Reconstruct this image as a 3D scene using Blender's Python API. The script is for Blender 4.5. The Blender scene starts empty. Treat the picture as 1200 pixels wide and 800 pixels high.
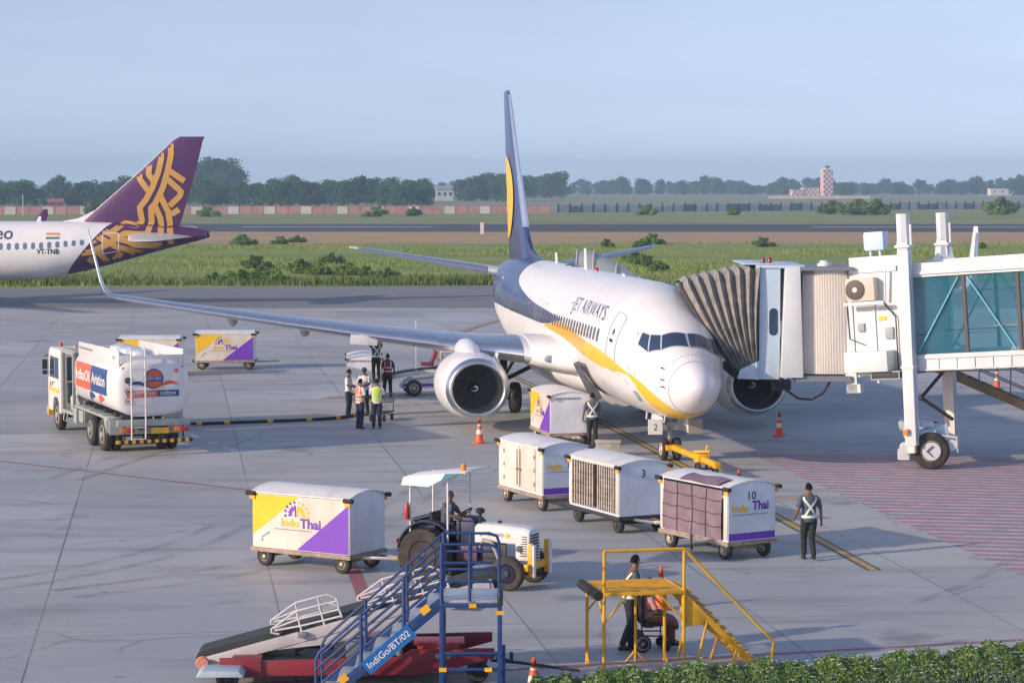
import bpy, bmesh, math, random
import numpy as np
from mathutils import Vector, Matrix
R = math.radians
random.seed(7)
SC = bpy.context.scene
COL = SC.collection

# ------------------------------------------------------------------ camera
cd = bpy.data.cameras.new('camera'); cam = bpy.data.objects.new('camera', cd); COL.objects.link(cam)
cam.location = (0, 0, 8.37)
cam.rotation_euler = (math.pi/2 - 0.0665, 0, 0)
cd.sensor_width = 36.0; cd.lens = 36.0*2750/1200
cd.clip_start = 0.5; cd.clip_end = 20000
SC.camera = cam

# ------------------------------------------------------------------ light
SUN_EL, SUN_AZ = 19.0, 241.2           # azimuth clockwise from +Y
w = bpy.data.worlds.new('World'); SC.world = w; w.use_nodes = True
nt = w.node_tree
bg = nt.nodes['Background']
sky = nt.nodes.new('ShaderNodeTexSky'); sky.sky_type = 'NISHITA'
sky.sun_disc = False; sky.sun_elevation = R(SUN_EL); sky.sun_rotation = R(SUN_AZ)
sky.altitude = 50; sky.air_density = 1.2; sky.dust_density = 0.6; sky.ozone_density = 5.0
def wn(kind): return nt.nodes.new('ShaderNode'+kind)
tcw = wn('TexCoord'); mpw = wn('Mapping'); mpw.inputs['Scale'].default_value = (1, 1, .8); mpw.inputs['Location'].default_value = (0, 0, .16)   # even, hazy band above the horizon
nt.links.new(tcw.outputs['Generated'], mpw.inputs[0]); nt.links.new(mpw.outputs[0], sky.inputs[0])
tint = wn('Mix'); tint.data_type = 'RGBA'; tint.blend_type = 'MULTIPLY'; tint.inputs[0].default_value = 1; tint.inputs[7].default_value = (1.37, .885, .745, 1)   # hazy lavender morning
nt.links.new(sky.outputs[0], tint.inputs[6])
mpn = wn('Mapping'); mpn.inputs['Scale'].default_value = (1, 1, 7); nt.links.new(tcw.outputs['Generated'], mpn.inputs[0])
nzw = wn('TexNoise'); nzw.inputs['Scale'].default_value = 5; nzw.inputs['Detail'].default_value = 5; nt.links.new(mpn.outputs[0], nzw.inputs['Vector'])
mrw = wn('MapRange'); mrw.inputs[1].default_value = .3; mrw.inputs[2].default_value = .7; mrw.inputs[3].default_value = .95; mrw.inputs[4].default_value = 1.05   # faint uneven haze
nt.links.new(nzw.outputs['Fac'], mrw.inputs[0])
unev = wn('VectorMath'); unev.operation = 'SCALE'; nt.links.new(tint.outputs[2], unev.inputs[0]); nt.links.new(mrw.outputs[0], unev.inputs['Scale']); nt.links.new(unev.outputs[0], bg.inputs[0])
bg.inputs[1].default_value = 0.15
sd = bpy.data.lights.new('sun', 'SUN'); so = bpy.data.objects.new('sun', sd); COL.objects.link(so)
sd.energy = 2.3; sd.angle = R(0.9); sd.color = (1.0, 0.80, 0.60)
az = R(SUN_AZ); el = R(SUN_EL)
sdir = Vector((math.sin(az)*math.cos(el), math.cos(az)*math.cos(el), math.sin(el)))
so.rotation_euler = sdir.to_track_quat('Z', 'Y').to_euler()
so.location = (-60, -40, 60)
vs = SC.view_settings
vs.view_transform = 'Standard'; vs.look = 'None'; vs.gamma = 1; vs.exposure = 0.9
vs.use_curve_mapping = False
SC.render.engine = 'CYCLES'

# ------------------------------------------------------------------ materials
MATS = {}
def M(name, col, rough=.5, metal=0.0, var=0.0, scale=3.0, bump=0.0, dirt=0.0, coat=0.0, spec=None, emit=0.0, alpha=1.0, trans=0.0, col2=None):
    if name in MATS: return MATS[name]
    m = bpy.data.materials.new(name); m.use_nodes = True
    n = m.node_tree.nodes; l = m.node_tree.links
    p = n['Principled BSDF']
    p.inputs['Base Color'].default_value = (*col, 1)
    p.inputs['Roughness'].default_value = rough
    p.inputs['Metallic'].default_value = metal
    if coat: p.inputs['Coat Weight'].default_value = coat; p.inputs['Coat Roughness'].default_value = .15
    if spec is not None: p.inputs['Specular IOR Level'].default_value = spec
    if alpha < 1: p.inputs['Alpha'].default_value = alpha
    if trans: p.inputs['Transmission Weight'].default_value = trans
    if emit: p.inputs['Emission Color'].default_value = (*col, 1); p.inputs['Emission Strength'].default_value = emit
    if var or bump or dirt or col2:
        tc = n.new('ShaderNodeTexCoord')
        nz = n.new('ShaderNodeTexNoise'); nz.inputs['Scale'].default_value = scale; nz.inputs['Detail'].default_value = 6
        l.new(tc.outputs['Object'], nz.inputs['Vector'])
        cur = None
        if var or col2:
            mx = n.new('ShaderNodeMix'); mx.data_type = 'RGBA'
            if col2: a, b = col, col2
            else: a = tuple(c*(1-var) for c in col); b = tuple(min(1, c*(1+var)) for c in col)
            mx.inputs[6].default_value = (*a, 1); mx.inputs[7].default_value = (*b, 1)
            mr = n.new('ShaderNodeMapRange'); mr.inputs[1].default_value = .3; mr.inputs[2].default_value = .7
            l.new(nz.outputs['Fac'], mr.inputs[0]); l.new(mr.outputs[0], mx.inputs[0])
            cur = mx.outputs[2]
        if dirt:
            n2 = n.new('ShaderNodeTexNoise'); n2.inputs['Scale'].default_value = scale*.6; n2.inputs['Detail'].default_value = 9; n2.inputs['Roughness'].default_value = .7
            mp = n.new('ShaderNodeMapping'); mp.inputs['Scale'].default_value = (1, 1, .35); l.new(tc.outputs['Object'], mp.inputs[0]); l.new(mp.outputs[0], n2.inputs['Vector'])
            r2 = n.new('ShaderNodeMapRange'); r2.inputs[1].default_value = .48; r2.inputs[2].default_value = .75; r2.inputs[4].default_value = dirt
            l.new(n2.outputs['Fac'], r2.inputs[0])
            m2 = n.new('ShaderNodeMix'); m2.data_type = 'RGBA'
            m2.inputs[6].default_value = (*col, 1); m2.inputs[7].default_value = (.16, .115, .075, 1)
            if cur: l.new(cur, m2.inputs[6])
            l.new(r2.outputs[0], m2.inputs[0]); cur = m2.outputs[2]
        if cur: l.new(cur, p.inputs['Base Color'])
        if bump:
            bp = n.new('ShaderNodeBump'); bp.inputs['Strength'].default_value = bump; bp.inputs['Distance'].default_value = .02
            l.new(nz.outputs['Fac'], bp.inputs['Height']); l.new(bp.outputs[0], p.inputs['Normal'])
    MATS[name] = m
    return m

# ------------------------------------------------------------------ mesh builder
SPLIT = {'junction_box', 'cross_bar', 'drain_mast', 'diagonal_strut', 'strut', 'drive_motor', 'curtain', 'post', 'guard_pad', 'rotunda_plate', 'side_frame', 'stringer', 'hinge', 'stair_stringer', 'stair_foot', 'clamp', 'tail_lamp', 'foot', 'yellow_tape', 'door_mark', 'bumper_stay', 'locker', 'vent', 'canopy_side', 'mid_lamp'}
class MB:
    def __init__(s, T=None): s.v = []; s.f = []; s.m = []; s.T = T
    def add(s, vs, fs, m=0):
        o = len(s.v)
        if s.T is not None: vs = [s.T @ Vector(v) for v in vs]
        s.v += [tuple(v) for v in vs]
        for f in fs: s.f.append(tuple(i+o for i in f)); s.m.append(m)
    def box(s, c, d, rot=None, m=0):
        x, y, z = d[0]/2, d[1]/2, d[2]/2
        vs = [Vector(q) for q in [(-x,-y,-z),(x,-y,-z),(x,y,-z),(-x,y,-z),(-x,-y,z),(x,-y,z),(x,y,z),(-x,y,z)]]
        if rot is not None:
            if not isinstance(rot, Matrix): rot = Matrix.Rotation(rot, 3, 'Z')
            vs = [rot @ q for q in vs]
        c = Vector(c)
        s.add([q+c for q in vs], [(0,3,2,1),(4,5,6,7),(0,1,5,4),(1,2,6,5),(2,3,7,6),(3,0,4,7)], m)
    def bb(s, a, b, m=0):
        s.box([(a[i]+b[i])/2 for i in range(3)], [abs(b[i]-a[i]) for i in range(3)], None, m)
    def bar(s, p, q, w, h, m=0, up=(0,0,1)):
        p = Vector(p); q = Vector(q); d = q-p; L = d.length; x = d.normalized(); u = Vector(up)
        if abs(x.dot(u)) > .98: u = Vector((1,0,0))
        y = u.cross(x).normalized(); z = x.cross(y)
        rot = Matrix((x, y, z)).transposed()
        s.box((p+q)/2, (L, w, h), rot, m)
    def tube(s, pts, r, n=8, m=0, cap=True):
        pts = [Vector(p) for p in pts]; k = len(pts)
        rr = r if isinstance(r, (list, tuple)) else [r]*k
        vs = []; fs = []; prev = None
        for i in range(k):
            if i == 0: t = pts[1]-pts[0]
            elif i == k-1: t = pts[-1]-pts[-2]
            else: t = (pts[i+1]-pts[i]).normalized()+(pts[i]-pts[i-1]).normalized()
            t = t.normalized() if t.length > 1e-9 else Vector((0,0,1))
            if prev is None:
                a = Vector((0,0,1)) if abs(t.z) < .9 else Vector((1,0,0))
                u = t.cross(a).normalized()
            else:
                u = (prev - t*prev.dot(t)); u = u.normalized() if u.length > 1e-6 else t.orthogonal().normalized()
            prev = u; wv = t.cross(u)
            for j in range(n):
                a = 2*math.pi*j/n
                vs.append(pts[i]+(u*math.cos(a)+wv*math.sin(a))*rr[i])
        for i in range(k-1):
            for j in range(n):
                fs.append((i*n+j, i*n+(j+1) % n, (i+1)*n+(j+1) % n, (i+1)*n+j))
        if cap: fs.append(tuple(range(n-1, -1, -1))); fs.append(tuple((k-1)*n+j for j in range(n)))
        s.add(vs, fs, m)
    def lathe(s, prof, o=(0,0,0), ax=(0,0,1), n=24, m=0, ref=None, close=False):
        # prof: (radius, height along axis)
        o = Vector(o); ax = Vector(ax).normalized()
        u = Vector(ref) if ref else (Vector((0,0,1)) if abs(ax.z) < .9 else Vector((1,0,0)))
        u = (u-ax*u.dot(ax)).normalized(); wv = ax.cross(u)
        vs = []; fs = []
        for (r, h) in prof:
            for j in range(n):
                a = 2*math.pi*j/n
                vs.append(o+ax*h+(u*math.cos(a)+wv*math.sin(a))*r)
        k = len(prof)
        for i in range(k-1):
            for j in range(n):
                fs.append((i*n+j, i*n+(j+1) % n, (i+1)*n+(j+1) % n, (i+1)*n+j))
        if prof[0][0] > 1e-6 and not close: fs.append(tuple(range(n-1, -1, -1)))
        if prof[-1][0] > 1e-6 and not close: fs.append(tuple((k-1)*n+j for j in range(n)))
        s.add(vs, fs, m)
    def cyl(s, p, q, r, n=16, m=0):
        p = Vector(p); q = Vector(q); s.lathe([(r, 0), (r, (q-p).length)], p, q-p, n, m)
    def ball(s, c, r, n=12, m=0, sc=(1,1,1)):
        k = max(6, n//2); vs = []; fs = []
        for i in range(k+1):
            t = math.pi*i/k
            for j in range(n):
                a = 2*math.pi*j/n
                vs.append((c[0]+r*sc[0]*math.sin(t)*math.cos(a), c[1]+r*sc[1]*math.sin(t)*math.sin(a), c[2]+r*sc[2]*math.cos(t)))
        for i in range(k):
            for j in range(n): fs.append((i*n+j, (i+1)*n+j, (i+1)*n+(j+1) % n, i*n+(j+1) % n))
        s.add(vs, fs, m)
    def grid(s, fn, nu, nv, m=0):
        vs = [fn(i/nu, j/nv) for i in range(nu+1) for j in range(nv+1)]; W = nv+1
        s.add(vs, [(i*W+j, (i+1)*W+j, (i+1)*W+j+1, i*W+j+1) for i in range(nu) for j in range(nv)], m)
    def loft(s, rings, m=0, cap=True, closed=True):
        n = len(rings[0]); vs = [v for r in rings for v in r]; fs = []
        for i in range(len(rings)-1):
            for j in range(n if closed else n-1):
                fs.append((i*n+j, i*n+(j+1) % n, (i+1)*n+(j+1) % n, (i+1)*n+j))
        if cap: fs.append(tuple(range(n-1, -1, -1))); fs.append(tuple((len(rings)-1)*n+j for j in range(n)))
        s.add(vs, fs, m)
    def prism(s, poly, fn, d0, d1, m=0):
        # poly 2D points, fn(a,b,d)->3D
        n = len(poly); vs = [fn(a, b, d0) for a, b in poly]+[fn(a, b, d1) for a, b in poly]
        s.add(vs, [tuple(range(n-1, -1, -1)), tuple(range(n, 2*n))]+[(i, (i+1) % n, n+(i+1) % n, n+i) for i in range(n)], m)
    def poly(s, pts, m=0): s.add(pts, [tuple(range(len(pts)))], m)
    def islands(s):
        par = list(range(len(s.v)))
        def root(a):
            while par[a] != a: par[a] = par[par[a]]; a = par[a]
            return a
        for f in s.f:
            r0 = root(f[0])
            for k in f[1:]: par[root(k)] = r0
        by = {}
        for f, m in zip(s.f, s.m): by.setdefault(root(f[0]), []).append((f, m))
        out = []
        for fl in by.values():
            b = MB(); ix = {}
            for f, m in fl:
                for k in f:
                    if k not in ix: ix[k] = len(b.v); b.v.append(s.v[k])
                b.f.append(tuple(ix[k] for k in f)); b.m.append(m)
            out.append(b)
        return out
    def build(s, name, mats, parent=None, smooth=40, bevel=0, doubles=0):
        if name in SPLIT:                      # parts whose loose pieces are parts of their own
            isl = s.islands()
            if len(isl) > 1: return [b._build(name, mats, parent, smooth, bevel, doubles) for b in isl][0]
        return s._build(name, mats, parent, smooth, bevel, doubles)
    def _build(s, name, mats, parent=None, smooth=40, bevel=0, doubles=0):
        me = bpy.data.meshes.new(name); me.from_pydata(s.v, [], s.f)
        if not isinstance(mats, (list, tuple)): mats = [mats]
        for m in mats: me.materials.append(m)
        me.polygons.foreach_set('material_index', s.m)
        bm = bmesh.new(); bm.from_mesh(me)
        if doubles: bmesh.ops.remove_doubles(bm, verts=bm.verts, dist=doubles)
        bmesh.ops.dissolve_degenerate(bm, dist=1e-5, edges=bm.edges)
        bmesh.ops.recalc_face_normals(bm, faces=bm.faces)
        if bevel:
            ed = [e for e in bm.edges if len(e.link_faces) == 2 and e.calc_face_angle(0) > R(35)]
            bmesh.ops.bevel(bm, geom=ed, offset=bevel, segments=2, affect='EDGES', clamp_overlap=True, profile=.6)
        bm.to_mesh(me); bm.free()
        if smooth:
            me.polygons.foreach_set('use_smooth', [True]*len(me.polygons)); me.set_sharp_from_angle(angle=R(smooth))
        o = bpy.data.objects.new(name, me); COL.objects.link(o)
        if parent: o.parent = parent
        return o

def tag(o, label=None, cat=None, group=None, kind=None):
    if label: o['label'] = label
    if cat: o['category'] = cat
    if group: o['group'] = group
    if kind: o['kind'] = kind
    return o
def thing(name, label, cat, loc=(0,0,0), rz=0, group=None):
    o = bpy.data.objects.new(name, None); COL.objects.link(o)
    o.empty_display_size = .3; o.location = loc; o.rotation_euler = (0, 0, rz)
    return tag(o, label, cat, group)
def copy_tree(o, parent=None):
    c = o.copy(); COL.objects.link(c)
    if parent: c.parent = parent
    for ch in list(o.children): copy_tree(ch, c)
    return c
def struct(mb, name, m, **k): return tag(mb.build(name, m, None, **k), kind='structure')

_tc = {}
def text2d(s, size=1.0, bold=0.0, shear=0.0, space=1.0):
    key = (s, bold, shear, space)
    if key not in _tc:
        cu = bpy.data.curves.new('t', 'FONT'); cu.body = s; cu.size = 1; cu.offset = bold; cu.shear = shear; cu.space_character = space
        cu.resolution_u = 3; cu.fill_mode = 'FRONT'
        ob = bpy.data.objects.new('t', cu); COL.objects.link(ob)
        dg = bpy.context.evaluated_depsgraph_get(); dg.update()
        me = ob.evaluated_get(dg).to_mesh()
        vs = [(v.co.x, v.co.y) for v in me.vertices]; fs = [tuple(p.vertices) for p in me.polygons]
        ob.evaluated_get(dg).to_mesh_clear()
        bpy.data.objects.remove(ob); bpy.data.curves.remove(cu)
        _tc[key] = (vs, fs)
    vs, fs = _tc[key]
    if not vs: return [], [], 0, 0
    x0 = min(a for a, b in vs); x1 = max(a for a, b in vs); y1 = max(b for a, b in vs)
    return [((a-x0)*size, b*size) for a, b in vs], fs, (x1-x0)*size, y1*size
def put_text(mb, s, fn, width=None, height=None, m=0, bold=0.0, shear=0.0, center=False, space=1.0):
    vs, fs, W, H_ = text2d(s, 1.0, bold, shear, space)
    if not vs: return
    if height and not width: k = height/.72; kx = ky = k
    elif width and not height: kx = ky = width/W
    elif width and height: kx = width/W; ky = height/.72
    else: kx = ky = 1
    off = -W*kx/2 if center else 0
    mb.add([fn(a*kx+off, b*ky) for a, b in vs], fs, m)

# common materials
WHITE = M('white_paint', (.74,.74,.73), .42, var=.06, scale=2, dirt=.28)
AIRW = M('aircraft_white', (.80,.80,.79), .3, var=.035, scale=.9, dirt=.07, coat=.25)
NAVY = M('navy_livery', (.022,.046,.155), .3, coat=.3, var=.06, scale=1)
YEL = M('yellow_livery', (.88,.56,.015), .35, coat=.2)
ORA = M('orange_livery', (.86,.40,.02), .35, coat=.2)
CHROME = M('polished_metal', (.70,.71,.73), .33, 1.0, var=.06, scale=4)
WINGG = M('wing_grey', (.62,.66,.71), .38, .12, var=.08, scale=.8)
BLACK = M('black_rubber', (.022,.022,.024), .75, var=.25, scale=9)
TYRE = M('tyre_rubber', (.035,.032,.03), .85, var=.35, scale=6, dirt=.5)
DARK = M('dark_metal', (.05,.05,.055), .55, .3, var=.2, scale=5)
STEEL = M('steel', (.38,.39,.40), .4, .8, var=.15, scale=6)
GLASSD = M('dark_glass', (.03,.06,.11), .06, spec=.8)
YPAINT = M('yellow_paint', (.80,.42,.012), .45, var=.08, scale=3, dirt=.35)
PURPLE = M('purple_vinyl', (.17,.045,.47), .42, var=.06, dirt=.08)
CYEL = M('yellow_vinyl', (.86,.54,.015), .42, var=.06, dirt=.08)
RIMW = M('cream_rim', (.60,.55,.44), .5, var=.1, dirt=.4, scale=8)
RED = M('red_paint', (.25,.022,.035), .45, var=.12, scale=2, dirt=.3)
BLUEP = M('blue_paint', (.007,.044,.165), .45, var=.2, scale=5, dirt=.2)
BLACKT = M('black_ink', (.02,.02,.025), .5)
CONEO = M('cone_orange', (.80,.13,.02), .5, var=.1, scale=5, dirt=.25)
CONEW = M('cone_white', (.75,.74,.70), .5)
# ================================================================== SETTING
def sheet(name, poly, z, m):
    b = MB(); b.poly([(x, y, z) for x, y in poly]); return struct(b, name, m, smooth=0)
def nodes_of(name):
    m = bpy.data.materials.new(name); m.use_nodes = True
    n = m.node_tree.nodes; l = m.node_tree.links; p = n['Principled BSDF']
    tc = n.new('ShaderNodeTexCoord')
    return m, n, l, p, tc
def noise(n, l, vec, scale, detail=6, rough=.6, sc=None, rot=0):
    if sc:
        mp = n.new('ShaderNodeMapping'); mp.inputs['Scale'].default_value = sc; mp.inputs['Rotation'].default_value = (0, 0, rot); l.new(vec, mp.inputs[0]); vec = mp.outputs[0]
    z = n.new('ShaderNodeTexNoise'); z.inputs['Scale'].default_value = scale; z.inputs['Detail'].default_value = detail; z.inputs['Roughness'].default_value = rough
    l.new(vec, z.inputs['Vector']); return z.outputs['Fac']
def rng(n, l, v, a, b, c=0, d=1):
    r = n.new('ShaderNodeMapRange'); r.inputs[1].default_value = a; r.inputs[2].default_value = b; r.inputs[3].default_value = c; r.inputs[4].default_value = d
    l.new(v, r.inputs[0]); return r.outputs[0]
def mixc(n, l, f, a, b, mode='MIX'):
    x = n.new('ShaderNodeMix'); x.data_type = 'RGBA'; x.blend_type = mode
    for i, q in ((6, a), (7, b)):
        if isinstance(q, tuple): x.inputs[i].default_value = (*q, 1)
        else: l.new(q, x.inputs[i])
    if isinstance(f, (int, float)): x.inputs[0].default_value = f
    else: l.new(f, x.inputs[0])
    return x.outputs[2]

def apron_mat():
    m, n, l, p, tc = nodes_of('apron_concrete')
    mp = n.new('ShaderNodeMapping'); mp.inputs['Rotation'].default_value = (0, 0, -R(8.2)); mp.inputs['Location'].default_value = (2.61, -2.35, 0)
    l.new(tc.outputs['Object'], mp.inputs[0])
    bk = n.new('ShaderNodeTexBrick'); bk.offset = 0; bk.squash = 1
    bk.inputs['Scale'].default_value = 1; bk.inputs['Brick Width'].default_value = 4.6; bk.inputs['Row Height'].default_value = 5.2
    bk.inputs['Mortar Size'].default_value = .021; bk.inputs['Mortar Smooth'].default_value = .3; bk.inputs['Bias'].default_value = 0
    bk.inputs['Color1'].default_value = (.37,.40,.41, 1); bk.inputs['Color2'].default_value = (.47,.50,.505, 1); bk.inputs['Mortar'].default_value = (.10,.10,.105, 1)
    l.new(mp.outputs[0], bk.inputs[0])
    c = bk.outputs['Color']
    big = noise(n, l, tc.outputs['Object'], .06, 6, .6)
    c = mixc(n, l, rng(n, l, big, .38, .66, 0, .75), c, (.29,.315,.34))
    warm = noise(n, l, tc.outputs['Object'], .11, 5, .6, (1, .7, 1))
    c = mixc(n, l, rng(n, l, warm, .45, .66, 0, .7), c, (.50,.455,.42))
    st = noise(n, l, tc.outputs['Object'], .5, 8, .65, (.35, 1.6, 1), .1)
    c = mixc(n, l, rng(n, l, st, .5, .70, 0, .62), c, (.19,.19,.20))
    oil = noise(n, l, tc.outputs['Object'], .33, 3, .5)
    c = mixc(n, l, rng(n, l, oil, .64, .74, 0, .6), c, (.10,.10,.11))
    vo = n.new('ShaderNodeTexVoronoi'); vo.feature = 'DISTANCE_TO_EDGE'; vo.inputs['Scale'].default_value = .16
    wrp = n.new('ShaderNodeTexNoise'); wrp.inputs['Scale'].default_value = .8; wrp.inputs['Detail'].default_value = 6; l.new(tc.outputs['Object'], wrp.inputs['Vector'])
    wa = n.new('ShaderNodeMix'); wa.data_type = 'RGBA'; wa.blend_type = 'ADD'; wa.inputs[0].default_value = .9; l.new(tc.outputs['Object'], wa.inputs[6]); l.new(wrp.outputs['Color'], wa.inputs[7]); l.new(wa.outputs[2], vo.inputs['Vector'])
    ck = rng(n, l, vo.outputs['Distance'], .0, .012, .5, 0)
    mk = n.new('ShaderNodeMath'); mk.operation = 'MULTIPLY'; l.new(ck, mk.inputs[0]); l.new(rng(n, l, noise(n, l, tc.outputs['Object'], .09, 3, .5), .5, .6, 0, 1), mk.inputs[1])
    c = mixc(n, l, mk.outputs[0], c, (.11,.11,.115))      # hairline cracks in some slabs
    drip = noise(n, l, tc.outputs['Object'], 1.7, 2, .5)
    c = mixc(n, l, rng(n, l, drip, .72, .78, 0, .5), c, (.10,.10,.105))
    fine = noise(n, l, tc.outputs['Object'], 9, 8, .75)
    c = mixc(n, l, rng(n, l, fine, .3, .7, .12, 0), c, (.08,.08,.085))
    l.new(c, p.inputs['Base Color']); p.inputs['Roughness'].default_value = .62
    rr = rng(n, l, big, .3, .7, .5, .75); l.new(rr, p.inputs['Roughness'])
    bp = n.new('ShaderNodeBump'); bp.inputs['Strength'].default_value = .12; bp.inputs['Distance'].default_value = .01; l.new(fine, bp.inputs['Height']); l.new(bp.outputs[0], p.inputs['Normal'])
    return m
def patchy(name, cols, s1, s2, rough=.9, stretch=(1, 1, 1), bump=0):
    m, n, l, p, tc = nodes_of(name)
    a = noise(n, l, tc.outputs['Object'], s1, 8, .65, stretch)
    b = noise(n, l, tc.outputs['Object'], s2, 8, .7, stretch)
    c = mixc(n, l, rng(n, l, a, .35, .65), cols[0], cols[1])
    c = mixc(n, l, rng(n, l, b, .45, .7), c, cols[2])
    l.new(c, p.inputs['Base Color']); p.inputs['Roughness'].default_value = rough
    return m

GRASS = patchy('field_grass', [(.17,.25,.038), (.30,.335,.062), (.09,.165,.028)], .05, .35, stretch=(.5, 1.4, 1))
GRASS2 = patchy('mown_grass', [(.20,.235,.06), (.27,.265,.09), (.15,.195,.05)], .02, .12, stretch=(.35, 1.5, 1))
DRY = patchy('dry_grass', [(.47,.31,.16), (.40,.27,.13), (.26,.235,.085)], .04, .14, stretch=(.4, 1.6, 1))
FARF = patchy('far_field', [(.22,.24,.12), (.27,.26,.17), (.17,.20,.10)], .006, .03, stretch=(.25, 1.6, 1))
ASPH = patchy('asphalt', [(.20,.20,.205), (.165,.168,.178), (.245,.24,.235)], .03, .3, .75, (.4, 1.5, 1))
ASPH2 = patchy('runway_asphalt', [(.05,.055,.065), (.04,.045,.052), (.065,.068,.075)], .03, .3, .7, (.3, 1.5, 1))

sheet('ground', [(-4000, -300), (4000, -300), (4000, 4000), (-4000, 4000)], -.02, FARF)
sheet('apron', [(-170, -60), (170, -60), (170, 160), (-170, 160)], 0, apron_mat())
sheet('apron_shoulder', [(-170, 160), (170, 160), (170, 204), (40, 202), (-20, 193), (-170, 182)], 0.0, ASPH)
sheet('grass_field', [(-400, 178), (-170, 182), (-20, 193), (40, 202), (170, 204), (400, 206), (400, 352), (-400, 352)], -.012, GRASS)
sheet('dry_grass_strip', [(-500, 340), (500, 330), (500, 420), (-500, 436)], -.004, DRY)
sheet('runway', [(-700, 436), (700, 406), (700, 490), (-700, 522)], .004, ASPH2)
sheet('runway_verge', [(-900, 519), (900, 486), (900, 850), (-900, 700)], -.008, GRASS2)
b = MB()
for x0, x1 in ((-54, -16), (-150, -95), (60, 120)):
    y = 468; b.poly([(x0, y-x0*.021, .008), (x1, y-x1*.021, .008), (x1, y+4-x1*.021, .008), (x0, y+4-x0*.021, .008)])
struct(b, 'runway_marking', M('worn_white_line', (.6,.6,.58), .7, var=.2, scale=.4), smooth=0)

# painted lines on the apron
def worn(name, col, amt=.5, scale=2.5):
    m, n, l, p, tc = nodes_of(name)
    a = noise(n, l, tc.outputs['Object'], scale, 8, .7)
    c = mixc(n, l, rng(n, l, a, .42, .66, 0, amt), col, (.2,.195,.2))
    l.new(c, p.inputs['Base Color']); p.inputs['Roughness'].default_value = .65
    return m
PINK = worn('worn_red_line', (.34,.10,.12), .75)
YLINE = worn('yellow_line', (.50,.33,.07), .5)
BLKL = worn('black_line_border', (.06,.06,.065), .5)
HATCH = worn('hatch_red', (.44,.22,.285), .55, 1.2)
HATCHW = worn('hatch_white', (.50,.49,.53), .6, 1.5)
def ribbon2(pts, w, z):
    b = MB(); P = [Vector((x, y)) for x, y in pts]; vs = []
    for i, p in enumerate(P):
        t = (P[min(i+1, len(P)-1)]-P[max(i-1, 0)]).normalized(); nn = Vector((-t.y, t.x))*w/2
        vs += [(p.x+nn.x, p.y+nn.y, z), (p.x-nn.x, p.y-nn.y, z)]
    b.add(vs, [(2*i, 2*i+1, 2*i+3, 2*i+2) for i in range(len(P)-1)]); return b
def line(name, pts, w, z, m): return struct(ribbon2(pts, w, z), name, m, smooth=0)
line('red_line', [(-24, 77), (-15.58, 70.99), (-7.03, 64.0), (-5.4, 62.3)], .14, .004, PINK)
line('red_line', [(-4.0, 54.5), (-3.42, 50.46), (-3.07, 47.8), (-2.7, 44.5), (-2.45, 41)], .30, .004, PINK)
line('red_line', [(-6, 38.6), (-.74, 39.99), (2.5, 40.95), (8.29, 42.56), (9.6, 42.9)], .16, .004, PINK)
# lead-in line with black borders
lead = [(7.9, 50.69), (6.64, 59.47), (5.3, 68.5), (4.2, 76), (2.9, 84.5), (1.3, 95), (-.4, 106), (-1.9, 116)]
line('lead_in_line', lead, .34, .004, BLKL)
line('lead_in_line', lead, .18, .008, YLINE)
arc = []
for i in range(15):
    t = i/14; arc.append((-.8-2.6*math.sin(t*1.57)-.6*t, 108+38*t+6*t*t))
arc = [(-.6,146),(-2.2,138),(-3.4,130),(-3.9,122),(-3.6,114),(-2.4,106.5)]
line('taxi_line', arc, .42, .004, BLKL); line('taxi_line', arc, .24, .008, YLINE)
line('stop_line', [(5.5, 62.2), (8.3, 62.6)], .25, .004, YLINE)
line('taxi_line', [(-40, 150), (-2, 127), (20, 119)], .2, .004, YLINE)
# hatched keep-clear area of red and white lines
b = MB(); da = Vector((.151, -.9885)); do = Vector((7.4, 73.2)); hd = Vector((.985, -.172))
k = 0; t = 0
while t < 26:
    p = do+da*t; q = p+hd*(15.5)
    off = da*.30
    b.poly([(p.x, p.y, .004), (q.x, q.y, .004), (q.x+off.x, q.y+off.y, .004), (p.x+off.x, p.y+off.y, .004)], 0)
    o2 = da*.31; o3 = da*.60
    b.poly([(p.x+o2.x, p.y+o2.y, .004), (q.x+o2.x, q.y+o2.y, .004), (q.x+o3.x, q.y+o3.y, .004), (p.x+o3.x, p.y+o3.y, .004)], 1)
    t += .66
struct(b, 'hatched_marking', [HATCH, HATCHW], smooth=0)
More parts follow.
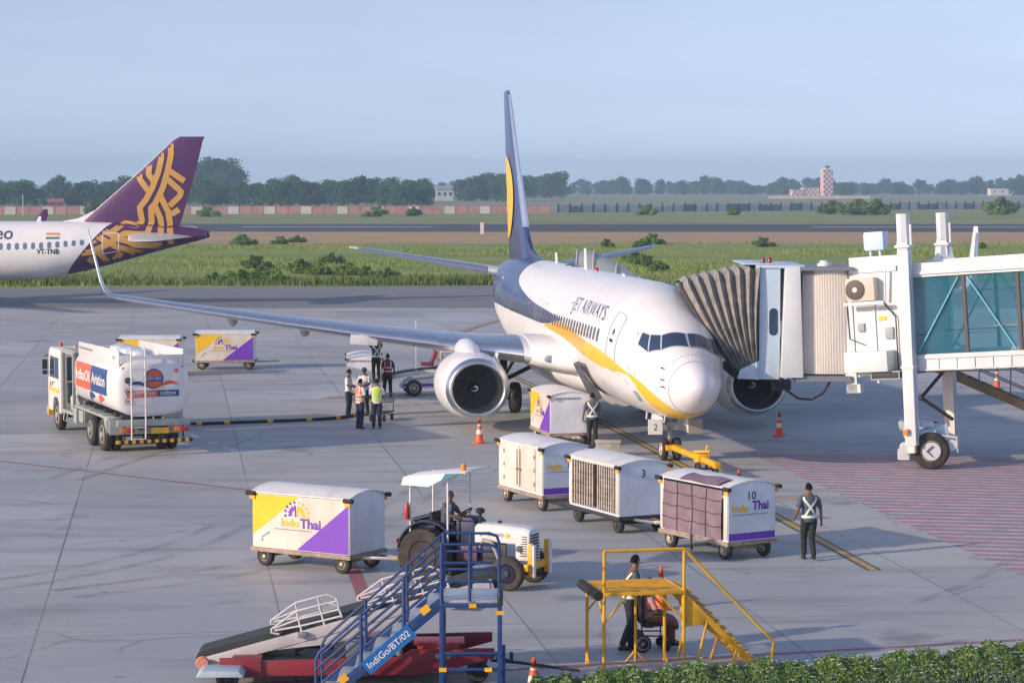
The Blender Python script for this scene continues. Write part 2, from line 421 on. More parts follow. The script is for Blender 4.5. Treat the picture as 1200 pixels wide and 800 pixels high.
# tyre marks: broken dark bands on the concrete
def skid_mat():
    m, n, l, p, tc = nodes_of('tyre_mark_rubber')
    p.inputs['Base Color'].default_value = (.07,.068,.07, 1); p.inputs['Roughness'].default_value = .7
    a = noise(n, l, tc.outputs['Object'], .5, 8, .7)
    l.new(rng(n, l, a, .40, .75, 0, .36), p.inputs['Alpha']); return m
SK = skid_mat()
def arcpts(c, r, a0, a1, n=24): return [(c[0]+r*math.cos(R(a0+(a1-a0)*i/n)), c[1]+r*math.sin(R(a0+(a1-a0)*i/n))) for i in range(n+1)]
for i, pts in enumerate([
    [(-14, 47.5), (-11, 49.2), (-9.2, 51.6), (-7.9, 54.6), (-7.3, 58)],
    [(-13.4, 46.6), (-10.4, 48.3), (-8.6, 50.7), (-7.2, 53.8), (-6.5, 57.5)],
    [(-9.5, 48.1), (-7, 50.2), (-5.2, 53), (-4.0, 56.5), (-3.3, 61), (-2.6, 66)],
    [(-8.9, 47.3), (-6.3, 49.3), (-4.5, 52.2), (-3.3, 55.8), (-2.5, 60.5), (-1.8, 66)],
    [(-13.2, 66.5), (-12.6, 70.5), (-12.1, 74)], [(-12.3, 66.2), (-11.6, 70.3), (-11.0, 73.6)],
    [(8, 46.5), (10, 49.5), (12, 54)],
    [(-16, 96), (-6, 100), (6, 107), (16, 118)], [(-16, 99), (-6, 103), (6, 110), (16, 121)],
    [(14, 72), (17, 69.5), (21, 68)], [(14.5, 71), (17.5, 68.5), (21, 67)]]):
    # smooth
    P = [Vector(p) for p in pts]
    for _ in range(3):
        Q = [P[0]]
        for a_, b_ in zip(P[:-1], P[1:]): Q += [a_*.75+b_*.25, a_*.25+b_*.75]
        Q.append(P[-1]); P = Q
    line('tyre_mark', [(p.x, p.y) for p in P], .26, .012+.0006*i, SK)

# ------------------------------------------------------------------ haze
hz = MB(); hz.bb((-4100, -400, -1.2), (4100, 4100, 48))
hm = bpy.data.materials.new('haze_air'); hm.use_nodes = True
hn = hm.node_tree.nodes; hl = hm.node_tree.links
for q in list(hn):
    if q.type != 'OUTPUT_MATERIAL': hn.remove(q)
pv = hn.new('ShaderNodeVolumePrincipled'); pv.inputs['Density'].default_value = .00030; pv.inputs['Color'].default_value = (.52,.76,1.0,1); pv.inputs['Anisotropy'].default_value = 0.0
hl.new(pv.outputs[0], hn['Material Output'].inputs['Volume'])
ho = hz.build('haze', hm, None, smooth=0); tag(ho, kind='stuff')

# ------------------------------------------------------------------ vegetation
rs = np.random.RandomState(3)
def leaf_mat(name, c1, c2):
    m, n, l, p, tc = nodes_of(name)
    oi = n.new('ShaderNodeObjectInfo')
    a = noise(n, l, tc.outputs['Object'], .35, 3, .5)
    c = mixc(n, l, rng(n, l, a, .3, .7), c1, c2)
    hs = n.new('ShaderNodeHueSaturation'); l.new(c, hs.inputs['Color'])
    l.new(rng(n, l, oi.outputs['Random'], 0, 1, .75, 1.25), hs.inputs['Value'])
    l.new(hs.outputs[0], p.inputs['Base Color']); p.inputs['Roughness'].default_value = .7
    p.inputs['Specular IOR Level'].default_value = .2
    return m
LEAF = leaf_mat('tree_leaves', (.022,.078,.02), (.045,.125,.032))
LEAFP = leaf_mat('pale_tree_leaves', (.06,.085,.025), (.10,.125,.04))
BUSHL = leaf_mat('bush_leaves', (.10,.185,.04), (.16,.25,.06))
BARK = M('bark', (.09,.07,.05), .9, var=.2, scale=3)
def leaf_cloud(centers, radii, per, size, seed, flat=1.0):
    r = np.random.RandomState(seed); b = MB()
    for c, rad in zip(centers, radii):
        for _ in range(per):
            d = r.normal(size=3); d /= np.linalg.norm(d); rr = rad*(.55+.5*r.rand()**.6)
            p = np.array(c)+d*rr*np.array([1, 1, flat])
            nn = d+r.normal(size=3)*.6; nn /= np.linalg.norm(nn)
            u = np.cross(nn, r.normal(size=3)); u /= np.linalg.norm(u); v = np.cross(nn, u)
            s = size*(.6+.8*r.rand())
            b.add([p+u*s, p+v*s*.7, p-u*s, p-v*s*.7], [(0, 1, 2, 3)])
    return b
def make_tree(label, h, wd, seed, leaf, group, per=75, nb=34, size=.5, name='tree', round_=.85):
    r = random.Random(seed); t = thing(name, label, 'tree', (0, 0, 0), 0, group)
    cs = []; rd = []
    tr = MB(); tr.tube([(0, 0, -.1), (.05*h*.1, 0, h*.25), (0, .02*h, h*.55), (0, 0, h*.85)], [h*.03, h*.024, h*.016, h*.004], 7)
    for i in range(nb):
        a = r.uniform(0, 6.28); zz = r.uniform(.16, .92); rr = wd/2*math.sqrt(max(.05, 1-((zz-.5)/.5)**2))*r.uniform(.25, .85)
        c = (rr*math.cos(a), rr*math.sin(a), h*zz); cs.append(c); rd.append(r.uniform(.13, .24)*wd*(1.15-.4*abs(zz-.5)))
        tr.tube([(0, 0, h*max(.1, zz-.3)), (c[0]*.5, c[1]*.5, h*(zz-.1)), c], [h*.011, h*.008, h*.003], 5)
    tr.build('trunk', BARK, t)
    leaf_cloud(cs, rd, per, size, seed, round_).build('crown', leaf, t, smooth=0)
    return t
TREEG = 'broadleaf trees beyond the boundary wall'
FARG = 'hazy distant trees along the horizon'
protos = [make_tree('dark green broadleaf tree in the belt beyond the boundary wall', h, wd, sd, lf, TREEG) for h, wd, sd, lf in
          [(13, 13, 1, LEAF), (12, 15, 2, LEAF), (15, 12, 3, LEAF), (11, 11, 4, LEAFP), (14, 16, 5, LEAF)]]
used = set()
def put_tree(k, x, y, sc, label=None, group=None, rz=None):
    o = protos[k] if k not in used else copy_tree(protos[k]); used.add(k)
    o.location = (x, y, -.05); o.scale = (sc*random.uniform(.9, 1.15), sc, sc*random.uniform(.9, 1.1)); o.rotation_euler = (0, 0, random.uniform(0, 6.28) if rz is None else rz)
    if label: o['label'] = label
    if group: o['group'] = group
    return o
def pxX(px, y): return (px-600)*y/2750
# left belt at about 950-1050 m : (px, height scale)
for px, sc, k in [(-12,.95,0),(6,.9,1),(24,1.0,4),(40,.85,0),(58,.9,1),(68,1.05,2),(84,.8,3),(98,1.0,0),(114,.9,4),(130,.95,1),(146,1.0,0),(160,.9,4),(176,.8,3),(190,.95,1),(206,1.0,0),
                  (222,1.05,4),(238,1.1,0),(252,1.05,1),(268,.9,3),(284,1.0,4),(300,1.0,0),(316,.95,1),(332,1.05,0),(345,.9,3),(358,1.0,1),(374,.85,3),(388,1.1,4),(404,1.0,0),(420,1.05,2),(436,1.0,4),(452,1.05,0),(468,1.0,1),(482,1.05,4),(496,1.0,0)]:
    Y = random.uniform(900, 1010); put_tree(k, pxX(px, Y), Y, sc*.72)
for px in range(-8, 500, 22):
    Y = random.uniform(1060, 1180); put_tree(random.choice([0, 1, 4]), pxX(px+random.uniform(-6, 6), Y), Y, random.uniform(.72, .9))
for px, sc in [(228,1.15),(240,1.35),(252,1.45),(264,1.4),(276,1.25)]:   # taller clump behind
    Y = 1290; put_tree(4, pxX(px, Y), Y, sc, 'taller bluish tree rising behind the belt near the purple tail', 'tall trees behind the purple tail')
for px, sc in [(545,1.0),(557,1.1),(570,1.1),(583,1.05),(596,1.1),(608,1.0)]:
    Y = random.uniform(1180, 1260); put_tree(random.choice([0, 1, 4]), pxX(px, Y), Y, sc*.98, 'dark hazy tree standing behind the navy tail fin', 'trees behind the navy tail fin')
for px, sc in [(622,.95),(634,1.0),(646,1.05),(656,.95)]:
    Y = random.uniform(1450, 1550); put_tree(random.choice([0, 1, 4]), pxX(px, Y), Y, sc*1.1, 'hazy tree between the navy tail fin and the start of the palisade', 'trees past the navy tail fin')
for px in list(range(496, 560, 11))+list(range(655, 1215, 6)):
    Y = random.uniform(1950, 2300); put_tree(random.choice([0, 1, 2, 4]), pxX(px+random.uniform(-4, 4), Y), Y, random.choice([.6, .7, .8, .95])*random.uniform(.95, 1.15), 'pale blue hazy tree on the far horizon', FARG)
for px, sc in [(985,.85),(993,.9),(1187,1.1),(1197,1.15)]:
    Y = 1850; put_tree(0, pxX(px, Y), Y, sc, 'grey green tree beside the chequered tower' if px < 1100 else 'grey green tree at the right end of the far field', 'trees beside the tower' if px < 1100 else 'trees at the right end of the far field')

# shrubs in the grass
def make_bush(label, seed, wd, h, per, group, size=.11):
    r = random.Random(seed); t = thing('shrub', label, 'shrub', (0, 0, 0), 0, group)
    cs = []; rd = []; st = MB()
    for i in range(14):
        a = r.uniform(0, 6.28); rr = wd/2*r.uniform(.05, .8); z = h*r.uniform(.25, .72)*(1-.45*rr/(wd/2))
        cs.append((rr*math.cos(a), rr*math.sin(a), z)); rd.append(h*r.uniform(.2, .34))
        st.tube([(rr*.2*math.cos(a), rr*.2*math.sin(a), 0), cs[-1]], [.03, .012], 5)
    for i in range(5):
        a = r.uniform(0, 6.28); rr = wd/2*r.uniform(0, .4); z = h*r.uniform(.7, .95); cs.append((rr*math.cos(a), rr*math.sin(a), z)); rd.append(h*r.uniform(.08, .16))
    st.build('stem', BARK, t); leaf_cloud(cs, rd, per, size, seed, .9).build('foliage', BUSHL, t, smooth=0)
    return t
BG = 'shrubs in the tall grass'
bp_ = [make_bush('leafy green shrub growing in the tall grass beyond the apron', 11+i, 3+.8*i, 1.7+.25*i, 130, BG) for i in range(3)]
ub = set()
def put_bush(k, px, py, sc, label=None, group=None):
    o = bp_[k] if k not in ub else copy_tree(bp_[k]); ub.add(k)
    Y = 8.37*2750/(py-217.0); o.location = (pxX(px, Y), Y, -.1); o.scale = (sc*1.15, sc, sc*.8); o.rotation_euler = (0, 0, random.uniform(0, 6.28))
    if label: o['label'] = label; o['group'] = group
for k, px, py, sc in [(2,286,287,.9),(1,330,286,.8),(0,350,284,.8),(1,298,314,.9),(2,306,327,.8),(2,322,331,.75),(1,285,331,.8),(1,268,330,.7),(2,352,320,.85),(1,375,322,.8),(0,390,309,.9),(2,410,322,.7),(1,430,324,.7),(0,452,325,.7),
                      (1,765,286,1.05),(0,752,290,.9),(1,712,290,.8),(1,893,289,.9),(2,745,308,.8),(1,757,312,.8),(0,772,318,.8),(1,1150,291,.6),(0,250,329,.6)]:
    put_bush(k, px, py, sc)
for k, px, py, sc, lb in [(2,973,251,2.3,'round dark bush on the verge in front of the grey palisade'),(2,1003,252,2.6,'wide dark bush on the verge in front of the grey palisade'),(2,1026,252,2.6,'wide dark bush on the verge in front of the grey palisade'),(2,1172,252,2.9,'dark bush alone on the verge at the far end of the palisade'),
                          (1,112,254,2.6,'low bush in front of the red and white wall'),(1,242,254,1.9,'low bush in front of the red and white wall'),(1,442,254,1.9,'low bush in front of the red and white wall'),(0,485,253,1.8,'low bush in front of the red and white wall'),(0,757,252,2.2,'low bush in front of the grey palisade'),(0,860,252,1.8,'low bush in front of the grey palisade')]:
    put_bush(k, px, py, sc, lb, 'bushes on the runway verge')

# tall grass: one uncountable mass of blades
def grass_mass(name, n, yfun, hmin, hmax, m, seed, clump):
    r = np.random.RandomState(seed)
    y = np.array([yfun(r) for _ in range(n)]); x = (r.rand(n)*2-1)*(.235*y+6)
    dens = np.sin(x*.13+np.sin(y*.07)*2)+np.sin(y*.11+x*.031)+r.normal(size=n)*.7
    keep = dens > -.4; x = x[keep]; y = y[keep]; dens = dens[keep]; k = len(x)
    blades = 5; N = k*blades
    X = np.repeat(x, blades)+r.normal(size=N)*clump; Yv = np.repeat(y, blades)+r.normal(size=N)*clump
    Hh = (hmin+(hmax-hmin)*r.rand(N))*(.7+.25*np.clip(np.repeat(dens, blades), 0, 2)); W = Hh*.13
    a = r.rand(N)*math.pi; lean = r.normal(size=(N, 2))*.25
    V = np.zeros((N, 3, 3))
    V[:, 0] = np.c_[X-np.cos(a)*W, Yv-np.sin(a)*W, np.full(N, -.05)]; V[:, 1] = np.c_[X+np.cos(a)*W, Yv+np.sin(a)*W, np.full(N, -.05)]
    V[:, 2] = np.c_[X+lean[:, 0]*Hh, Yv+lean[:, 1]*Hh, Hh]
    me = bpy.data.meshes.new(name); me.from_pydata(V.reshape(-1, 3).tolist(), [], np.arange(N*3).reshape(-1, 3).tolist()); me.materials.append(m)
    o = bpy.data.objects.new(name, me); COL.objects.link(o); return o
GB = patchy('grass_blades', [(.18,.265,.04), (.30,.34,.065), (.11,.19,.03)], .06, .25)
GB2 = patchy('edge_grass_blades', [(.075,.135,.03), (.12,.175,.04), (.19,.19,.06)], .09, .4)
def edge_y(r): return 192+r.rand()*150
tag(grass_mass('tall_grass', 17000, edge_y, .15, .42, GB, 1, .5), 'tall green grass covering the field beyond the apron', 'grass', kind='stuff')
b = grass_mass('edge_grass', 7000, lambda r: 196+abs(r.normal())*9, .2, .75, GB2, 2, .7)
tag(b, 'rank overgrown grass along the apron edge', 'grass', kind='stuff')
# trim blades that stand on the paving (apron edge slopes)
for nm in ('tall_grass', 'edge_grass'):
    me = bpy.data.objects[nm].data; bm = bmesh.new(); bm.from_mesh(me)
    def edge(x): return np.interp(x, [-170, -20, 40, 170], [182, 193, 202, 204])
    dl = [f for f in bm.faces if f.calc_center_median().y < edge(f.calc_center_median().x)+.6]
    bmesh.ops.delete(bm, geom=dl, context='FACES'); bm.to_mesh(me); bm.free()

# ------------------------------------------------------------------ far walls, tower, houses
RW = M('brick_red_panel', (.50,.27,.24), .8, var=.2, scale=.3); WW = M('white_panel', (.66,.62,.58), .8, var=.12, scale=.3)
wl = thing('boundary_wall', 'long low boundary wall in alternating red and white panels', 'wall', (-190, 662, 0), math.atan2(34, 200))
b = MB(); L = math.hypot(201, 34); n_ = 58
for i in range(n_):
    x0 = i*L/n_; x1 = (i+1)*L/n_; rr = random.random()
    b.bb((x0, 0, -.3), (x1-.01, .3, 2.2), 1 if i % 3 == 1 else 0)
b.build('wall_panel', [RW, WW], wl, smooth=0)
b = MB()
for i in range(n_+1): b.bb((i*L/n_-.14, -.08, -.3), (i*L/n_+.14, -.003, 2.32))
b.bb((0, -.05, 2.203), (L, .35, 2.33)); b.build('coping', M('wall_coping', (.4,.25,.22), .8), wl, smooth=0)
GP = M('grey_concrete_post', (.12,.125,.14), .8, var=.2, scale=.4); WP = M('whitewashed_panel', (.50,.53,.56), .8, var=.2, scale=.4); GPD = M('grey_panel', (.2,.21,.23), .8, var=.2, scale=.4)
pl = thing('palisade_fence', 'grey palisade fence with pale and dark panels beyond the runway', 'fence', (14, 716, 0), math.atan2(140, 190))
b = MB(); L = math.hypot(215, 158); n_ = 58
for i in range(n_):
    x0 = i*L/n_; x1 = (i+1)*L/n_; b.bb((x0, .05, -.3), (x1, .2, random.choice([1.7, 2.0, 2.3])), random.choice([0, 0, 1]))
b.build('panel', [WP, GPD], pl, smooth=0)
b = MB()
for i in range(n_+1): b.bb((i*L/n_-.35, -.15, -.3), (i*L/n_+.35, .045, 2.7))
b.build('post', GP, pl, smooth=0)
# chequered tower
def chequer(name, c1, c2, s):
    m, n, l, p, tc = nodes_of(name); ck = n.new('ShaderNodeTexChecker'); ck.inputs['Scale'].default_value = 1/s
    mp = n.new('ShaderNodeMapping'); mp.inputs['Location'].default_value = (.13, .17, .11); l.new(tc.outputs['Object'], mp.inputs[0]); l.new(mp.outputs[0], ck.inputs[0])
    ck.inputs[1].default_value = (*c1, 1); ck.inputs[2].default_value = (*c2, 1); l.new(ck.outputs[0], p.inputs['Base Color']); p.inputs['Roughness'].default_value = .7; return m
CK = chequer('chequer_paint', (.56,.12,.10), (.76,.74,.72), 2.05)
tw = thing('control_tower', 'tall red and white chequered tower on the far field', 'tower', (251.5, 1880, 0), R(12))
b = MB(); b.bb((-4, -4, -.5), (4, 4, 20.2)); b.build('shaft', CK, tw, smooth=0)
b = MB(); b.bb((-4.3, -4.3, 20.203), (4.3, 4.3, 20.8)); b.bb((-2.2, -2.2, 20.8), (2.2, 2.2, 22)); b.build('parapet', WW, tw, smooth=0)
b = MB(); b.bb((-1, -1, 22.003), (2.4, 1, 23.6)); b.tube([(.5, 0, 23.6), (.5, 0, 25.5)], .12, 6); b.build('radar_scanner', DARK, tw, smooth=0)
bl = thing('equipment_building', 'low red and white chequered building beside the tower', 'building', (236, 1884, 0), R(12))
CK2 = chequer('chequer_paint_small', (.56,.12,.10), (.76,.74,.72), 1.9)
b = MB(); b.bb((-13, -3.5, -.5), (-4, 3.5, 4.3)); b.bb((-4, -3, -.5), (9.5, 3.5, 5.8)); b.build('wall', CK2, bl, smooth=0)
b = MB(); b.bb((-13.3, -3.8, 4.303), (-4.2, 3.8, 4.7)); b.bb((-4.3, -3.3, 5.803), (9.8, 3.8, 6.2)); b.build('roof', WW, bl, smooth=0)
fw = thing('low_wall', 'long pale low wall in front of the chequered tower', 'wall', (157, 1440, 0), R(3))
b = MB(); b.bb((0, 0, -.3), (63, .6, 1.5)); b.build('wall_panel', M('cream_wall', (.58,.48,.38), .8, var=.15, scale=.2), fw, smooth=0)
b = MB(); b.bb((-.1, -.1, 1.503), (63.1, .7, 1.75)); b.build('coping', WW, fw, smooth=0)
def house(label, x, y, wd, h, dp, wall, roofm, rz=0.1, gable=True):
    t = thing('house', label, 'house', (x, y, 0), rz)
    b = MB(); b.bb((-wd/2, -dp/2, -.5), (wd/2, dp/2, h)); b.build('wall', wall, t, smooth=0)
    b = MB()
    if gable: b.prism([(-dp/2-.5, h+.003), (dp/2+.5, h+.003), (0, h+dp*.3)], lambda a, z, d: (d, a, z), -wd/2-.5, wd/2+.5)
    else: b.bb((-wd/2-.3, -dp/2-.3, h+.003), (wd/2+.3, dp/2+.3, h+.5))
    b.build('roof', roofm, t, smooth=0)
    for i in range(3):
        b = MB(); xx = -wd/2+wd*(i+.5)/3; b.bb((xx-.7, -dp/2-.06, h*.45), (xx+.7, -dp/2-.003, h*.75)); b.build('window', GLASSD, t, smooth=0)
CRM = M('pale_render', (.50,.49,.49), .8, var=.1, scale=.2); GRF = M('grey_roof', (.30,.31,.34), .7, var=.1, scale=.2); RRF = M('red_roof', (.34,.12,.08), .8, var=.15, scale=.2)
house('pale grey house between the tree belts beside the navy fin', pxX(521, 1250), 1250, 9, 6, 7, CRM, GRF, gable=True)
house('tiny reddish shed under the trees behind the nose side of the purple tail', pxX(66, 860), 860, 5, 2.2, 4, RRF, RRF)
house('small pale house showing between trees behind the boundary wall', pxX(332, 915), 915, 8, 3.6, 6, CRM, GRF)
house('small white flat roofed house standing alone before the far treeline', pxX(1172, 1900), 1900, 20, 5, 9, WW, WW, gable=False)
if 0: house('small red roofed hut beside the end of the boundary wall', pxX(626, 900), 900, 9, 3, 6, RRF, RRF)
# far mounds
b = MB()
for cx, cy, rx, h in [(-320, 1900, 160, 30)]:
    pass
# runway marker and pole
mk = thing('runway_marker', 'short white marker post in the dry grass beside the runway', 'post', (pxX(565, 395), 395, 0))
b = MB(); b.bb((-.3, -.15, -.1), (.3, .15, 2.1)); b.build('board', WW, mk, smooth=0, bevel=.03)
b = MB(); b.bb((-.5, -.4, -.1), (.5, .4, .12)); b.build('base', GPD, mk, smooth=0)
pole = thing('pole', 'thin grey pole standing on the grass behind the purple tailed airliner', 'pole', (pxX(28, 640), 640, 0))
b = MB(); b.tube([(0, 0, 0), (0, 0, 5.4)], [.14, .09], 8); b.build('shaft', STEEL, pole)
b = MB(); b.ball((0, 0, 5.5), .22, 8); b.build('lamp', M('pole_cap', (.5,.35,.3), .6), pole)
# ================================================================== WHITE AND NAVY AIRLINER
class Fus:
    def __init__(s, ST): s.A = np.array(ST)
    def sec(s, x): return [float(np.interp(x, s.A[:, 0], s.A[:, k])) for k in (1, 2, 3)]
    def p(s, x, phi, off=0.0):
        zt, zb, hw = s.sec(x); zc = zb+.48*(zt-zb); c = math.cos(phi); sn = math.sin(phi); h = (zt-zc) if c > 0 else (zc-zb)
        v = Vector((x, hw*sn, zc+h*c))
        if off:
            nn = Vector((0, sn/max(hw, .05), c/max(h, .05))).normalized()
            e = .15; z2, b2, h2 = s.sec(min(x+e, s.A[-1, 0])); z1, b1, h1 = s.sec(max(0, x-e))
            slope = ((h2-h1)*abs(sn)+((z2-z1) if c > 0 else (b1-b2))*abs(c))/(2*e)
            nn = (nn+Vector((-max(-.2, min(1.5, slope)), 0, 0))).normalized()
            v += nn*off
        return v
ST737 = [(0,2.53,2.53,.0),(.012,2.63,2.44,.10),(.04,2.70,2.37,.18),(.09,2.79,2.27,.27),(.15,2.86,2.20,.34),(.27,2.97,2.08,.44),(.4,3.06,1.98,.53),(.6,3.16,1.87,.625),(.8,3.25,1.77,.71),(1.0,3.34,1.70,.79),(1.2,3.42,1.64,.86),(1.4,3.485,1.585,.925),(1.6,3.55,1.54,.99),(1.8,3.64,1.51,1.05),(2.05,3.80,1.47,1.12),(2.35,4.02,1.43,1.20),(2.8,4.28,1.39,1.32),(3.4,4.58,1.35,1.46),(4,4.82,1.33,1.58),(4.5,4.97,1.32,1.66),(5,5.10,1.31,1.73),(5.5,5.19,1.303,1.78),(6,5.27,1.30,1.82),(6.5,5.31,1.30,1.85),(7,5.34,1.30,1.87),(7.6,5.34,1.30,1.88),(9,5.34,1.30,1.88),(12,5.34,1.30,1.88),(16,5.34,1.30,1.88),(20,5.34,1.30,1.88),(24,5.34,1.30,1.88),(26,5.34,1.38,1.88),(28,5.34,1.65,1.84),(30,5.34,2.05,1.72),(32,5.31,2.55,1.5),(34,5.25,3.08,1.2),(36,5.14,3.6,.85),(37.4,5.03,4.0,.5),(38.02,4.9,4.3,.25)]
F7 = Fus(ST737)
TH = .1488
jet = thing('airliner', 'white twin-engine airliner with navy tail and yellow band parked nose-in at the jet bridge', 'aeroplane', (5.42, 67.28, 0), math.pi/2+TH)
def J2W(p):
    a, b, c = p; return Vector((5.42-a*math.sin(TH)-b*math.cos(TH), 67.28+a*math.cos(TH)-b*math.sin(TH), c))
def fus_mesh(F, name, mat, parent, n=48):
    b = MB(); sts = list(F.A[1:, 0])
    xs = []
    for a, c in zip(sts[:-1], sts[1:]):
        k = max(1, int((c-a)/.8)); xs += [a+(c-a)*i/k for i in range(k)]
    xs.append(sts[-1])
    rings = [[F.p(x, 2*math.pi*j/n) for j in range(n)] for x in xs]
    b.loft(rings, cap=False)
    tip = F.p(0, 0); vs = [tip]+rings[0]; b.add(vs, [(0, 1+(j+1) % n, 1+j) for j in range(n)])
    end = rings[-1]; b.add(end, [tuple(range(n))])
    return b.build(name, mat, parent, smooth=60, doubles=.0005)
fus = fus_mesh(F7, 'fuselage', AIRW, jet, 64)
def chaik(P, k=2):
    P = [np.array(p, float) for p in P]
    for _ in range(k):
        Q = [P[0]]
        for a, b in zip(P[:-1], P[1:]): Q += [a*.75+b*.25, a*.25+b*.75]
        Q.append(P[-1]); P = Q
    return P
def resamp(P, n, byx=False):
    P = np.array(P, float)
    if byx: t = P[:, 0]
    else: t = np.r_[0, np.cumsum(np.linalg.norm(np.diff(P, axis=0)*np.array([1, 1.9]), axis=1))]
    if t[-1] < t[0]: P = P[::-1]; t = t[::-1]
    q = np.linspace(t[0], t[-1], n); return np.c_[np.interp(q, t, P[:, 0]), np.interp(q, t, P[:, 1])]
def strip(F, U, L, n, m, off, mir=False, mi=0, byx=False, mb=None):
    b = mb or MB(); U = resamp(chaik(U), n+1, byx); L = resamp(chaik(L), n+1, byx); sg = -1 if mir else 1
    b.grid(lambda u, v: F.p(U[int(round(u*n))][0]*(1-v)+L[int(round(u*n))][0]*v, sg*(U[int(round(u*n))][1]*(1-v)+L[int(round(u*n))][1]*v), off), n, m, mi)
    return b
blU = [(13.2,1.30),(14.6,1.267),(16.55,1.229),(20.1,1.164),(23.2,1.017),(25.3,.88),(26.4,.66),(27.2,.28),(27.9,.0),(30,0),(34,0),(38,0)]
blL = [(13.2,1.315),(16.3,1.475),(19.2,1.467),(22.6,1.448),(26.5,1.44),(29.3,1.54),(31,1.75),(34,2.5),(36,3.0),(38,3.14)]
b = MB()
for mir in (False, True): strip(F7, blU, blL, 90, 22, .009, mir, 0, True, b)
b.build('navy_band', NAVY, fus, smooth=60)
yU = [(16.3,1.478),(13.37,1.321),(11.5,1.385),(9.61,1.461),(6.65,1.54),(5.2,1.57),(4.2,1.63),(3.3,1.69)]
yL = [(16.3,1.495),(14,1.54),(11.83,1.583),(8.75,1.738),(6.19,1.82),(5.2,1.81),(4.2,1.76),(3.3,1.71)]
yU2 = [(3.5,1.68),(2.94,1.665),(1.89,1.80),(1.45,2.05),(1.2,2.35),(1.05,2.77),(1.0,3.15)]
yL2 = [(3.5,1.70),(3.05,1.80),(2.69,2.06),(2.5,2.3),(2.35,2.53),(2.2,2.85),(2.15,3.15)]
b = MB()
for mir in (False, True):
    strip(F7, yU, yL, 60, 8, .012, mir, 0, True, b)
    strip(F7, yU2, yL2, 40, 8, .012, mir, 1, False, b)
for i, f in enumerate(b.f):   # the band shifts from orange aft to yellow ahead
    if b.m[i] == 0 and sum(b.v[k][0] for k in f)/len(f) < 8.3: b.m[i] = 1
b.build('yellow_band', [ORA, YEL], fus, smooth=60)
def patch(F, corners, off, b, m=0, n=6):
    # corners (s,phi) order: tl, tr, br, bl
    tl, tr, br, bl_ = [np.array(c) for c in corners]
    b.grid(lambda u, v: F.p(*((tl*(1-u)+tr*u)*(1-v)+(bl_*(1-u)+br*u)*v), off), n, n, m)
def ribbon_s(F, pts, wd, off, b, m=0, closed=False):
    P = [np.array(p, float) for p in pts]
    if closed: P.append(P[0])
    Q = []
    for a, c in zip(P[:-1], P[1:]):
        k = max(1, int(np.linalg.norm((c-a)*[1, 1.9])/.15)); Q += [a+(c-a)*i/k for i in range(k)]
    Q.append(P[-1]); vs = []
    for i, q in enumerate(Q):
        t = (Q[min(i+1, len(Q)-1)]-Q[max(i-1, 0)])*np.array([1, 1.9])
        if closed and i in (0, len(Q)-1): t = (Q[1]-Q[-2])*np.array([1, 1.9])
        t = t/np.linalg.norm(t); nn = np.array([-t[1], t[0]/1.0])/np.array([1, 1.9])*wd/2
        vs += [F.p(*(q+nn), off), F.p(*(q-nn), off)]
    b.add(vs, [(2*i, 2*i+1, 2*i+3, 2*i+2) for i in range(len(Q)-1)], m)
def rrect(s0, s1, f0, f1, r=.12, k=4):
    out = []; ry = r/1.9
    for (cs, cf, a0) in ((s1-r, f1-ry, 0), (s0+r, f1-ry, 90), (s0+r, f0+ry, 180), (s1-r, f0+ry, 270)):
        for i in range(k+1):
            a = R(a0+90*i/k); out.append((cs+r*math.cos(a), cf+ry*math.sin(a)))
    return out
def fill(F, poly, off, b, m=0):
    c = np.mean(np.array(poly), axis=0); vs = []; K = 4; n = len(poly)
    for k in range(K+1):
        for q in poly: vs.append(F.p(*(c+(np.array(q)-c)*k/K), off))
    b.add(vs, [(k*n+i, k*n+(i+1) % n, (k+1)*n+(i+1) % n, (k+1)*n+i) for k in range(K) for i in range(n)], m)
LINEG = M('panel_seam', (.46,.47,.49), .6)
CG = M('cockpit_glass', (.025,.05,.10), .05, spec=.9)
CABG = M('cabin_glass', (.10,.11,.13), .15, spec=.7)
FRAMEW = M('window_frame_grey', (.55,.57,.60), .4)
win = [[(2.28,.022),(2.47,.575),(2.01,.755),(1.70,.022)], [(2.485,.595),(2.79,.785),(2.37,1.065),(2.03,.78)], [(2.81,.80),(3.18,.885),(3.06,1.13),(2.40,1.085)]]
for q in win:
    for sg in (1, -1):
        b = MB(); patch(F7, [(a, sg*c-.07) for a, c in q], .014, b); wo = b.build('cockpit_window', CG, fus, smooth=60)
        b = MB(); ribbon_s(F7, [(a, sg*c-.07) for a, c in q], .028, .018, b, closed=True); b.build('frame', FRAMEW, wo, smooth=60)
# radome seam
b = MB(); ribbon_s(F7, [(.88-.08*math.cos(i*math.pi/20), i*math.pi/20*1.0) for i in range(41)], .022, .015, b); b.build('radome_seam', LINEG, fus, smooth=60)
b = MB()
for i in range(13):
    a = (i-6)*.12; q = F7.p(1.16, a, .005); q2 = F7.p(1.22, a, .014); b.bar(q, q2, .02, .02)
b.build('rivet_row', LINEG, fus)
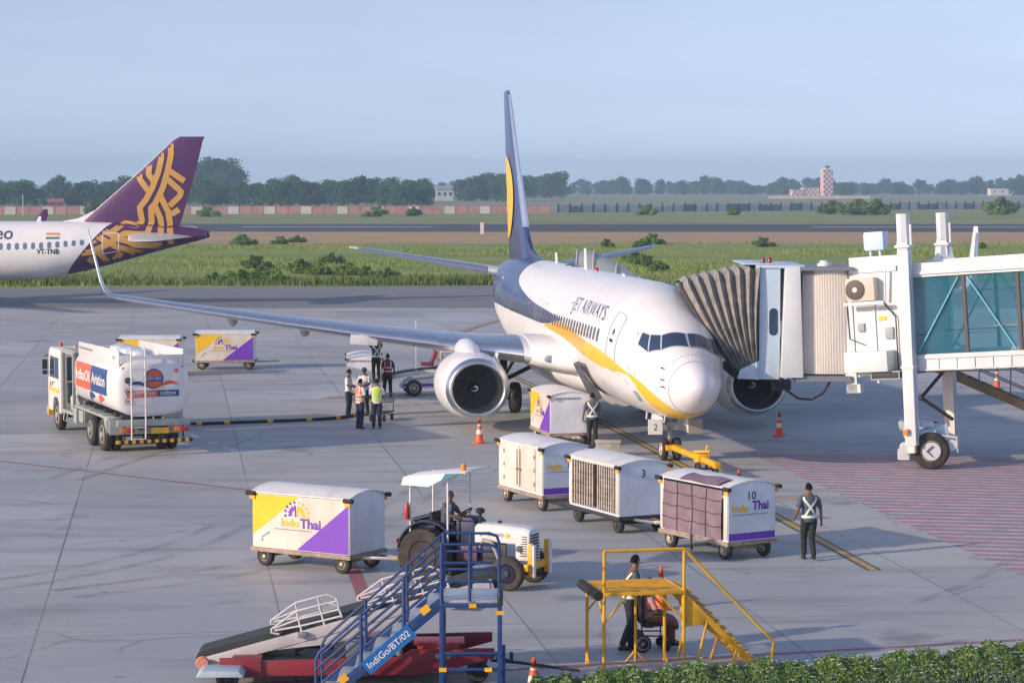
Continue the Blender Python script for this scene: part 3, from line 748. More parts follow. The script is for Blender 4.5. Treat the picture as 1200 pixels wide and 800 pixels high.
# skin joints round the barrel
b = MB()
for s0 in (2.0, 6.05, 9.6, 13.3, 17.1, 21.2, 24.9): ribbon_s(F7, [(s0, -1.9+3.8*i/40+.0) for i in range(41)] if s0 > 3 else [(s0+.9, .95+1.9*i/30) for i in range(31)], .022, .0135, b)
for ph in (.62, 1.9): ribbon_s(F7, [(6+18*i/60, ph) for i in range(61)], .018, .0135, b)
b.build('skin_joint', M('skin_joint_grey', (.60,.61,.62), .5), fus, smooth=60)
b = MB(); rq = random.Random(12)
for _ in range(46):
    s0 = rq.uniform(2.6, 27); ph = rq.choice([rq.uniform(1.75, 2.3), rq.uniform(.9, 1.2), rq.uniform(1.5, 1.9)]); wd = rq.uniform(.05, .16); hh = rq.uniform(.015, .04)
    patch(F7, [(s0, ph-hh/2), (s0+wd, ph-hh/2), (s0+wd, ph+hh/2), (s0, ph+hh/2)], .0165, b, 0, 2)
b.build('stencil', M('stencil_grey', (.42,.43,.45), .6), fus, smooth=0)['kind'] = 'stuff'
# cabin windows, starboard side
for i in range(50):
    s0 = 6.45+i*.508
    if s0 > 31.2 or (i in (17, )): continue
    ph = 1.345 if s0 < 25 else 1.345-.008*(s0-25)
    b = MB(); fill(F7, rrect(s0-.12, s0+.12, ph-.10, ph+.10, .1), .016, b); b.build('cabin_window', CABG, fus, smooth=60)
# doors and hatches (starboard)
b = MB(); ribbon_s(F7, rrect(4.45, 5.3, .84, 1.80, .18), .045, .016, b, closed=True)
d1 = b.build('service_door', LINEG, fus, smooth=60)
b = MB(); fill(F7, rrect(4.8, 5.06, 1.29, 1.34, .03), .02, b); d1b = b.build('handle', DARK, d1, smooth=60)
b = MB(); fill(F7, rrect(4.83, 4.97, 1.12, 1.22, .07), .018, b); b.build('porthole', CABG, d1, smooth=60)
b = MB(); ribbon_s(F7, rrect(28.9, 29.7, .95, 1.62, .15), .04, .018, b, closed=True); b.build('service_door', M('white_line', (.6,.62,.66), .5), fus, smooth=60)
for s0 in (17.6, 18.6):
    b = MB(); ribbon_s(F7, rrect(s0-.26, s0+.26, 1.1, 1.52, .08), .03, .018, b, closed=True); b.build('exit_hatch', M('white_line', (.6,.62,.66), .5), fus, smooth=60)
# open forward hold hatch: a dark patch on the skin stands for its shaded interior
b = MB(); fill(F7, rrect(8.6, 9.9, 1.93, 2.55, .12), .014, b); h = b.build('hold_hatch', DARK, fus, smooth=60)
b = MB(); ribbon_s(F7, rrect(8.6, 9.9, 1.93, 2.55, .12), .12, .02, b, closed=True); b.build('frame', M('hatch_bronze', (.28,.23,.17), .4, .5), h, smooth=60)
b = MB(); q0 = F7.p(9.95, 1.9, .03); q1 = F7.p(9.95, 2.6, .03)
b.bar(q0, q1+Vector((0, .15, -.25)), .05, .35); b.build('door_edge', STEEL, h)
# probes on the nose
for s0, ph in ((1.4, 1.03), (1.2, 1.35), (1.12, 1.56)):
    b = MB(); q = F7.p(s0, ph, 0); nn = (F7.p(s0, ph, .2)-q).normalized()
    b.tube([q-nn*.02, q+nn*.09, q+nn*.11+Vector((-.10, 0, 0))], .022, 6); b.build('probe', DARK, fus)
# letters on the fuselage
b = MB(); L0 = np.array((11.85, 1.10)); L1 = np.array((6.25, 1.11)); Up = np.array((-.1, -.26))
def fmap(a, c):
    q = L0+(L1-L0)*a+np.array((-.55*c/.26*.26, 0))*0+np.array((.16, -.255))*c*1.0
    return F7.p(q[0], q[1], .02)
vs_, fs_, W_, H_ = text2d('JET AIRWAYS', 1.0, -.012, -.12, 1.05)
b.add([fmap(x/W_, y/.72) for x, y in vs_], fs_); b.build('lettering', NAVY, fus, smooth=0)
# small emblem patch near the nose
b = MB(); fill(F7, rrect(3.0, 3.3, 2.02, 2.27, .08), .016, b); b.build('emblem', M('emblem_green', (.25,.33,.30), .5, var=.4, scale=14), fus, smooth=60)
b = MB()
for s0 in np.arange(2.2, 5, .5): pass
# antennas, beacon
def blade(F, s0, h, c0, name, mat, parent, phi=0.0):
    q = F.p(s0, phi, -.02); b = MB()
    b.prism([(0, 0), (c0, 0), (c0*1.05, h), (c0*.55, h)], lambda a, z, d: (q.x+a, q.y+d, q.z+z), -.025, .025)
    return b.build(name, mat, parent, bevel=.006)
blade(F7, 24.6, .42, .38, 'antenna', AIRW, fus); blade(F7, 18.2, .75, .45, 'antenna', AIRW, fus)
blade(F7, 11.0, .1, .5, 'antenna', AIRW, fus)
b = MB(); b.lathe([(.09, 0), (.085, .06), (.05, .12), (0, .14)], F7.p(16.3, 0, -.02), (0, 0, 1), 14); b.build('beacon', M('beacon_red', (.5,.02,.02), .2), fus)
for s0 in (20.7, 22.0):
    b = MB(); fill(F7, rrect(s0-.35, s0+.35, -.12, .06, .1), .015, b); b.build('vent', DARK, fus, smooth=60)
b = MB(); q = F7.p(2.55, 2.75, 0)
b.tube([q, q+Vector((.05, .02, -.22))], .02, 6); q = F7.p(6.2, 3.0, 0); b.tube([q, q+Vector((.1, 0, -.28))], .03, 6); b.build('drain_mast', AIRW, fus)
# belly fairing
b = MB(); rings = []
for s0, hw, zb in [(11.6,.8,1.28),(12.6,1.5,1.16),(14,1.98,1.06),(17,2.08,1.02),(20,2.05,1.04),(22,1.6,1.14),(23.6,.7,1.28)]:
    rings.append([Vector((s0, hw*math.sin(a), (2.05 if s0 not in (11.6, 23.6) else 1.7)+( -(2.05-zb)*math.cos(a) if math.cos(a) > 0 else -.35*math.cos(a)))) for a in [2*math.pi*j/28 for j in range(28)]])
b.loft(rings); b.build('belly_fairing', AIRW, fus, smooth=60)

# ---- wings
UPY = (0, 1, 0)
def foil(le, chord, th, dirx, up, n=14, cam=.02):
    # returns ring of points; dirx: chord direction (unit), up: thickness direction
    out = []
    for i in range(n+1):
        t = (1-math.cos(math.pi*i/n))/2
        yt = 5*th*(.2969*math.sqrt(t)-.126*t-.3516*t*t+.2843*t**3-.1036*t**4)
        out.append(le+dirx*chord*t+up*chord*(yt+cam*(.05/.02*yt+math.sin(math.pi*t))))
    for i in range(n-1, 0, -1):
        t = (1-math.cos(math.pi*i/n))/2
        yt = 5*th*(.2969*math.sqrt(t)-.126*t-.3516*t*t+.2843*t**3-.1036*t**4)
        out.append(le+dirx*chord*t-up*chord*(yt*(1-7.5*cam)-cam*.5*math.sin(math.pi*t)))
    return out
def wing_secs(sg):
    S = []   # (le, chord, thick, up)
    def z(y): return 2.42+(y-1.9)*.092+.00195*(y-1.9)**2
    def le(y): return 13.0+(y-1.9)*.72 if y < 4.2 else 13.0+2.3*.72+(y-4.2)*.518
    def te(y): return 20.3+(y-1.9)*.06 if y < 5.8 else 20.3+3.9*.06+(y-5.8)*.205
    py = lambda y: sg*y if sg > 0 or y < 4 else sg*(4+(y-4)*.89)
    for y in (1.2, 1.9, 3.0, 4.2, 5.8, 8, 11, 14, 16.2, 16.9):
        S.append((Vector((le(y), py(y), z(y))), te(y)-le(y), .135 if y < 4 else .115, Vector((0, 0, 1))))
    y0 = 16.9; l0 = le(y0); zz = z(y0)
    for t, dy, dz, dx, c in ((25, .25, .06, .2, 1.5), (50, .48, .26, .45, 1.32), (68, .64, .62, .75, 1.15), (74, .85, 1.45, 1.25, .88), (76, 1.04, 2.25, 1.75, .62), (76, 1.1, 2.5, 1.98, .45)):
        S.append((Vector((l0+dx, sg*abs(py(y0))+sg*dy, zz+dz)), c, .09, Vector((0, -sg*math.sin(R(t)), math.cos(R(t))))))
    return S
for sg in (1, -1):
    S = wing_secs(sg); X = Vector((1, 0, 0))
    b = MB(); b.loft([foil(*q[:3], X, q[3]) for q in S[:11]]); wg = b.build('wing', WINGG, jet, smooth=50)
    b = MB(); b.loft([foil(q[0], q[1], q[2], X, q[3]) for q in S[10:]]); b.build('winglet', AIRW, wg, smooth=50)
    b = MB(); up = Vector((0, 0, 1))
    b.loft([foil(Vector((lx, sg*yy, zz)), ch, th, X, up, 14) for lx, yy, zz, ch, th in ((10.6,1.0,2.35,10.0,.11),(11.2,1.65,2.38,9.2,.125),(12.0,2.0,2.42,8.4,.138),(12.75,2.35,2.45,7.65,.141),(13.42,2.75,2.50,7.0,.138))])
    b.build('wing_root_fairing', AIRW, wg, smooth=60)
    # polished slats along the leading edge
    b = MB()
    def nose_ring(q, k=.11):
        f = foil(q[0]-X*.012, q[1], q[2]*1.03, X, q[3], 14); n = 14
        return [f[j] for j in (5, 4, 3, 2, 1, 0)]+[f[-1], f[-2], f[-3], f[-4]]
    for i0, i1 in ((2, 4), (4, 14)):
        b.loft([[v+q[3]*0.006*(1 if j < 6 else -1) for j, v in enumerate(nose_ring(q))] for q in S[i0:i1+1]], closed=False, cap=False)
    b.build('leading_edge', CHROME, wg, smooth=50)
    # flap and aileron joints
    b = MB()
    for y0, y1 in ((2.2, 5.0), (5.9, 11.2), (11.5, 15.6)):
        def tp(y, t=.74):
            for a, c in zip(S[:-1], S[1:]):
                if abs(a[0].y) <= y <= abs(c[0].y):
                    k = (y-abs(a[0].y))/(abs(c[0].y)-abs(a[0].y)); le_ = a[0].lerp(c[0], k); ch = a[1]*(1-k)+c[1]*k
                    th = a[2]*(1-k)+c[2]*k; yt = 5*th*(.2969*math.sqrt(t)-.126*t-.3516*t*t+.2843*t**3-.1036*t**4)
                    return le_+X*ch*t+Vector((0, 0, ch*(yt*1.05+.02*math.sin(math.pi*t))+.006))
        n = 8; vs = []
        for i in range(n+1):
            q = tp(y0+(y1-y0)*i/n); vs += [q, q+X*.05]
        b.add(vs, [(2*i, 2*i+1, 2*i+3, 2*i+2) for i in range(n)])
    b.build('flap_joint', LINEG, wg)
    # flap track fairings
    for y in (7.6, 10.1, 12.7):
        q = None
        for a, c in zip(S[:-1], S[1:]):
            if abs(a[0].y) <= y <= abs(c[0].y):
                k = (y-abs(a[0].y))/(abs(c[0].y)-abs(a[0].y)); q = a[0].lerp(c[0], k); ch = a[1]*(1-k)+c[1]*k
        b = MB(); rings = []
        for t, r in ((0, .03), (.1, .16), (.3, .24), (.55, .25), (.8, .16), (1, .03)):
            cx = q.x+ch*.45+t*2.6; cz = q.z-.16-.16*t
            rings.append([Vector((cx, sg*y+r*.75*math.cos(a), cz+r*1.1*math.sin(a))) for a in [2*math.pi*j/14 for j in range(14)]])
        b.loft(rings); b.build('flap_fairing', M('fairing_grey', (.42,.40,.37), .5, var=.15, scale=3, dirt=.3), wg, smooth=60)
    if sg == 1:
        b = MB(); b.box((16.75, 8.25, 2.92), (.12, .95, .34), Matrix.Rotation(R(4), 3, 'X')); b.build('fuelling_panel', WHITE, wg, bevel=.01)
    # landing light in the wing root
    b = MB(); c0 = Vector((12.62, sg*2.3, 2.47)); b.ball((c0.x-.02, c0.y, c0.z+.02), .17, 12, sc=(.5, 1.15, .75)); b.build('landing_light', M('lamp_lens', (.3,.33,.38), .08, spec=.9), wg)

# ---- engines
def engine(sg):
    yc = 4.83*sg; zc = 1.52; x0 = 12.0
    def ring(b, prof, m, n=40, flat=True, close=True):
        vs = []; fs = []
        for (r, h) in prof:
            for j in range(n):
                a = 2*math.pi*j/n; zz = math.cos(a)*r
                if flat and zz < 0: zz *= .93
                vs.append((x0+h, yc+math.sin(a)*r*1.02, zc+zz))
        for i in range(len(prof)-1):
            for j in range(n): fs.append((i*n+j, i*n+(j+1) % n, (i+1)*n+(j+1) % n, (i+1)*n+j))
        b.add(vs, fs, m)
    b = MB(); ring(b, [(.985,.1),(1.06,.26),(1.13,.6),(1.18,1.1),(1.205,1.7),(1.19,2.4),(1.12,3.1),(1.0,3.8),(.97,3.85),(.90,3.6)], 0)
    e = b.build('engine', AIRW, jet, smooth=50)
    b = MB(); ring(b, [(.80,.75),(.79,.5),(.80,.30),(.83,.12),(.865,.03),(.90,.0),(.94,.01),(.975,.06),(1.005,.13),(1.06,.262)], 0); b.build('inlet_lip', CHROME, e, smooth=60)
    b = MB(); ring(b, [(.80,.752),(.80,1.25)], 0); b.build('inlet_duct', M('inlet_grey', (.30,.31,.33), .45, .2, var=.1), e, smooth=60)
    b = MB(); b.lathe([(.8, 0), (.8, .04)], (x0+1.3, yc, zc), (1, 0, 0), 40)
    fan = b.build('fan', M('fan_dark', (.05,.052,.058), .5, .3), e)
    b = MB()
    for k in range(24):
        a = 2*math.pi*k/24; c, s_ = math.cos(a), math.sin(a); rings = []
        for r, tw in ((.2, 20), (.5, 42), (.78, 60)):
            u = Vector((math.cos(R(tw)), -s_*0+math.sin(R(tw))*(-s_), math.sin(R(tw))*c)); o = Vector((x0+1.2, yc+r*c, zc+r*s_)); wd = .10+.05*r
            nn = Vector((-math.sin(R(tw)), math.cos(R(tw))*(-s_), math.cos(R(tw))*c))*.006
            rings.append([o-u*wd+nn, o+u*wd+nn, o+u*wd-nn, o-u*wd-nn])
        b.loft(rings)
    b.build('blade', M('fan_blade', (.20,.205,.22), .38, .6), fan, smooth=30)['kind'] = 'stuff'
    b = MB(); b.lathe([(0, -.36), (.05, -.33), (.12, -.22), (.19, -.06), (.22, .06)], (x0+1.12, yc, zc), (1, 0, 0), 24); sp = b.build('spinner', M('spinner_dark', (.03,.03,.035), .35), e)
    b = MB(); pts = []
    for i in range(26):
        t = i/25; r = .035+.10*t; a = t*5.2+.6; h = -.36+ (.03 if r < .05 else .03+(r-.05)*1.55)
        pts.append((x0+1.12+h-.012, yc+r*math.cos(a), zc+r*math.sin(a)))
    b.tube(pts, [.008+.018*math.sin(math.pi*i/25) for i in range(26)], 5); b.build('spiral', M('spiral_white', (.8,.8,.8), .4), sp)
    # pylon
    b = MB(); rings = []
    for h, zz0, zz1, hw in ((.55, 2.45, 2.58, .08), (1.2, 2.4, 2.76, .27), (2.2, 2.3, 3.0, .37), (3.2, 2.3, 3.06, .40), (4.4, 2.1, 2.85, .28), (5.6, 2.1, 2.7, .12)):
        x = x0+h; rings.append([Vector((x, yc-hw, zz0)), Vector((x, yc-hw*.92, zz1-.30*(zz1-zz0))), Vector((x, yc-hw*.55, zz1-.06)), Vector((x, yc, zz1)), Vector((x, yc+hw*.55, zz1-.06)), Vector((x, yc+hw*.92, zz1-.30*(zz1-zz0))), Vector((x, yc+hw, zz0))])
    b.loft(rings); b.build('pylon', AIRW, e, smooth=60)
    b = MB(); ring(b, [(.72,3.4),(.70,4.0),(.52,4.6),(.48,4.6)], 0, flat=False); b.lathe([(.36,0),(.3,.4),(.02,.9)], (x0+4.4, yc, zc), (1,0,0), 24); b.build('exhaust_nozzle', M('exhaust_metal', (.22,.19,.16), .35, .8), e, smooth=50)
    # strake
    b = MB(); yy = yc-sg*.75; b.prism([(0, 0), (1.2, 0), (1.2, .3), (.5, .26)], lambda a, z, d: (x0+1.0+a, yy-sg*z*.6+d, zc+.86+z*.9), -.015, .015); b.build('strake', AIRW, e)
engine(1); engine(-1)

# ---- tail
def surf_loft(name, secs, mat, parent, vertical=False, thick=.1):
    b = MB(); X = Vector((1, 0, 0))
    b.loft([foil(Vector(le), ch, th, X, Vector(up), 12, 0 if up == UPY else .012) for le, ch, th, up in secs]); return b.build(name, mat, parent, smooth=50)
fin = surf_loft('tail_fin', [((30.6,0,4.9),6.7,.075,UPY),((30.8,0,5.3),6.6,.075,UPY),((32.3,0,6.6),5.5,.075,UPY),((34.6,0,9.3),3.75,.08,UPY),((36.55,0,11.6),2.35,.09,UPY),((37.2,0,12.35),1.8,.09,UPY),((37.55,0,12.55),1.35,.06,UPY)], NAVY, jet)
b = MB()   # bare metal leading edge of the fin
fs = [((32.3,0,6.6),5.5,.075),((34.6,0,9.3),3.75,.08),((36.55,0,11.6),2.35,.10),((37.2,0,12.35),1.8,.09)]
rg = []
for le, ch, th in fs:
    f = foil(Vector(le)-Vector((.012, 0, 0)), ch, th*1.08, Vector((1, 0, 0)), Vector(UPY), 12, 0); rg.append([f[j] for j in (2, 1, 0)]+[f[-1], f[-2]])
b.loft(rg, closed=False, cap=False); b.build('leading_edge', CHROME, fin, smooth=60)
b = MB(); b.prism([(27.2, 5.33), (31.2, 5.2), (33.0, 7.2), (32.0, 6.28), (31.0, 5.72), (29.4, 5.45)], lambda a, z, d: (a, d, z), -.09, .09); b.build('dorsal_fillet', NAVY, fin, bevel=.04)
# yellow sun emblem on the fin, both faces, scalloped on the trailing side
def fin_y(x, z):
    zs = [4.9, 6.6, 9.3, 11.6, 12.35]; le = np.interp(z, zs, [30.6, 32.3, 34.6, 36.55, 37.2]); ch = np.interp(z, zs, [6.7, 5.5, 3.75, 2.35, 1.8]); t = min(1, max(0, (x-le)/ch))
    return ch*5*.08*(.2969*math.sqrt(t)-.126*t-.3516*t*t+.2843*t**3-.1036*t**4)*1.06
b = MB()
for sg in (1, -1):
    zc, hz_, N = 7.85, 1.85, 40; vs = []
    for i in range(N+1):
        z = zc-hz_+2*hz_*i/N; k = math.sqrt(max(0, 1-((z-zc)/hz_)**2))
        te = np.interp(z, [4.9, 12.55], [37.3, 38.9])-.12; notch = .35*max(0, math.cos(i*.55))**6 if 4 < i < 36 else 0
        x1 = te-notch; x0 = te-3.0*k
        if x0 > x1: x0 = x1
        for j in range(9):
            x = x0+(x1-x0)*j/8; vs.append((x, sg*(fin_y(x, z)+.022), z))
    b.add(vs, [(i*9+j, i*9+j+1, (i+1)*9+j+1, (i+1)*9+j) for i in range(N) for j in range(8)])
b.build('sun_emblem', YEL, fin, smooth=60)
for sg in (1, -1):
    UPZ = (0, 0, 1)
    st = surf_loft('tailplane', [((33.2,sg*.3,4.55),4.3,.10,UPZ),((33.6,sg*.9,4.62),3.9,.10,UPZ),((36.9,sg*(6.75 if sg > 0 else 6.35),5.58),1.6,.09,UPZ),((37.2,sg*(7.05 if sg > 0 else 6.65),5.63),1.25,.05,UPZ)], WINGG, jet)
    b = MB(); rg = []
    for le, ch, th in (((33.9,sg*1.45,4.71),3.68,.10),((36.9,sg*(6.75 if sg > 0 else 6.35),5.58),1.6,.09)):
        f = foil(Vector(le)-Vector((.012, 0, 0)), ch, th*1.06, Vector((1, 0, 0)), Vector(UPZ), 12); rg.append([f[j] for j in (3, 2, 1, 0)]+[f[-1], f[-2], f[-3]])
    b.loft(rg, closed=False, cap=False); b.build('leading_edge', CHROME, st, smooth=60)
# ---- landing gear
def wheel(name, parent, c, r, w, ax, rimmat, hub=.55):
    c = Vector(c); ax = Vector(ax).normalized()
    b = MB(); b.lathe([(r*hub, -w/2*.8), (r*.82, -w/2), (r*.95, -w/2*.8), (r, -w/2*.4), (r, w/2*.4), (r*.95, w/2*.8), (r*.82, w/2), (r*hub, w/2*.8)], c, ax, 28)
    o = b.build(name, TYRE, parent, smooth=50)
    b = MB()
    for s_ in (1, -1): b.lathe([(r*hub, .0), (r*hub*.92, .02), (r*hub*.75, -.03), (r*.22, -.025), (r*.18, .03), (0, .035)], c+ax*s_*w/2*.8, ax*s_, 20)
    b.build('rim', rimmat, o, smooth=40)
    return o
ng = MB(); ng.tube([(4.0,0,1.7),(4.0,0,.36)], [.10,.08], 12); ng.tube([(4.0,-.3,.345),(4.0,.3,.345)], .06, 10); ng.tube([(4.0,0,.9),(4.7,0,1.55)], .05, 8); ng.tube([(3.9,.05,.5),(3.75,.05,.75),(3.9,.05,1.0)], .03, 6); ng.box((3.86,0,1.12),(.12,.3,.14))
g = ng.build('nose_gear', STEEL, jet, smooth=40)
for y in (-.21, .21): wheel('wheel', g, (4.0, y, .345), .345, .2, (0, 1, 0), RIMW)
for sg in (1, -1):
    b = MB(); b.box((4.05, sg*.42, 1.13), (1.5, .04, .5), Matrix.Rotation(sg*R(8), 3, 'X')); dd = b.build('gear_door', AIRW, g, bevel=.01)
    b = MB(); b.box((3.28, sg*.62, 1.1), (.03, .44, .46)); 
    if sg == 1:
        put_text(b, '2', lambda a, c: (3.262, .67-a, 1.0+c), height=.2)
        b.m = [0]*6+[1]*(len(b.m)-6)
    b.build('gear_door_plate', [AIRW, BLACKT] if sg == 1 else [M('door_inside', (.33,.30,.24), .5)], g)
for sg in (1, -1):
    b = MB(); b.tube([(19.6, sg*2.86, 2.3), (19.6, sg*2.86, .56)], [.15, .12], 12); b.tube([(19.6, sg*2.35, .56), (19.6, sg*3.37, .56)], .08, 10)
    b.tube([(19.6, sg*2.86, 1.2), (19.6, sg*1.2, 2.0)], .08, 8); b.tube([(19.6, sg*2.86, .8), (18.9, sg*2.86, 1.25), (19.5, sg*2.86, 1.7)], .05, 6); b.tube([(19.6, sg*2.86, 1.3), (17.6, sg*2.7, 2.2)], .06, 8)
    g = b.build('main_gear', DARK, jet, smooth=40)
    for d in (-.43, .43): wheel('wheel', g, (19.6, sg*(2.86+d), .565), .565, .38, (0, 1, 0), STEEL)
    b = MB(); b.box((19.6, sg*3.5, 1.75), (1.0, .05, 1.0)); b.build('gear_door', AIRW, g, bevel=.02)

# ================================================================== TAIL OF THE OTHER AIRLINER
PUR = M('deep_purple', (.085,.022,.10), .35, coat=.3, var=.05, scale=.6); GOLD = M('gold_livery', (.60,.34,.075), .4, coat=.2)
STA = [(0,3.0,3.0,0),(.1,3.5,2.5,.5),(.5,3.95,2.15,1.0),(1.5,4.5,1.9,1.55),(3,5.3,1.75,1.85),(5,5.83,1.70,1.97),(8,5.84,1.70,1.975),(24,5.84,1.70,1.975),(26.5,5.84,1.85,1.96),(29,5.82,2.35,1.8),(31,5.77,2.87,1.5),(33,5.68,3.42,1.15),(35,5.55,3.98,.8),(36.6,5.40,4.38,.48),(37.57,5.2,4.65,.3)]
FA = Fus(STA)
# local axis x points aft (to the right); starboard is +y (away)
vis = thing('airliner', 'white airliner with purple and gold patterned tail standing broadside beyond the fuel truck', 'aeroplane', (-21.45-37.57, 165, 0), 0)
fa = fus_mesh(FA, 'fuselage', AIRW, vis, 48)
def zc_shift(s_, phi):  # diagonal colour break
    return s_
b = MB()
def purp(u, v):
    phi = 2*math.pi*v; zt, zb, hw = FA.sec(29.5); z = (zt+zb)/2+(zt-zb)/2*math.cos(phi)
    s0 = np.interp(z, [1.7, 2.0, 5.5, 5.85], [27.0, 27.35, 30.7, 31.2])
    return FA.p(s0+(37.55-s0)*u, phi, .012)
b.grid(purp, 40, 64); b.build('purple_tail_paint', PUR, fa, smooth=60)
FINS = [((29.3,0,5.3),7.0,.10,UPY),((30.3,0,5.8),6.1,.10,UPY),((33.55,0,9.1),3.9,.10,UPY),((36.15,0,11.5),2.0,.09,UPY),((36.45,0,11.76),1.75,.05,UPY)]
FINS = [((28.9,0,5.3),7.0,.10,UPY),((29.5,0,5.85),6.55,.10,UPY),((33.0,0,9.2),4.3,.10,UPY),((35.1,0,11.3),2.4,.09,UPY),((35.6,0,11.76),1.35,.06,UPY)]
FINS = [((28.3,0,5.3),7.3,.09,UPY),((28.9,0,5.85),6.9,.09,UPY),((33.0,0,9.4),3.85,.09,UPY),((35.25,0,11.45),2.1,.09,UPY),((35.75,0,11.75),1.75,.05,UPY)]
vf = surf_loft('tail_fin', FINS, PUR, vis)
b = MB(); rg = []
for le, ch, th, up in FINS[1:4]:
    f = foil(Vector(le)-Vector((.015, 0, 0)), ch, th*1.1, Vector((1, 0, 0)), Vector(UPY), 12, 0); rg.append([f[j] for j in (1, 0)]+[f[-1]])
b.loft(rg, closed=False, cap=False); b.build('leading_edge', M('pale_leading_edge', (.66,.67,.70), .3), vf, smooth=60)
b = MB(); b.prism([(27.4, 5.83), (29.6, 5.6), (29.75, 6.62), (28.6, 6.05)], lambda a, z, d: (a, d, z), -.1, .1); b.build('dorsal_fillet', AIRW, vf, bevel=.04)
gold = [[(735,118),(736,190),(722,255),(700,330),(668,395),(650,412),(652,470),(640,520)],
        [(693,150),(695,205),(682,262),(655,330),(628,380),(602,412),(612,470),(590,487),(540,478),(490,515)],
        [(648,208),(640,270),(662,300)], [(604,262),(602,290),(638,340)], [(727,255),(792,300)], [(718,290),(778,345),(770,365),(728,405)], [(768,420),(735,440)],
        [(664,400),(690,460),(697,530)], [(690,362),(722,430),(735,520),(738,598)],
        [(415,475),(470,515),(540,548),(590,560)], [(380,520),(440,535),(510,575),(600,602),(700,604)], [(300,606),(400,600),(470,570),(545,520),(600,524),(650,524)],
        [(430,592),(482,652),(532,600)], [(345,565),(430,548)], [(585,604),(545,642)], [(395,625),(440,668)], [(545,545),(590,570),(700,570)]]
def vxz(q): return (q[0]/3.636-243)/16.67+37.57, 8.37-(130+q[1]/3.636-217)/16.67
b = MB()
for pl_ in gold:
    P = [Vector(vxz(q)) for q in pl_]; Q = []
    for a, c in zip(P[:-1], P[1:]):
        k = max(1, int((c-a).length/.12)); Q += [a.lerp(c, i/k) for i in range(k)]
    Q.append(P[-1]); vs = []; ok_ = []
    for i, q in enumerate(Q):
        t = (Q[min(i+2, len(Q)-1)]-Q[max(i-2, 0)]).normalized(); nn = Vector((-t.y, t.x))*.205
        for pp in (q+nn, q, q-nn):
            x, z = pp.x, pp.y
            zt, zb, hw = FA.sec(x); zc = zb+.48*(zt-zb)
            if z < zt-.02:
                k = (z-zc)/((zt-zc) if z > zc else (zc-zb)); y = hw*math.sqrt(max(.0, 1-min(1, abs(k))**2))+.03
            else: y = 0
            zs = [f[0][2] for f in FINS]; le = np.interp(z, zs, [f[0][0] for f in FINS]); ch = np.interp(z, zs, [f[1] for f in FINS]); tt = (x-le)/ch
            if z > zs[0]-.2 and 0 <= tt <= 1: y = max(y, ch*5*.09*(.2969*math.sqrt(tt)-.126*tt-.3516*tt*tt+.2843*tt**3-.1036*tt**4)*1.1+.03)
            brk = np.interp(z, [1.7, 2.0, 5.5, 5.85], [27.0, 27.35, 30.7, 31.2])+.06
            okk = (z < zt-.02 and x > brk and z > zb+.12) or (z >= zt-.02 and .03 < tt < .985)
            vs.append((x, -y, z)); ok_.append(okk)
    b.add(vs, [f for i in range(len(Q)-1) for f in ((3*i, 3*i+1, 3*i+4, 3*i+3), (3*i+1, 3*i+2, 3*i+5, 3*i+4)) if all(ok_[k] for k in f)])
b.build('gold_lattice', GOLD, vf, smooth=60)
for sg in (1, -1):
    UPZ = (0, 0, 1)
    surf_loft('tailplane', [((31.4,sg*.3,4.75),4.6,.10,UPZ),((31.8,sg*1.0,4.82),4.1,.10,UPZ),((34.4,sg*5.9,5.3),1.7,.09,UPZ),((34.7,sg*6.2,5.33),1.4,.05,UPZ)] if sg == 1 else
              [((31.9,sg*.3,4.72),4.9,.10,UPZ),((32.2,sg*1.0,4.78),4.5,.10,UPZ),((33.0,sg*5.9,4.62),2.3,.10,UPZ),((33.15,sg*6.2,4.60),1.9,.06,UPZ)], M('tailplane_grey', (.62,.63,.62), .35), vis)
    # main wing, almost wholly out of the frame
    S = [((12.2,sg*1.2,2.3),6.6,.13,UPZ),((12.8,sg*2,2.4),6.1,.13,UPZ),((15.0,sg*6.3,2.85),3.9,.12,UPZ),((20.6,sg*16.6,3.9),1.6,.10,UPZ)]
    wv = surf_loft('wing', S, WINGG, vis)
    up2 = (0, -sg*math.sin(R(75)), math.cos(R(75)))
    b = MB(); b.loft([foil(Vector(le), ch, .09, Vector((1, 0, 0)), Vector(up)) for le, ch, up in (((20.6, sg*16.6, 3.9), 1.6, UPZ), ((21.1, sg*17.1, 4.4), 1.45, up2), ((22.3, sg*17.5, 6.1), .7, up2), ((22.6, sg*17.55, 6.5), .35, up2))])
    b.build('winglet', PUR, wv, smooth=60)
    b = MB(); b.lathe([(.95,.0),(1.1,.2),(1.2,1.2),(1.1,2.6),(.85,3.6)], (11.6, sg*5.75, 1.75), (1,0,0), 28, close=True); b.lathe([(.93,.1),(.88,.6),(0,.62)], (11.6, sg*5.75, 1.75), (1,0,0), 28); b.build('engine', AIRW, vis, smooth=50)
    b = MB(); b.tube([(17.7, sg*3.8, 2.4), (17.7, sg*3.8, .6)], .15, 10); g = b.build('main_gear', DARK, vis)
    for d in (-.45, .45): wheel('wheel', g, (17.7, sg*3.8+d, .58), .58, .4, (0, 1, 0), STEEL)
b = MB(); b.tube([(5.07, 0, 2.0), (5.07, 0, .4)], .1, 10); g = b.build('nose_gear', STEEL, vis)
for d in (-.25, .25): wheel('wheel', g, (5.07, d, .38), .38, .22, (0, 1, 0), STEEL)
SLATE = M('slate_ink', (.09,.08,.13), .5)
for i in range(46):
    s0 = 30.15-1.05-i*.56
    if s0 < 6: break
    b = MB(); ph = -(math.pi/2-.20); fill(FA, rrect(s0-.13, s0+.13, ph-.11, ph+.11, .11), .018, b); b.build('cabin_window', M('blue_cabin_glass', (.14,.20,.32), .2), fa, smooth=60)
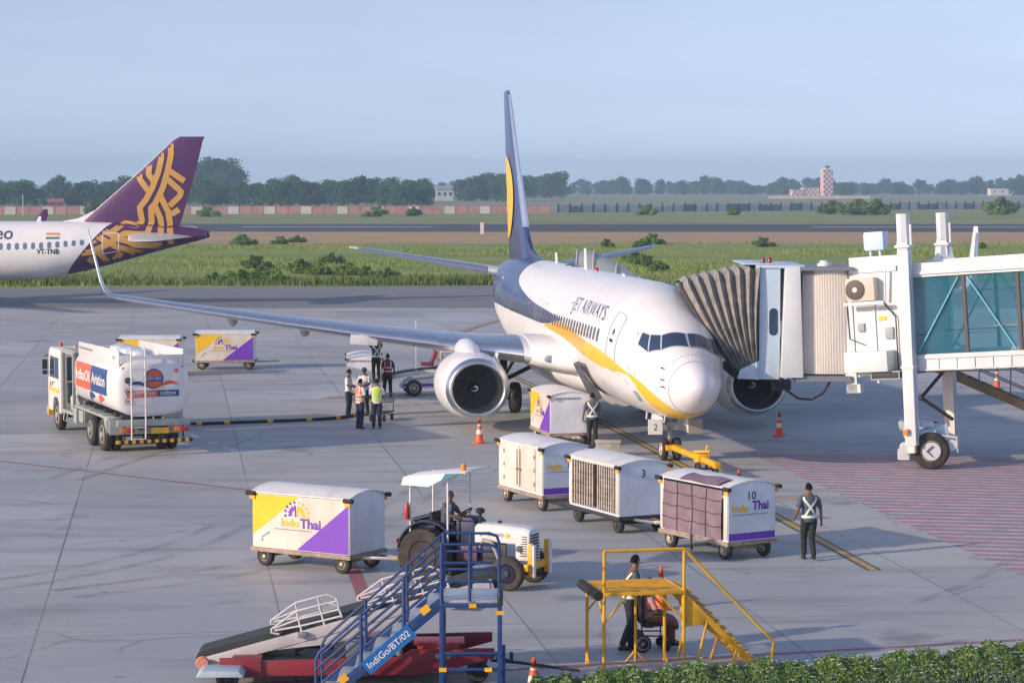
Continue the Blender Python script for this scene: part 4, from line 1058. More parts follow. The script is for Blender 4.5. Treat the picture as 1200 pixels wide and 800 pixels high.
# rear door outline
b = MB(); ribbon_s(FA, rrect(30.5, 31.6, -2.0, -1.05, .2), .07, .03, b, closed=True); b.build('door', M('door_outline', (.75,.75,.75), .4), fa, smooth=60)
def side(x, z, off=.02):
    zt, zb, hw = FA.sec(x); zc = zb+.48*(zt-zb); k = max(-1, min(1, (z-zc)/((zt-zc) if z > zc else (zc-zb))))
    return Vector((x, -(hw*math.sqrt(1-k*k)+off), z))
def px2(x): return (x/3.636-243)/16.67+37.57
b = MB(); put_text(b, 'eo', lambda a, c: side(px2(5)+a, 8.37-(130+543/3.636-217)/16.67+c), width=1.22, bold=.012); put_text(b, 'n', lambda a, c: side(px2(5)-.85+a, 8.37-(130+543/3.636-217)/16.67+c), width=.6, bold=.012); b.build('lettering', SLATE, fa, smooth=0)
b = MB(); put_text(b, 'VT-TNB', lambda a, c: side(px2(182)+a, 8.37-(130+606/3.636-217)/16.67+c), width=1.55, height=.36, bold=.02); b.build('registration', BLACKT, fa, smooth=0)
b = MB(); xa, xb = px2(220), px2(276); zt_ = 8.37-(130+517/3.636-217)/16.67
for k in range(3): b.add([side(xa, zt_-.145*k), side(xb, zt_-.145*k), side(xb, zt_-.145*(k+1)+.004), side(xa, zt_-.145*(k+1)+.004)], [(0, 1, 2, 3)], k)
b.build('flag', [M('saffron', (.80,.25,.05), .5), WHITE, M('flag_green', (.03,.25,.10), .5)], fa, smooth=0)
blade(FA, 25.6, .35, .35, 'antenna', AIRW, fa)
b = MB(); b.lathe([(.28, 0), (.22, .25)], (37.5, 0, 4.92), (1, 0, .1), 14); b.build('tail_exhaust', M('exhaust_dark', (.06,.05,.06), .5, .5), fa)
# ================================================================== GROUND EQUIPMENT
def ground_wheel(parent, c, r, w, ax, rim, name='wheel'): return wheel(name, parent, c, r, w, ax, rim, .58)
TARP = M('mauve_tarpaulin', (.215,.155,.185), .65, var=.22, scale=2.2, bump=.5, dirt=.15)
CREAM = M('cream_panel', (.70,.66,.58), .45, var=.07, scale=1.5, dirt=.38, bump=.25)
PALEB = M('grey_white_panel', (.74,.78,.84), .42, var=.07, scale=1.5, dirt=.26, bump=.25)  # paler and bluer, with sky fill on the shaded cart ends put into the colour
DECK = M('rusty_frame', (.34,.27,.20), .7, var=.3, scale=6, dirt=.7)
TXG = M('grey_ink', (.28,.27,.26), .6)
CL, CW, CZ, CHH = 2.62, 1.32, .42, 1.2
def indothai_side(b, dx=0.0):
    # panel on local -y face: local a along x (-CL/2..CL/2), c up (0..CHH)
    y = -CW/2-.012
    f = lambda a, c, d=0: Vector((-CL/2+a, y-d, CZ+c))
    b.box((0, -CW/2-.006, CZ+CHH/2), (CL-.02, .012, CHH-.02), None, 0)
    L = CL-.02
    b.poly([f(.02, .28, .004), f(.02, CHH-.02, .004), f(1.28, CHH-.02, .004)], 1)
    b.poly([f(1.22, .02, .004), f(L, .02, .004), f(L, CHH-.12, .004)], 2)
    put_text(b, 'Indo', lambda a, c: f(.80+a, .53+c, .009), width=.48, height=.17, m=1, bold=.03)
    put_text(b, 'Thai', lambda a, c: f(1.31+a, .51+c, .009), width=.56, height=.21, m=2, bold=.03)
    # fan-shaped emblem: petals in two colours
    cx, cy = 1.22, .78
    for k in range(5):
        a = R(98+k*23); cc = 2
        for s_, mm in ((1, 2), (-1, 1)):
            an = a if s_ == 1 else math.pi-a
            for r0, r1, wd in ((.08, .24, .034), (.25, .33, .040)):
                c0 = (cx+s_*-.02+math.cos(an)*r0, cy+.02+math.sin(an)*r0*.9); c1 = (cx+s_*-.02+math.cos(an)*r1, cy+.02+math.sin(an)*r1*.9)
                nx, ny = -math.sin(an)*wd, math.cos(an)*wd; mdx, mdy = (c0[0]+c1[0])/2, (c0[1]+c1[1])/2
                b.poly([f(c0[0], c0[1], .009), f(mdx+nx, mdy+ny, .009), f(c1[0], c1[1], .009), f(mdx-nx, mdy-ny, .009)], mm)
    b.poly([f(cx-.045, cy-.04, .009), f(cx-.01, cy-.04, .009), f(cx-.01, cy+.14, .009), f(cx-.045, cy+.10, .009)], 2)
    b.poly([f(cx+.01, cy-.04, .009), f(cx+.045, cy-.04, .009), f(cx+.045, cy+.10, .009), f(cx+.01, cy+.14, .009)], 1)
    x = .62; r = random.Random(4)
    while x < 1.62:      # tiny strapline, unreadable in the photograph
        wd = r.uniform(.02, .05); b.poly([f(x, .435, .006), f(x+wd, .435, .006), f(x+wd, .462, .006), f(x, .462, .006)], 3); x += wd+.018
    for a0, c0, a1, c1 in ((.24, .14, .30, .22), (.40, .30, .47, .38)): b.poly([f(a0, c0, .006), f(a1, c0+.02, .006), f(a1, c1, .006), f(a0+.01, c1-.02, .006)], 4)
    b.poly([f(.27, .22, .006), f(.42, .31, .006), f(.40, .33, .006), f(.26, .25, .006)], 3)
SKYB = M('sky_blue_ink', (.10,.35,.55), .5)
def end_panel(b, num=None, indo=True, stripe=True):
    x = CL/2+.012
    f = lambda a, c, d=0: Vector((x+d, -CW/2+a, CZ+c))
    b.box((CL/2+.006, 0, CZ+CHH/2), (.012, CW-.02, CHH-.02), None, 0)
    if stripe: b.poly([f(.02, .03, .004), f(CW-.02, .03, .004), f(CW-.02, .19, .004), f(.02, .19, .004)], 2)
    if num: put_text(b, num, lambda a, c: f(CW*.5-.0+a, .93+c, .006), height=.19, m=3, bold=.01, center=True)
    if indo:
        put_text(b, 'Indo', lambda a, c: f(.10+a, .66+c, .006), width=.46, height=.17, m=1, bold=.035)
        put_text(b, 'Thai', lambda a, c: f(.66+a, .70+c, .006), width=.46, height=.2, m=2, bold=.035)
        xx = .12; r = random.Random(9)
        while xx < 1.1:
            wd = r.uniform(.02, .05); b.poly([f(xx, .585, .006), f(xx+wd, .585, .006), f(xx+wd, .61, .006), f(xx, .61, .006)], 4); xx += wd+.016
CARTG = 'covered baggage carts on the apron'
def cart(label, x, y, rz, side='livery', num=None, indo=False, stripe=False, towbar=True, darkframe=False, number_mark=False):
    t = thing('baggage_cart', label, 'baggage cart', (x, y, 0), rz, CARTG)
    fm = DARK if darkframe else DECK
    # body shell: floor, back, ends
    b = MB()
    b.bb((-CL/2, -CW/2, CZ), (CL/2, CW/2, CZ+.05))
    b.bb((-CL/2, CW/2-.03, CZ+.05), (CL/2, CW/2, CZ+CHH))
    b.bb((-CL/2, -CW/2, CZ+.05), (-CL/2+.03, CW/2-.03, CZ+CHH)); b.bb((CL/2-.03, -CW/2, CZ+.05), (CL/2, CW/2-.03, CZ+CHH))
    b.build('body', PALEB, t, bevel=.006)
    b = MB(); rings = []
    n = 10; e = .03
    for xx in (-CL/2-e, CL/2+e):
        top = [Vector((xx, -CW/2-e+(CW+2*e)*i/n, CZ+CHH+.03+.13*(1-((i/n-.5)*2)**2))) for i in range(n+1)]
        rings.append(top+[v-Vector((0, 0, .028)) for v in reversed(top)])
    b.loft(rings); b.build('roof', WHITE, t, smooth=50)
    for sx in (-1, 1):   # gable infill under the curved roof
        b = MB(); b.prism([(-CW/2, CZ+CHH), (CW/2, CZ+CHH)]+[(CW/2-CW*i/n, CZ+CHH+.128*(1-((i/n-.5)*2)**2)) for i in range(1, n)], lambda a, z, d: (d, a, z), sx*(CL/2-.03), sx*CL/2); b.build('gable', PALEB, t)
    b = MB()
    b.bb((-CL/2-.05, -CW/2-.04, CZ-.09), (CL/2+.05, -CW/2+.03, CZ-.003)); b.bb((-CL/2-.05, CW/2-.03, CZ-.09), (CL/2+.05, CW/2+.04, CZ-.003))
    for xx in (-CL/2, -.9, 0, .9, CL/2): b.bb((xx-.04, -CW/2+.031, CZ-.085), (xx+.04, CW/2-.031, CZ-.006))
    for xx in (-1.0, 1.0): b.bb((xx-.05, -.5, .19), (xx+.05, .5, .26)); b.bb((xx-.06, -.3, .263), (xx+.06, .3, CZ-.092))
    b.tube([(-1, -.45, .3), (-.4, -.45, .34), (.95, -.45, .31)], .025, 6)
    b.build('chassis', fm, t, bevel=.005)
    for xx in (-1.05, 1.05):
        for yy in (-.53, .53): ground_wheel(t, (xx, yy, .215), .215, .14, (0, 1, 0), RIMW if not darkframe else M('dark_rim', (.09,.10,.09), .6, dirt=.3))
    for sx in (-1, 1):
        for sy in (-1, 1):
            b = MB(); b.tube([(sx*(CL/2-.10), sy*(CW/2+.05), CZ+CHH-.01), (sx*(CL/2+.13), sy*(CW/2+.05), CZ+CHH-.01)], .05, 8); b.box((sx*(CL/2-.02), sy*(CW/2+.03), CZ+CHH-.09), (.14, .03, .09), None, 1)
            b.build('corner_bumper', [BLACK, YPAINT], t)
    mats = [CREAM, CYEL, PURPLE, TXG, SKYB]
    if side == 'livery':
        b = MB(); indothai_side(b); b.build('side_panel', mats, t, smooth=0)
        b = MB()
        b.T = Matrix.Rotation(math.pi, 4, 'Z'); indothai_side(b); b.T = None; b.build('side_panel', mats, t, smooth=0)
    elif side == 'doors':
        for k in (0, 1):
            b = MB(); x0 = -CL/2+.32+k*.95; b.bb((x0+.01, -CW/2-.02, CZ+.06), (x0+.93, -CW/2+.01, CZ+CHH-.05)); d = b.build('door', CREAM, t, bevel=.008)
            b = MB(); b.tube([(x0+(.86 if k == 0 else .08), -CW/2-.045, CZ+.12), (x0+(.86 if k == 0 else .08), -CW/2-.045, CZ+CHH-.12)], .013, 6); b.box((x0+(.86 if k == 0 else .08), -CW/2-.045, CZ+.55), (.10, .04, .05)); b.build('latch', M('rusty_latch', (.3,.2,.1), .7), d)
            b = MB()
            for zz in (.25, .6, .95): b.box((x0+(.03 if k == 0 else .9), -CW/2-.028, CZ+zz), (.05, .02, .1))
            b.build('hinge', DECK, d)
        b = MB(); b.bb((-CL/2, -CW/2-.012, CZ+.04), (-CL/2+.32, -CW/2+.01, CZ+CHH)); b.bb((-CL/2+2.22, -CW/2-.012, CZ+.04), (CL/2, -CW/2+.01, CZ+CHH)); b.bb((-CL/2+.32, -CW/2-.01, CZ+CHH-.05), (CL/2-.4, -CW/2+.01, CZ+CHH)); b.build('side_panel', CREAM, t, bevel=.005)
    elif side == 'lattice':
        dk = MB(); dk.bb((-CL/2+.1, -CW/2+.15, CZ+.06), (CL/2-.1, -CW/2+.2, CZ+CHH-.04)); dk.build('interior_shade_sheet', M('interior_shade', (.05,.03,.03), .8), t)  # dark sheet added close behind the gates stands for the shaded cart interior
        for k, (x0, x1) in enumerate(((-CL/2+.16, -.05), (.22, CL/2-.16))):
            b = MB(); n = 8
            for i in range(n+1):
                xx = x0+(x1-x0)*i/n; b.box((xx, -CW/2-.005, CZ+CHH/2), (.042, .02, CHH-.1))
            for i in range(n):
                xa, xb = x0+(x1-x0)*i/n, x0+(x1-x0)*(i+1)/n; m_ = 4
                for j in range(m_):
                    z0 = CZ+.08+(CHH-.16)*j/m_; z1 = CZ+.08+(CHH-.16)*(j+1)/m_
                    b.bar((xa, -CW/2+.012, z0), (xb, -CW/2+.012, z1), .008, .012, 0, (0, 1, 0)); b.bar((xa, -CW/2+.022, z1), (xb, -CW/2+.022, z0), .008, .02, 0, (0, 1, 0))
            b.build('lattice_gate', M('lattice_paint', (.50,.44,.38), .55, var=.2, scale=4, dirt=.5), t, smooth=0)
        b = MB(); b.bb((-CL/2, -CW/2-.015, CZ+.05), (-CL/2+.13, -CW/2+.03, CZ+CHH)); b.bb((CL/2-.13, -CW/2-.015, CZ+.05), (CL/2, -CW/2+.03, CZ+CHH)); b.bb((-CL/2+.131, -CW/2-.013, CZ+CHH-.05), (CL/2-.131, -CW/2+.03, CZ+CHH)); b.build('side_frame', CREAM, t, bevel=.005)
    elif side == 'tarp':
        b = MB(); r = random.Random(5)
        def tf(u, v):
            xx = -CL/2+.15+(CL-.33)*u; sag = .03*math.sin(u*9)*math.sin(v*math.pi)+.015*math.sin(u*31+v*5)
            return Vector((xx+ (1-v)*.03*math.sin(u*math.pi*2), -CW/2-.035-sag*.6-.02*(1-v), CZ+.03+(CHH-.08)*v))
        b.grid(tf, 60, 24); 
        tp = b.build('tarpaulin', TARP, t, smooth=80)
        b = MB()
        for v in (.26, .52, .78): 
            pts = [tf(i/30, v)+Vector((0, -.012, .012*math.sin(i*.9))) for i in range(31)]; b.tube(pts, .010, 5)
        for u in (.25, .5, .75): b.tube([tf(u, i/12)+Vector((0, -.01, 0)) for i in range(13)], .010, 5)
        q = tf(.5, 0); b.tube([q, q+Vector((.02, -.01, -.25)), q+Vector((.03, 0, -.36))], .03, 6)
        b.build('strap', M('strap_dark', (.07,.055,.055), .8), tp)
        b = MB(); b.grid(lambda u, v: Vector((-.5+1.5*u, -CW/2-.05+.42*v, CZ+CHH+.035+.13*(1-((.01+.42*v/CW-.5)*2)**2)*(v > 0)+.02*math.sin(u*7+v*3)+.012)), 16, 6); b.build('folded_flap', TARP, tp, smooth=80)
        b = MB(); b.bb((-CL/2, -CW/2-.015, CZ+.05), (-CL/2+.13, -CW/2+.03, CZ+CHH)); b.bb((CL/2-.15, -CW/2-.015, CZ+.05), (CL/2, -CW/2+.03, CZ+CHH)); b.build('side_frame', CREAM, t, bevel=.005)
    # end panel (+x end)
    b = MB(); end_panel(b, num, indo, stripe)
    b.build('end_panel', [PALEB, CYEL, PURPLE, BLACKT, TXG], t, smooth=0)
    if number_mark:
        b = MB(); xx = -.45; r = random.Random(2)
        while xx < .35: wd = r.uniform(.03, .07); b.box((CL/2+.016, xx+wd/2, CZ+1.12), (.006, wd, .07)); xx += wd+.02
        b.build('stencil', TXG, t, smooth=0)
    if towbar:
        b = MB()
        b.bar((CL/2-.2, -.3, .33), (CL/2+.95, -.04, .36), .06, .06); b.bar((CL/2-.2, .3, .33), (CL/2+.95, .04, .36), .06, .06); b.bar((CL/2+.25, -.2, .345), (CL/2+.25, .2, .345), .05, .05)
        b.bar((CL/2+.75, -.09, .36), (CL/2+1.0, .09, .36), .1, .07, 1)
        b.lathe([(.05, -.02), (.075, 0), (.05, .02), (.03, 0), (.05, -.02)], (CL/2+1.06, 0, .36), (0, 0, 1), 12, close=True)
        b.build('tow_bar', [STEEL, YPAINT], t, bevel=.004)
    b = MB(); b.box((-CL/2-.12, 0, .33), (.24, .08, .06)); b.tube([(-CL/2-.2, 0, .3), (-CL/2-.2, 0, .42)], .03, 8); b.build('hitch', DARK, t)
    return t
cart('yellow, cream and purple panelled baggage cart coupled behind the white tractor', -4.26, 51.28, -R(32))
cart('cream baggage cart with two closed plain doors ahead of the lattice cart', .82, 61.24, -R(64.6), 'doors', None, True, True, towbar=False)
cart('baggage cart numbered 3 with white lattice gates and a dark chassis', 2.60, 57.41, -R(64.5), 'lattice', '3', False, False, darkframe=True, towbar=True)
cart('baggage cart numbered 10 with a mauve tarpaulin side', 4.70, 53.37, -R(58.9), 'tarp', '10', True, True, towbar=False)
cart('yellow, cream and purple baggage cart beside the fuselage and open hold', 1.57, 76.3, -R(76.8), 'livery', None, False, False, number_mark=True)
cart('pale pinkish baggage cart standing behind the group of people under the wing', -5.85, 92.4, -R(86), 'livery', None, False, False, number_mark=True)
cart('yellow, white and purple baggage cart standing alone beyond the fuel truck', -13.06, 106.95, R(1))
cart('baggage cart half hidden behind the tank of the fuel truck', -15.9, 103.2, R(0), towbar=False)

# ------------------------------------------------------------------ traffic cones
CG_ = 'orange traffic cones on the apron'
def cone(label, x, y, h=.75, col=None):
    t = thing('traffic_cone', label, 'traffic cone', (x, y, 0), random.random(), CG_)
    b = MB(); b.bb((-.19, -.19, 0), (.19, .19, .035)); b.build('base', CONEO, t, bevel=.01)
    b = MB(); rr = lambda z: .145*(1-z/h)+.028*(z/h)
    zs = [.036, h*.36, h*.36, h*.52, h*.52, h*.68, h*.68, h*.78, h*.78, h]; ms = [0, 0, 1, 1, 0, 0, 1, 1, 0]
    for i in range(len(zs)-1):
        if zs[i+1]-zs[i] < 1e-6: continue
        b.lathe([(rr(zs[i]), zs[i]), (rr(zs[i+1]), zs[i+1])], n=18, m=[0, 0, 1, 1, 0, 0, 1, 1, 0][i], close=(i < 8))
    b.build('body', [CONEO, CONEW], t, doubles=.0005); return t
cone('orange traffic cone with white bands in front of the near engine', -1.06, 75.96, .85)
cone('orange traffic cone with white bands under the jet bridge cab', 8.93, 78.04, .85)
cone('small orange traffic cone seen past the jet bridge stairs', 20.01, 96.5, .95)
cone('traffic cone behind the roof of the cart numbered 10', 6.05, 62.2, .8)
cone('faded orange traffic cone standing behind the yellow platform', 2.95, 46.0, .85)
cone('traffic cone at the lower edge beside the hedge', .36, 38.2, .62)

# ------------------------------------------------------------------ fuel truck
OLIVE = M('grey_green_steel', (.36,.40,.37), .5, .1, var=.1, scale=2, dirt=.35)
TANKW = M('tank_white', (.72,.72,.71), .32, var=.03, scale=1, dirt=.12, coat=.2)
CABW = M('cab_white', (.70,.69,.66), .4, var=.04, dirt=.22)
REDO = M('orange_red_vinyl', (.72,.115,.045), .4); NAVYV = M('navy_vinyl', (.02,.075,.24), .4)
tk = thing('fuel_truck', 'white aviation fuel tanker truck with orange and navy lettering', 'fuel truck', (-12.2, 75.0, 0), math.atan2(.922, -.388))
TW, TZ0, TZ1 = 1.16, 1.22, 2.98; TX0, TX1 = -2.7, 3.1
def tsec(x, k=1.0, n=48):
    out = []
    for j in range(n):
        a = 2*math.pi*j/n; c, s_ = math.cos(a), math.sin(a); e = .58
        out.append(Vector((x, TW*k*math.copysign(abs(c)**e, c), (TZ0+TZ1)/2+(TZ1-TZ0)/2*k*math.copysign(abs(s_)**e, s_))))
    return out
b = MB(); b.loft([tsec(TX0-.16, .80), tsec(TX0-.12, .90), tsec(TX0-.04, .975), tsec(TX0, 1), tsec(TX1, 1), tsec(TX1+.04, .975), tsec(TX1+.12, .9)])
tank = b.build('tank', TANKW, tk, smooth=50)
def tside(x, z, off=.012):
    k = (z-(TZ0+TZ1)/2)/((TZ1-TZ0)/2); s_ = abs(k)**(1/.58); c = math.sqrt(max(0, 1-s_*s_)); return Vector((x, TW*c**.58+off, z))
b = MB()
def side_rect(x0, x1, z0, z1, m, off=.010): b.grid(lambda u, v: tside(x0+(x1-x0)*u, z0+(z1-z0)*v, off), 6, 8, m)
side_rect(2.95, .72, 1.78, 2.60, 0); side_rect(.72, -1.5, 1.78, 2.60, 1)
put_text(b, 'IndianOil', lambda a, c: tside(2.82-a, 2.05+c, .020), width=2.0, height=.36, m=2, bold=.025)
put_text(b, 'Aviation', lambda a, c: tside(.58-a, 2.05+c, .020), width=1.9, height=.36, m=2, bold=.025)
for k, (xx, m) in enumerate(((1.15, 1), (-.15, 0))):   # twin flick marks
    pts = []
    for i in range(9):
        t = i/8; pts.append((xx-.9*t, 1.44+.22*math.sin(min(1, t*1.6)*1.9)))
    vs = []
    for i, (x_, z_) in enumerate(pts):
        wd = .02+.09*math.sin(math.pi*min(1, i/8*.9+.1)); vs += [tside(x_, z_+wd, .012), tside(x_, z_-wd, .012)]
    b.add(vs, [(2*i, 2*i+1, 2*i+3, 2*i+2) for i in range(8)], m)
b.build('side_lettering', [REDO, NAVYV, WHITE], tank, smooth=60)
b = MB(); xr = TX0-.175
rf = lambda a, c, d=0: Vector((xr-d, .0-a, TZ0+c))     # a to the right seen from behind
def disc(b, cx, cy, r, m, d=0, n=24, y0=-2, y1=2): b.poly([rf(cx+r*math.cos(2*math.pi*i/n), cy+r*math.sin(2*math.pi*i/n), d) for i in range(n)], m)
disc(b, .0, 1.18, .31, 1, 0, 28); disc(b, 0, 1.18, .275, 0, .004, 28)
b.poly([rf(-.285, 1.10, .008), rf(.285, 1.10, .008), rf(.285, 1.25, .008), rf(-.285, 1.25, .008)], 1)
put_text(b, 'इंडियन ऑयल', lambda a, c: rf(a, 1.135+c, .012), width=.5, height=.1, m=2, center=True)
b.poly([rf(-.85, .62, .004), rf(.12, .62, .004), rf(.12, .82, .004), rf(-.85, .82, .004)], 0); b.poly([rf(.12, .62, .004), rf(.8, .62, .004), rf(.8, .82, .004), rf(.12, .82, .004)], 1)
put_text(b, 'इंडियन ऑयल', lambda a, c: rf(-.78+a, .655+c, .008), width=.82, height=.12, m=2); put_text(b, 'एविएशन', lambda a, c: rf(.2+a, .655+c, .008), width=.5, height=.12, m=2)
for sg, m in ((-1, 1), (1, 0)):
    vs = []
    for i in range(13):
        t = i/12; x_ = sg*(.12+.68*t); z_ = .88+.16*math.sin(t*2.6)+.02; wd = .012+.045*math.sin(math.pi*t); vs += [rf(x_, z_+wd, .004), rf(x_, z_-wd, .004)]
    b.add(vs, [(2*i, 2*i+1, 2*i+3, 2*i+2) for i in range(12)], m)
b.poly([rf(.72, 1.34, .004), rf(.80, 1.42, .004), rf(.72, 1.50, .004), rf(.64, 1.42, .004)], 0)
b.build('tank_sign', [REDO, NAVYV, WHITE], tank, smooth=0)
for k, zc in enumerate((1.14, .82, .50)):   # round warning stickers
    b = MB(); o = (-1.0+.0, zc)
    c2 = [rf(-.80+.105*math.cos(2*math.pi*i/20), zc+.105*math.sin(2*math.pi*i/20), .0) for i in range(20)]
    b.poly(c2, 0)
    if k: b.poly([rf(-.80+.08*math.cos(2*math.pi*i/20), zc+.08*math.sin(2*math.pi*i/20), .004) for i in range(20)], 1); b.poly([rf(-.84, zc-.02, .008), rf(-.76, zc-.02, .008), rf(-.76, zc+.02, .008), rf(-.84, zc+.02, .008)], 2)
    b.build('warning_sticker', [M('sticker_dark', (.08,.09,.11), .5) if k == 0 else M('sticker_red', (.6,.08,.08), .5), WHITE, BLACKT], tank, smooth=0)
# walkway coaming and domes on top
b = MB()
for sy in (1, -1): b.prism([(TX0+.05, 2.72), (TX1-.1, 2.72), (TX1-.1, 3.22), (TX0+.05, 3.28)], lambda a, z, d: (a, d, z), sy*.98, sy*1.04)
b.prism([(-.98, 2.86), (.98, 2.86), (1.0, 3.12), (-1.0, 3.12)], lambda a, z, d: (d, a, z), TX0+.02, TX0+.06)
b.build('coaming', TANKW, tank, bevel=.01)
b = MB(); x = 2.9; r = random.Random(8)
while x > .9: wd = r.uniform(.04, .1); b.box((x-wd/2, 1.044, 3.05), (wd, .006, .07)); x -= wd+.03
for xx in (-1.9, -2.1): b.box((xx, 1.044, 3.02), (.1, .006, .1))
b.build('stencil', TXG, tank, smooth=0)
for xx in (-1.3, .0, 1.3):
    b = MB(); b.lathe([(.42, 0), (.42, .16), (.36, .26), (.15, .33), (0, .34)], (xx, 0, 2.9), (0,0,1), 24); b.build('manhole_dome', M('dome_blue_white', (.62,.68,.74), .3, coat=.3), tank)
for yy in (.92, -.92):
    b = MB(); b.lathe([(.05, 0), (.05, .05), (.03, .08)], (TX0-.02, yy, 2.72), (-1, 0, .1), 12); b.build('marker_lamp', M('lamp_red', (.5,.02,.03), .2), tank)
# ladder
b = MB()
for yy in (.28, .72): b.tube([(TX0+.1, yy, 3.3), (TX0-.12, yy, 3.36), (TX0-.24, yy, 3.25), (TX0-.26, yy, 1.0), (TX0-.22, yy, .48)], .024, 7)
for i in range(8): zz = .55+i*.36; b.tube([(TX0-.25, .28, zz), (TX0-.25, .72, zz)], .018, 6)
b.build('ladder', STEEL if False else WHITE, tk)
# chassis
b = MB(); b.bb((TX0-.15, .36, .82), (6.8, .46, 1.04)); b.bb((TX0-.15, -.46, .82), (6.8, -.36, 1.04))
for xx in (-2.3, -1.4, 0, 1.4, 2.8, 4.4): b.bb((xx-.06, -.355, .85), (xx+.06, .355, 1.0)); b.bb((xx-.09, -.9, 1.043), (xx+.09, .9, 1.25))
for xx in (-.85, .85, 6.05): b.tube([(xx, -1, .5), (xx, 1, .5)], .09, 10)
for xx in (.85, -.85): b.bb((xx-.5, .5, .55), (xx+.5, .58, .75)); b.bb((xx-.5, -.58, .55), (xx+.5, -.5, .75))
b.build('chassis', DARK, tk, bevel=.008)
b = MB()
for sy in (1, -1):
    b.bb((-1.75, sy*.78, 1.06), (3.0, sy*1.2, 1.13)); b.bb((-1.85, sy*.8, .66), (-1.75, sy*1.2, 1.13)); b.bb((1.5, sy*1.14, .72), (1.56, sy*1.2, 1.06)); b.prism([(-1.6, 1.06), (-1.15, 1.06), (-1.6, .6)], lambda a, z, d: (a, d, z), sy*1.16, sy*1.2)
    for xx in (-1, 0, .8, 1.8): b.bb((xx, sy*.8, 1.133), (xx+.05, sy*1.2, 1.17))
b.bb((-1.95, -1.18, .60), (-1.86, 1.18, 1.05)); b.bb((TX0-.2, -1.15, .94), (TX0-.05, 1.15, 1.14)); b.bb((TX0-.02, -.95, .95), (TX0+.5, -.35, 1.3))
for yy in (-.9, -.6, -.3, 0): b.bar((TX0-.1, yy, 1.14), (TX0+.08, yy-.08, 1.55), .04, .04)
b.build('mudguard', OLIVE, tk, bevel=.008)
for xx in (-.85, .85):
    for yy in (1.06, .74, -.74, -1.06): ground_wheel(tk, (xx, yy, .52), .52, .27, (0, 1, 0), M('truck_rim', (.30,.33,.30), .6, var=.2, dirt=.5, scale=5))
for yy in (1.02, -1.02): ground_wheel(tk, (6.05, yy, .52), .52, .28, (0, 1, 0), M('dusty_rim', (.42,.38,.32), .7, var=.2, dirt=.5, scale=5))
# rear bumper with black and yellow bands, lights
b = MB()
for i in range(20): b.bb((TX0-.26, -1.2+i*.12, .42), (TX0-.16, -1.2+(i+1)*.12-.002, .52), i % 2)
b.build('striped_bumper', [BLACK, YPAINT], tk, smooth=0)
for yy in (.85, -.85):
    b = MB(); b.bb((TX0-.24, yy-.22, .74), (TX0-.16, yy-.02, .90), 0); b.bb((TX0-.24, yy, .74), (TX0-.16, yy+.22, .90), 1); b.build('tail_light', [M('lamp_red', (.5,.02,.03), .2), M('lamp_orange', (.75,.22,.03), .25)], tk, bevel=.01)
b = MB(); b.bb((TX0-.22, -.45, .70), (TX0-.2, .1, .88)); b.build('number_plate', YPAINT, tk, smooth=0)
b = MB(); b.bb((TX0-.18, -.95, .55), (TX0-.12, -.9, .93)); b.bb((TX0-.18, .9, .5), (TX0-.12, .95, .93)); b.bb((TX0-.18, -.3, .5), (TX0-.12, -.25, .93)); b.build('bumper_stay', DARK, tk)
# equipment bay between the tank and the cab
b = MB()
for yy in (1.1, -1.1):
    for xx in (3.5, 5.15): b.bb((xx-.05, yy-.05, .82), (xx+.05, yy+.05, 2.72))
    b.bb((3.45, yy-.045, 2.723), (5.2, yy+.045, 2.8)); b.bb((3.45, yy-.06, .72), (5.2, yy+.06, .818))
b.bb((3.45, -1.1, 2.803), (5.35, 1.1, 2.86)); b.bb((3.45, -1.04, .74), (5.2, 1.04, .81)); b.bb((3.9, -1.02, .813), (5.1, -.98, 2.72)); b.build('pump_frame', OLIVE, tk, bevel=.006)
b = MB(); b.bb((5.12, .0, 1.75), (5.16, .98, 2.55)); b.bb((3.5, .1, .82), (5.0, .2, 1.0)); b.bb((4.95, .05, 1.0), (5.1, 1.0, 1.7)); b.build('control_panel', GLASSD, tk, smooth=0)
b = MB(); b.lathe([(.16, 0), (.2, .1), (.2, .45), (.14, .55), (.14, .75), (.06, .82)], (4.35, .75, .82), (0,0,1), 14); b.lathe([(.1, 0), (.12, .4), (.05, .5)], (4.7, .85, .82), (0,0,1), 12); b.tube([(4.35,.75,1.2),(4.0,.9,1.3),(3.8,.8,.9)], .06, 8); b.ball((4.0,.6,1.0), .2, 12); b.build('pump', OLIVE, tk)
b = MB(); b.box((3.2, 1.0, .75), (.45, .3, .5)); b.box((2.3, 1.0, .8), (.6, .3, .4)); b.build('locker', OLIVE, tk, bevel=.02)
b = MB(); b.tube([(4.4, 1.12, .78), (4.4, 1.16, .45), (4.9, 1.16, .45), (4.9, 1.12, .78)], .02, 6); b.build('step', STEEL, tk)
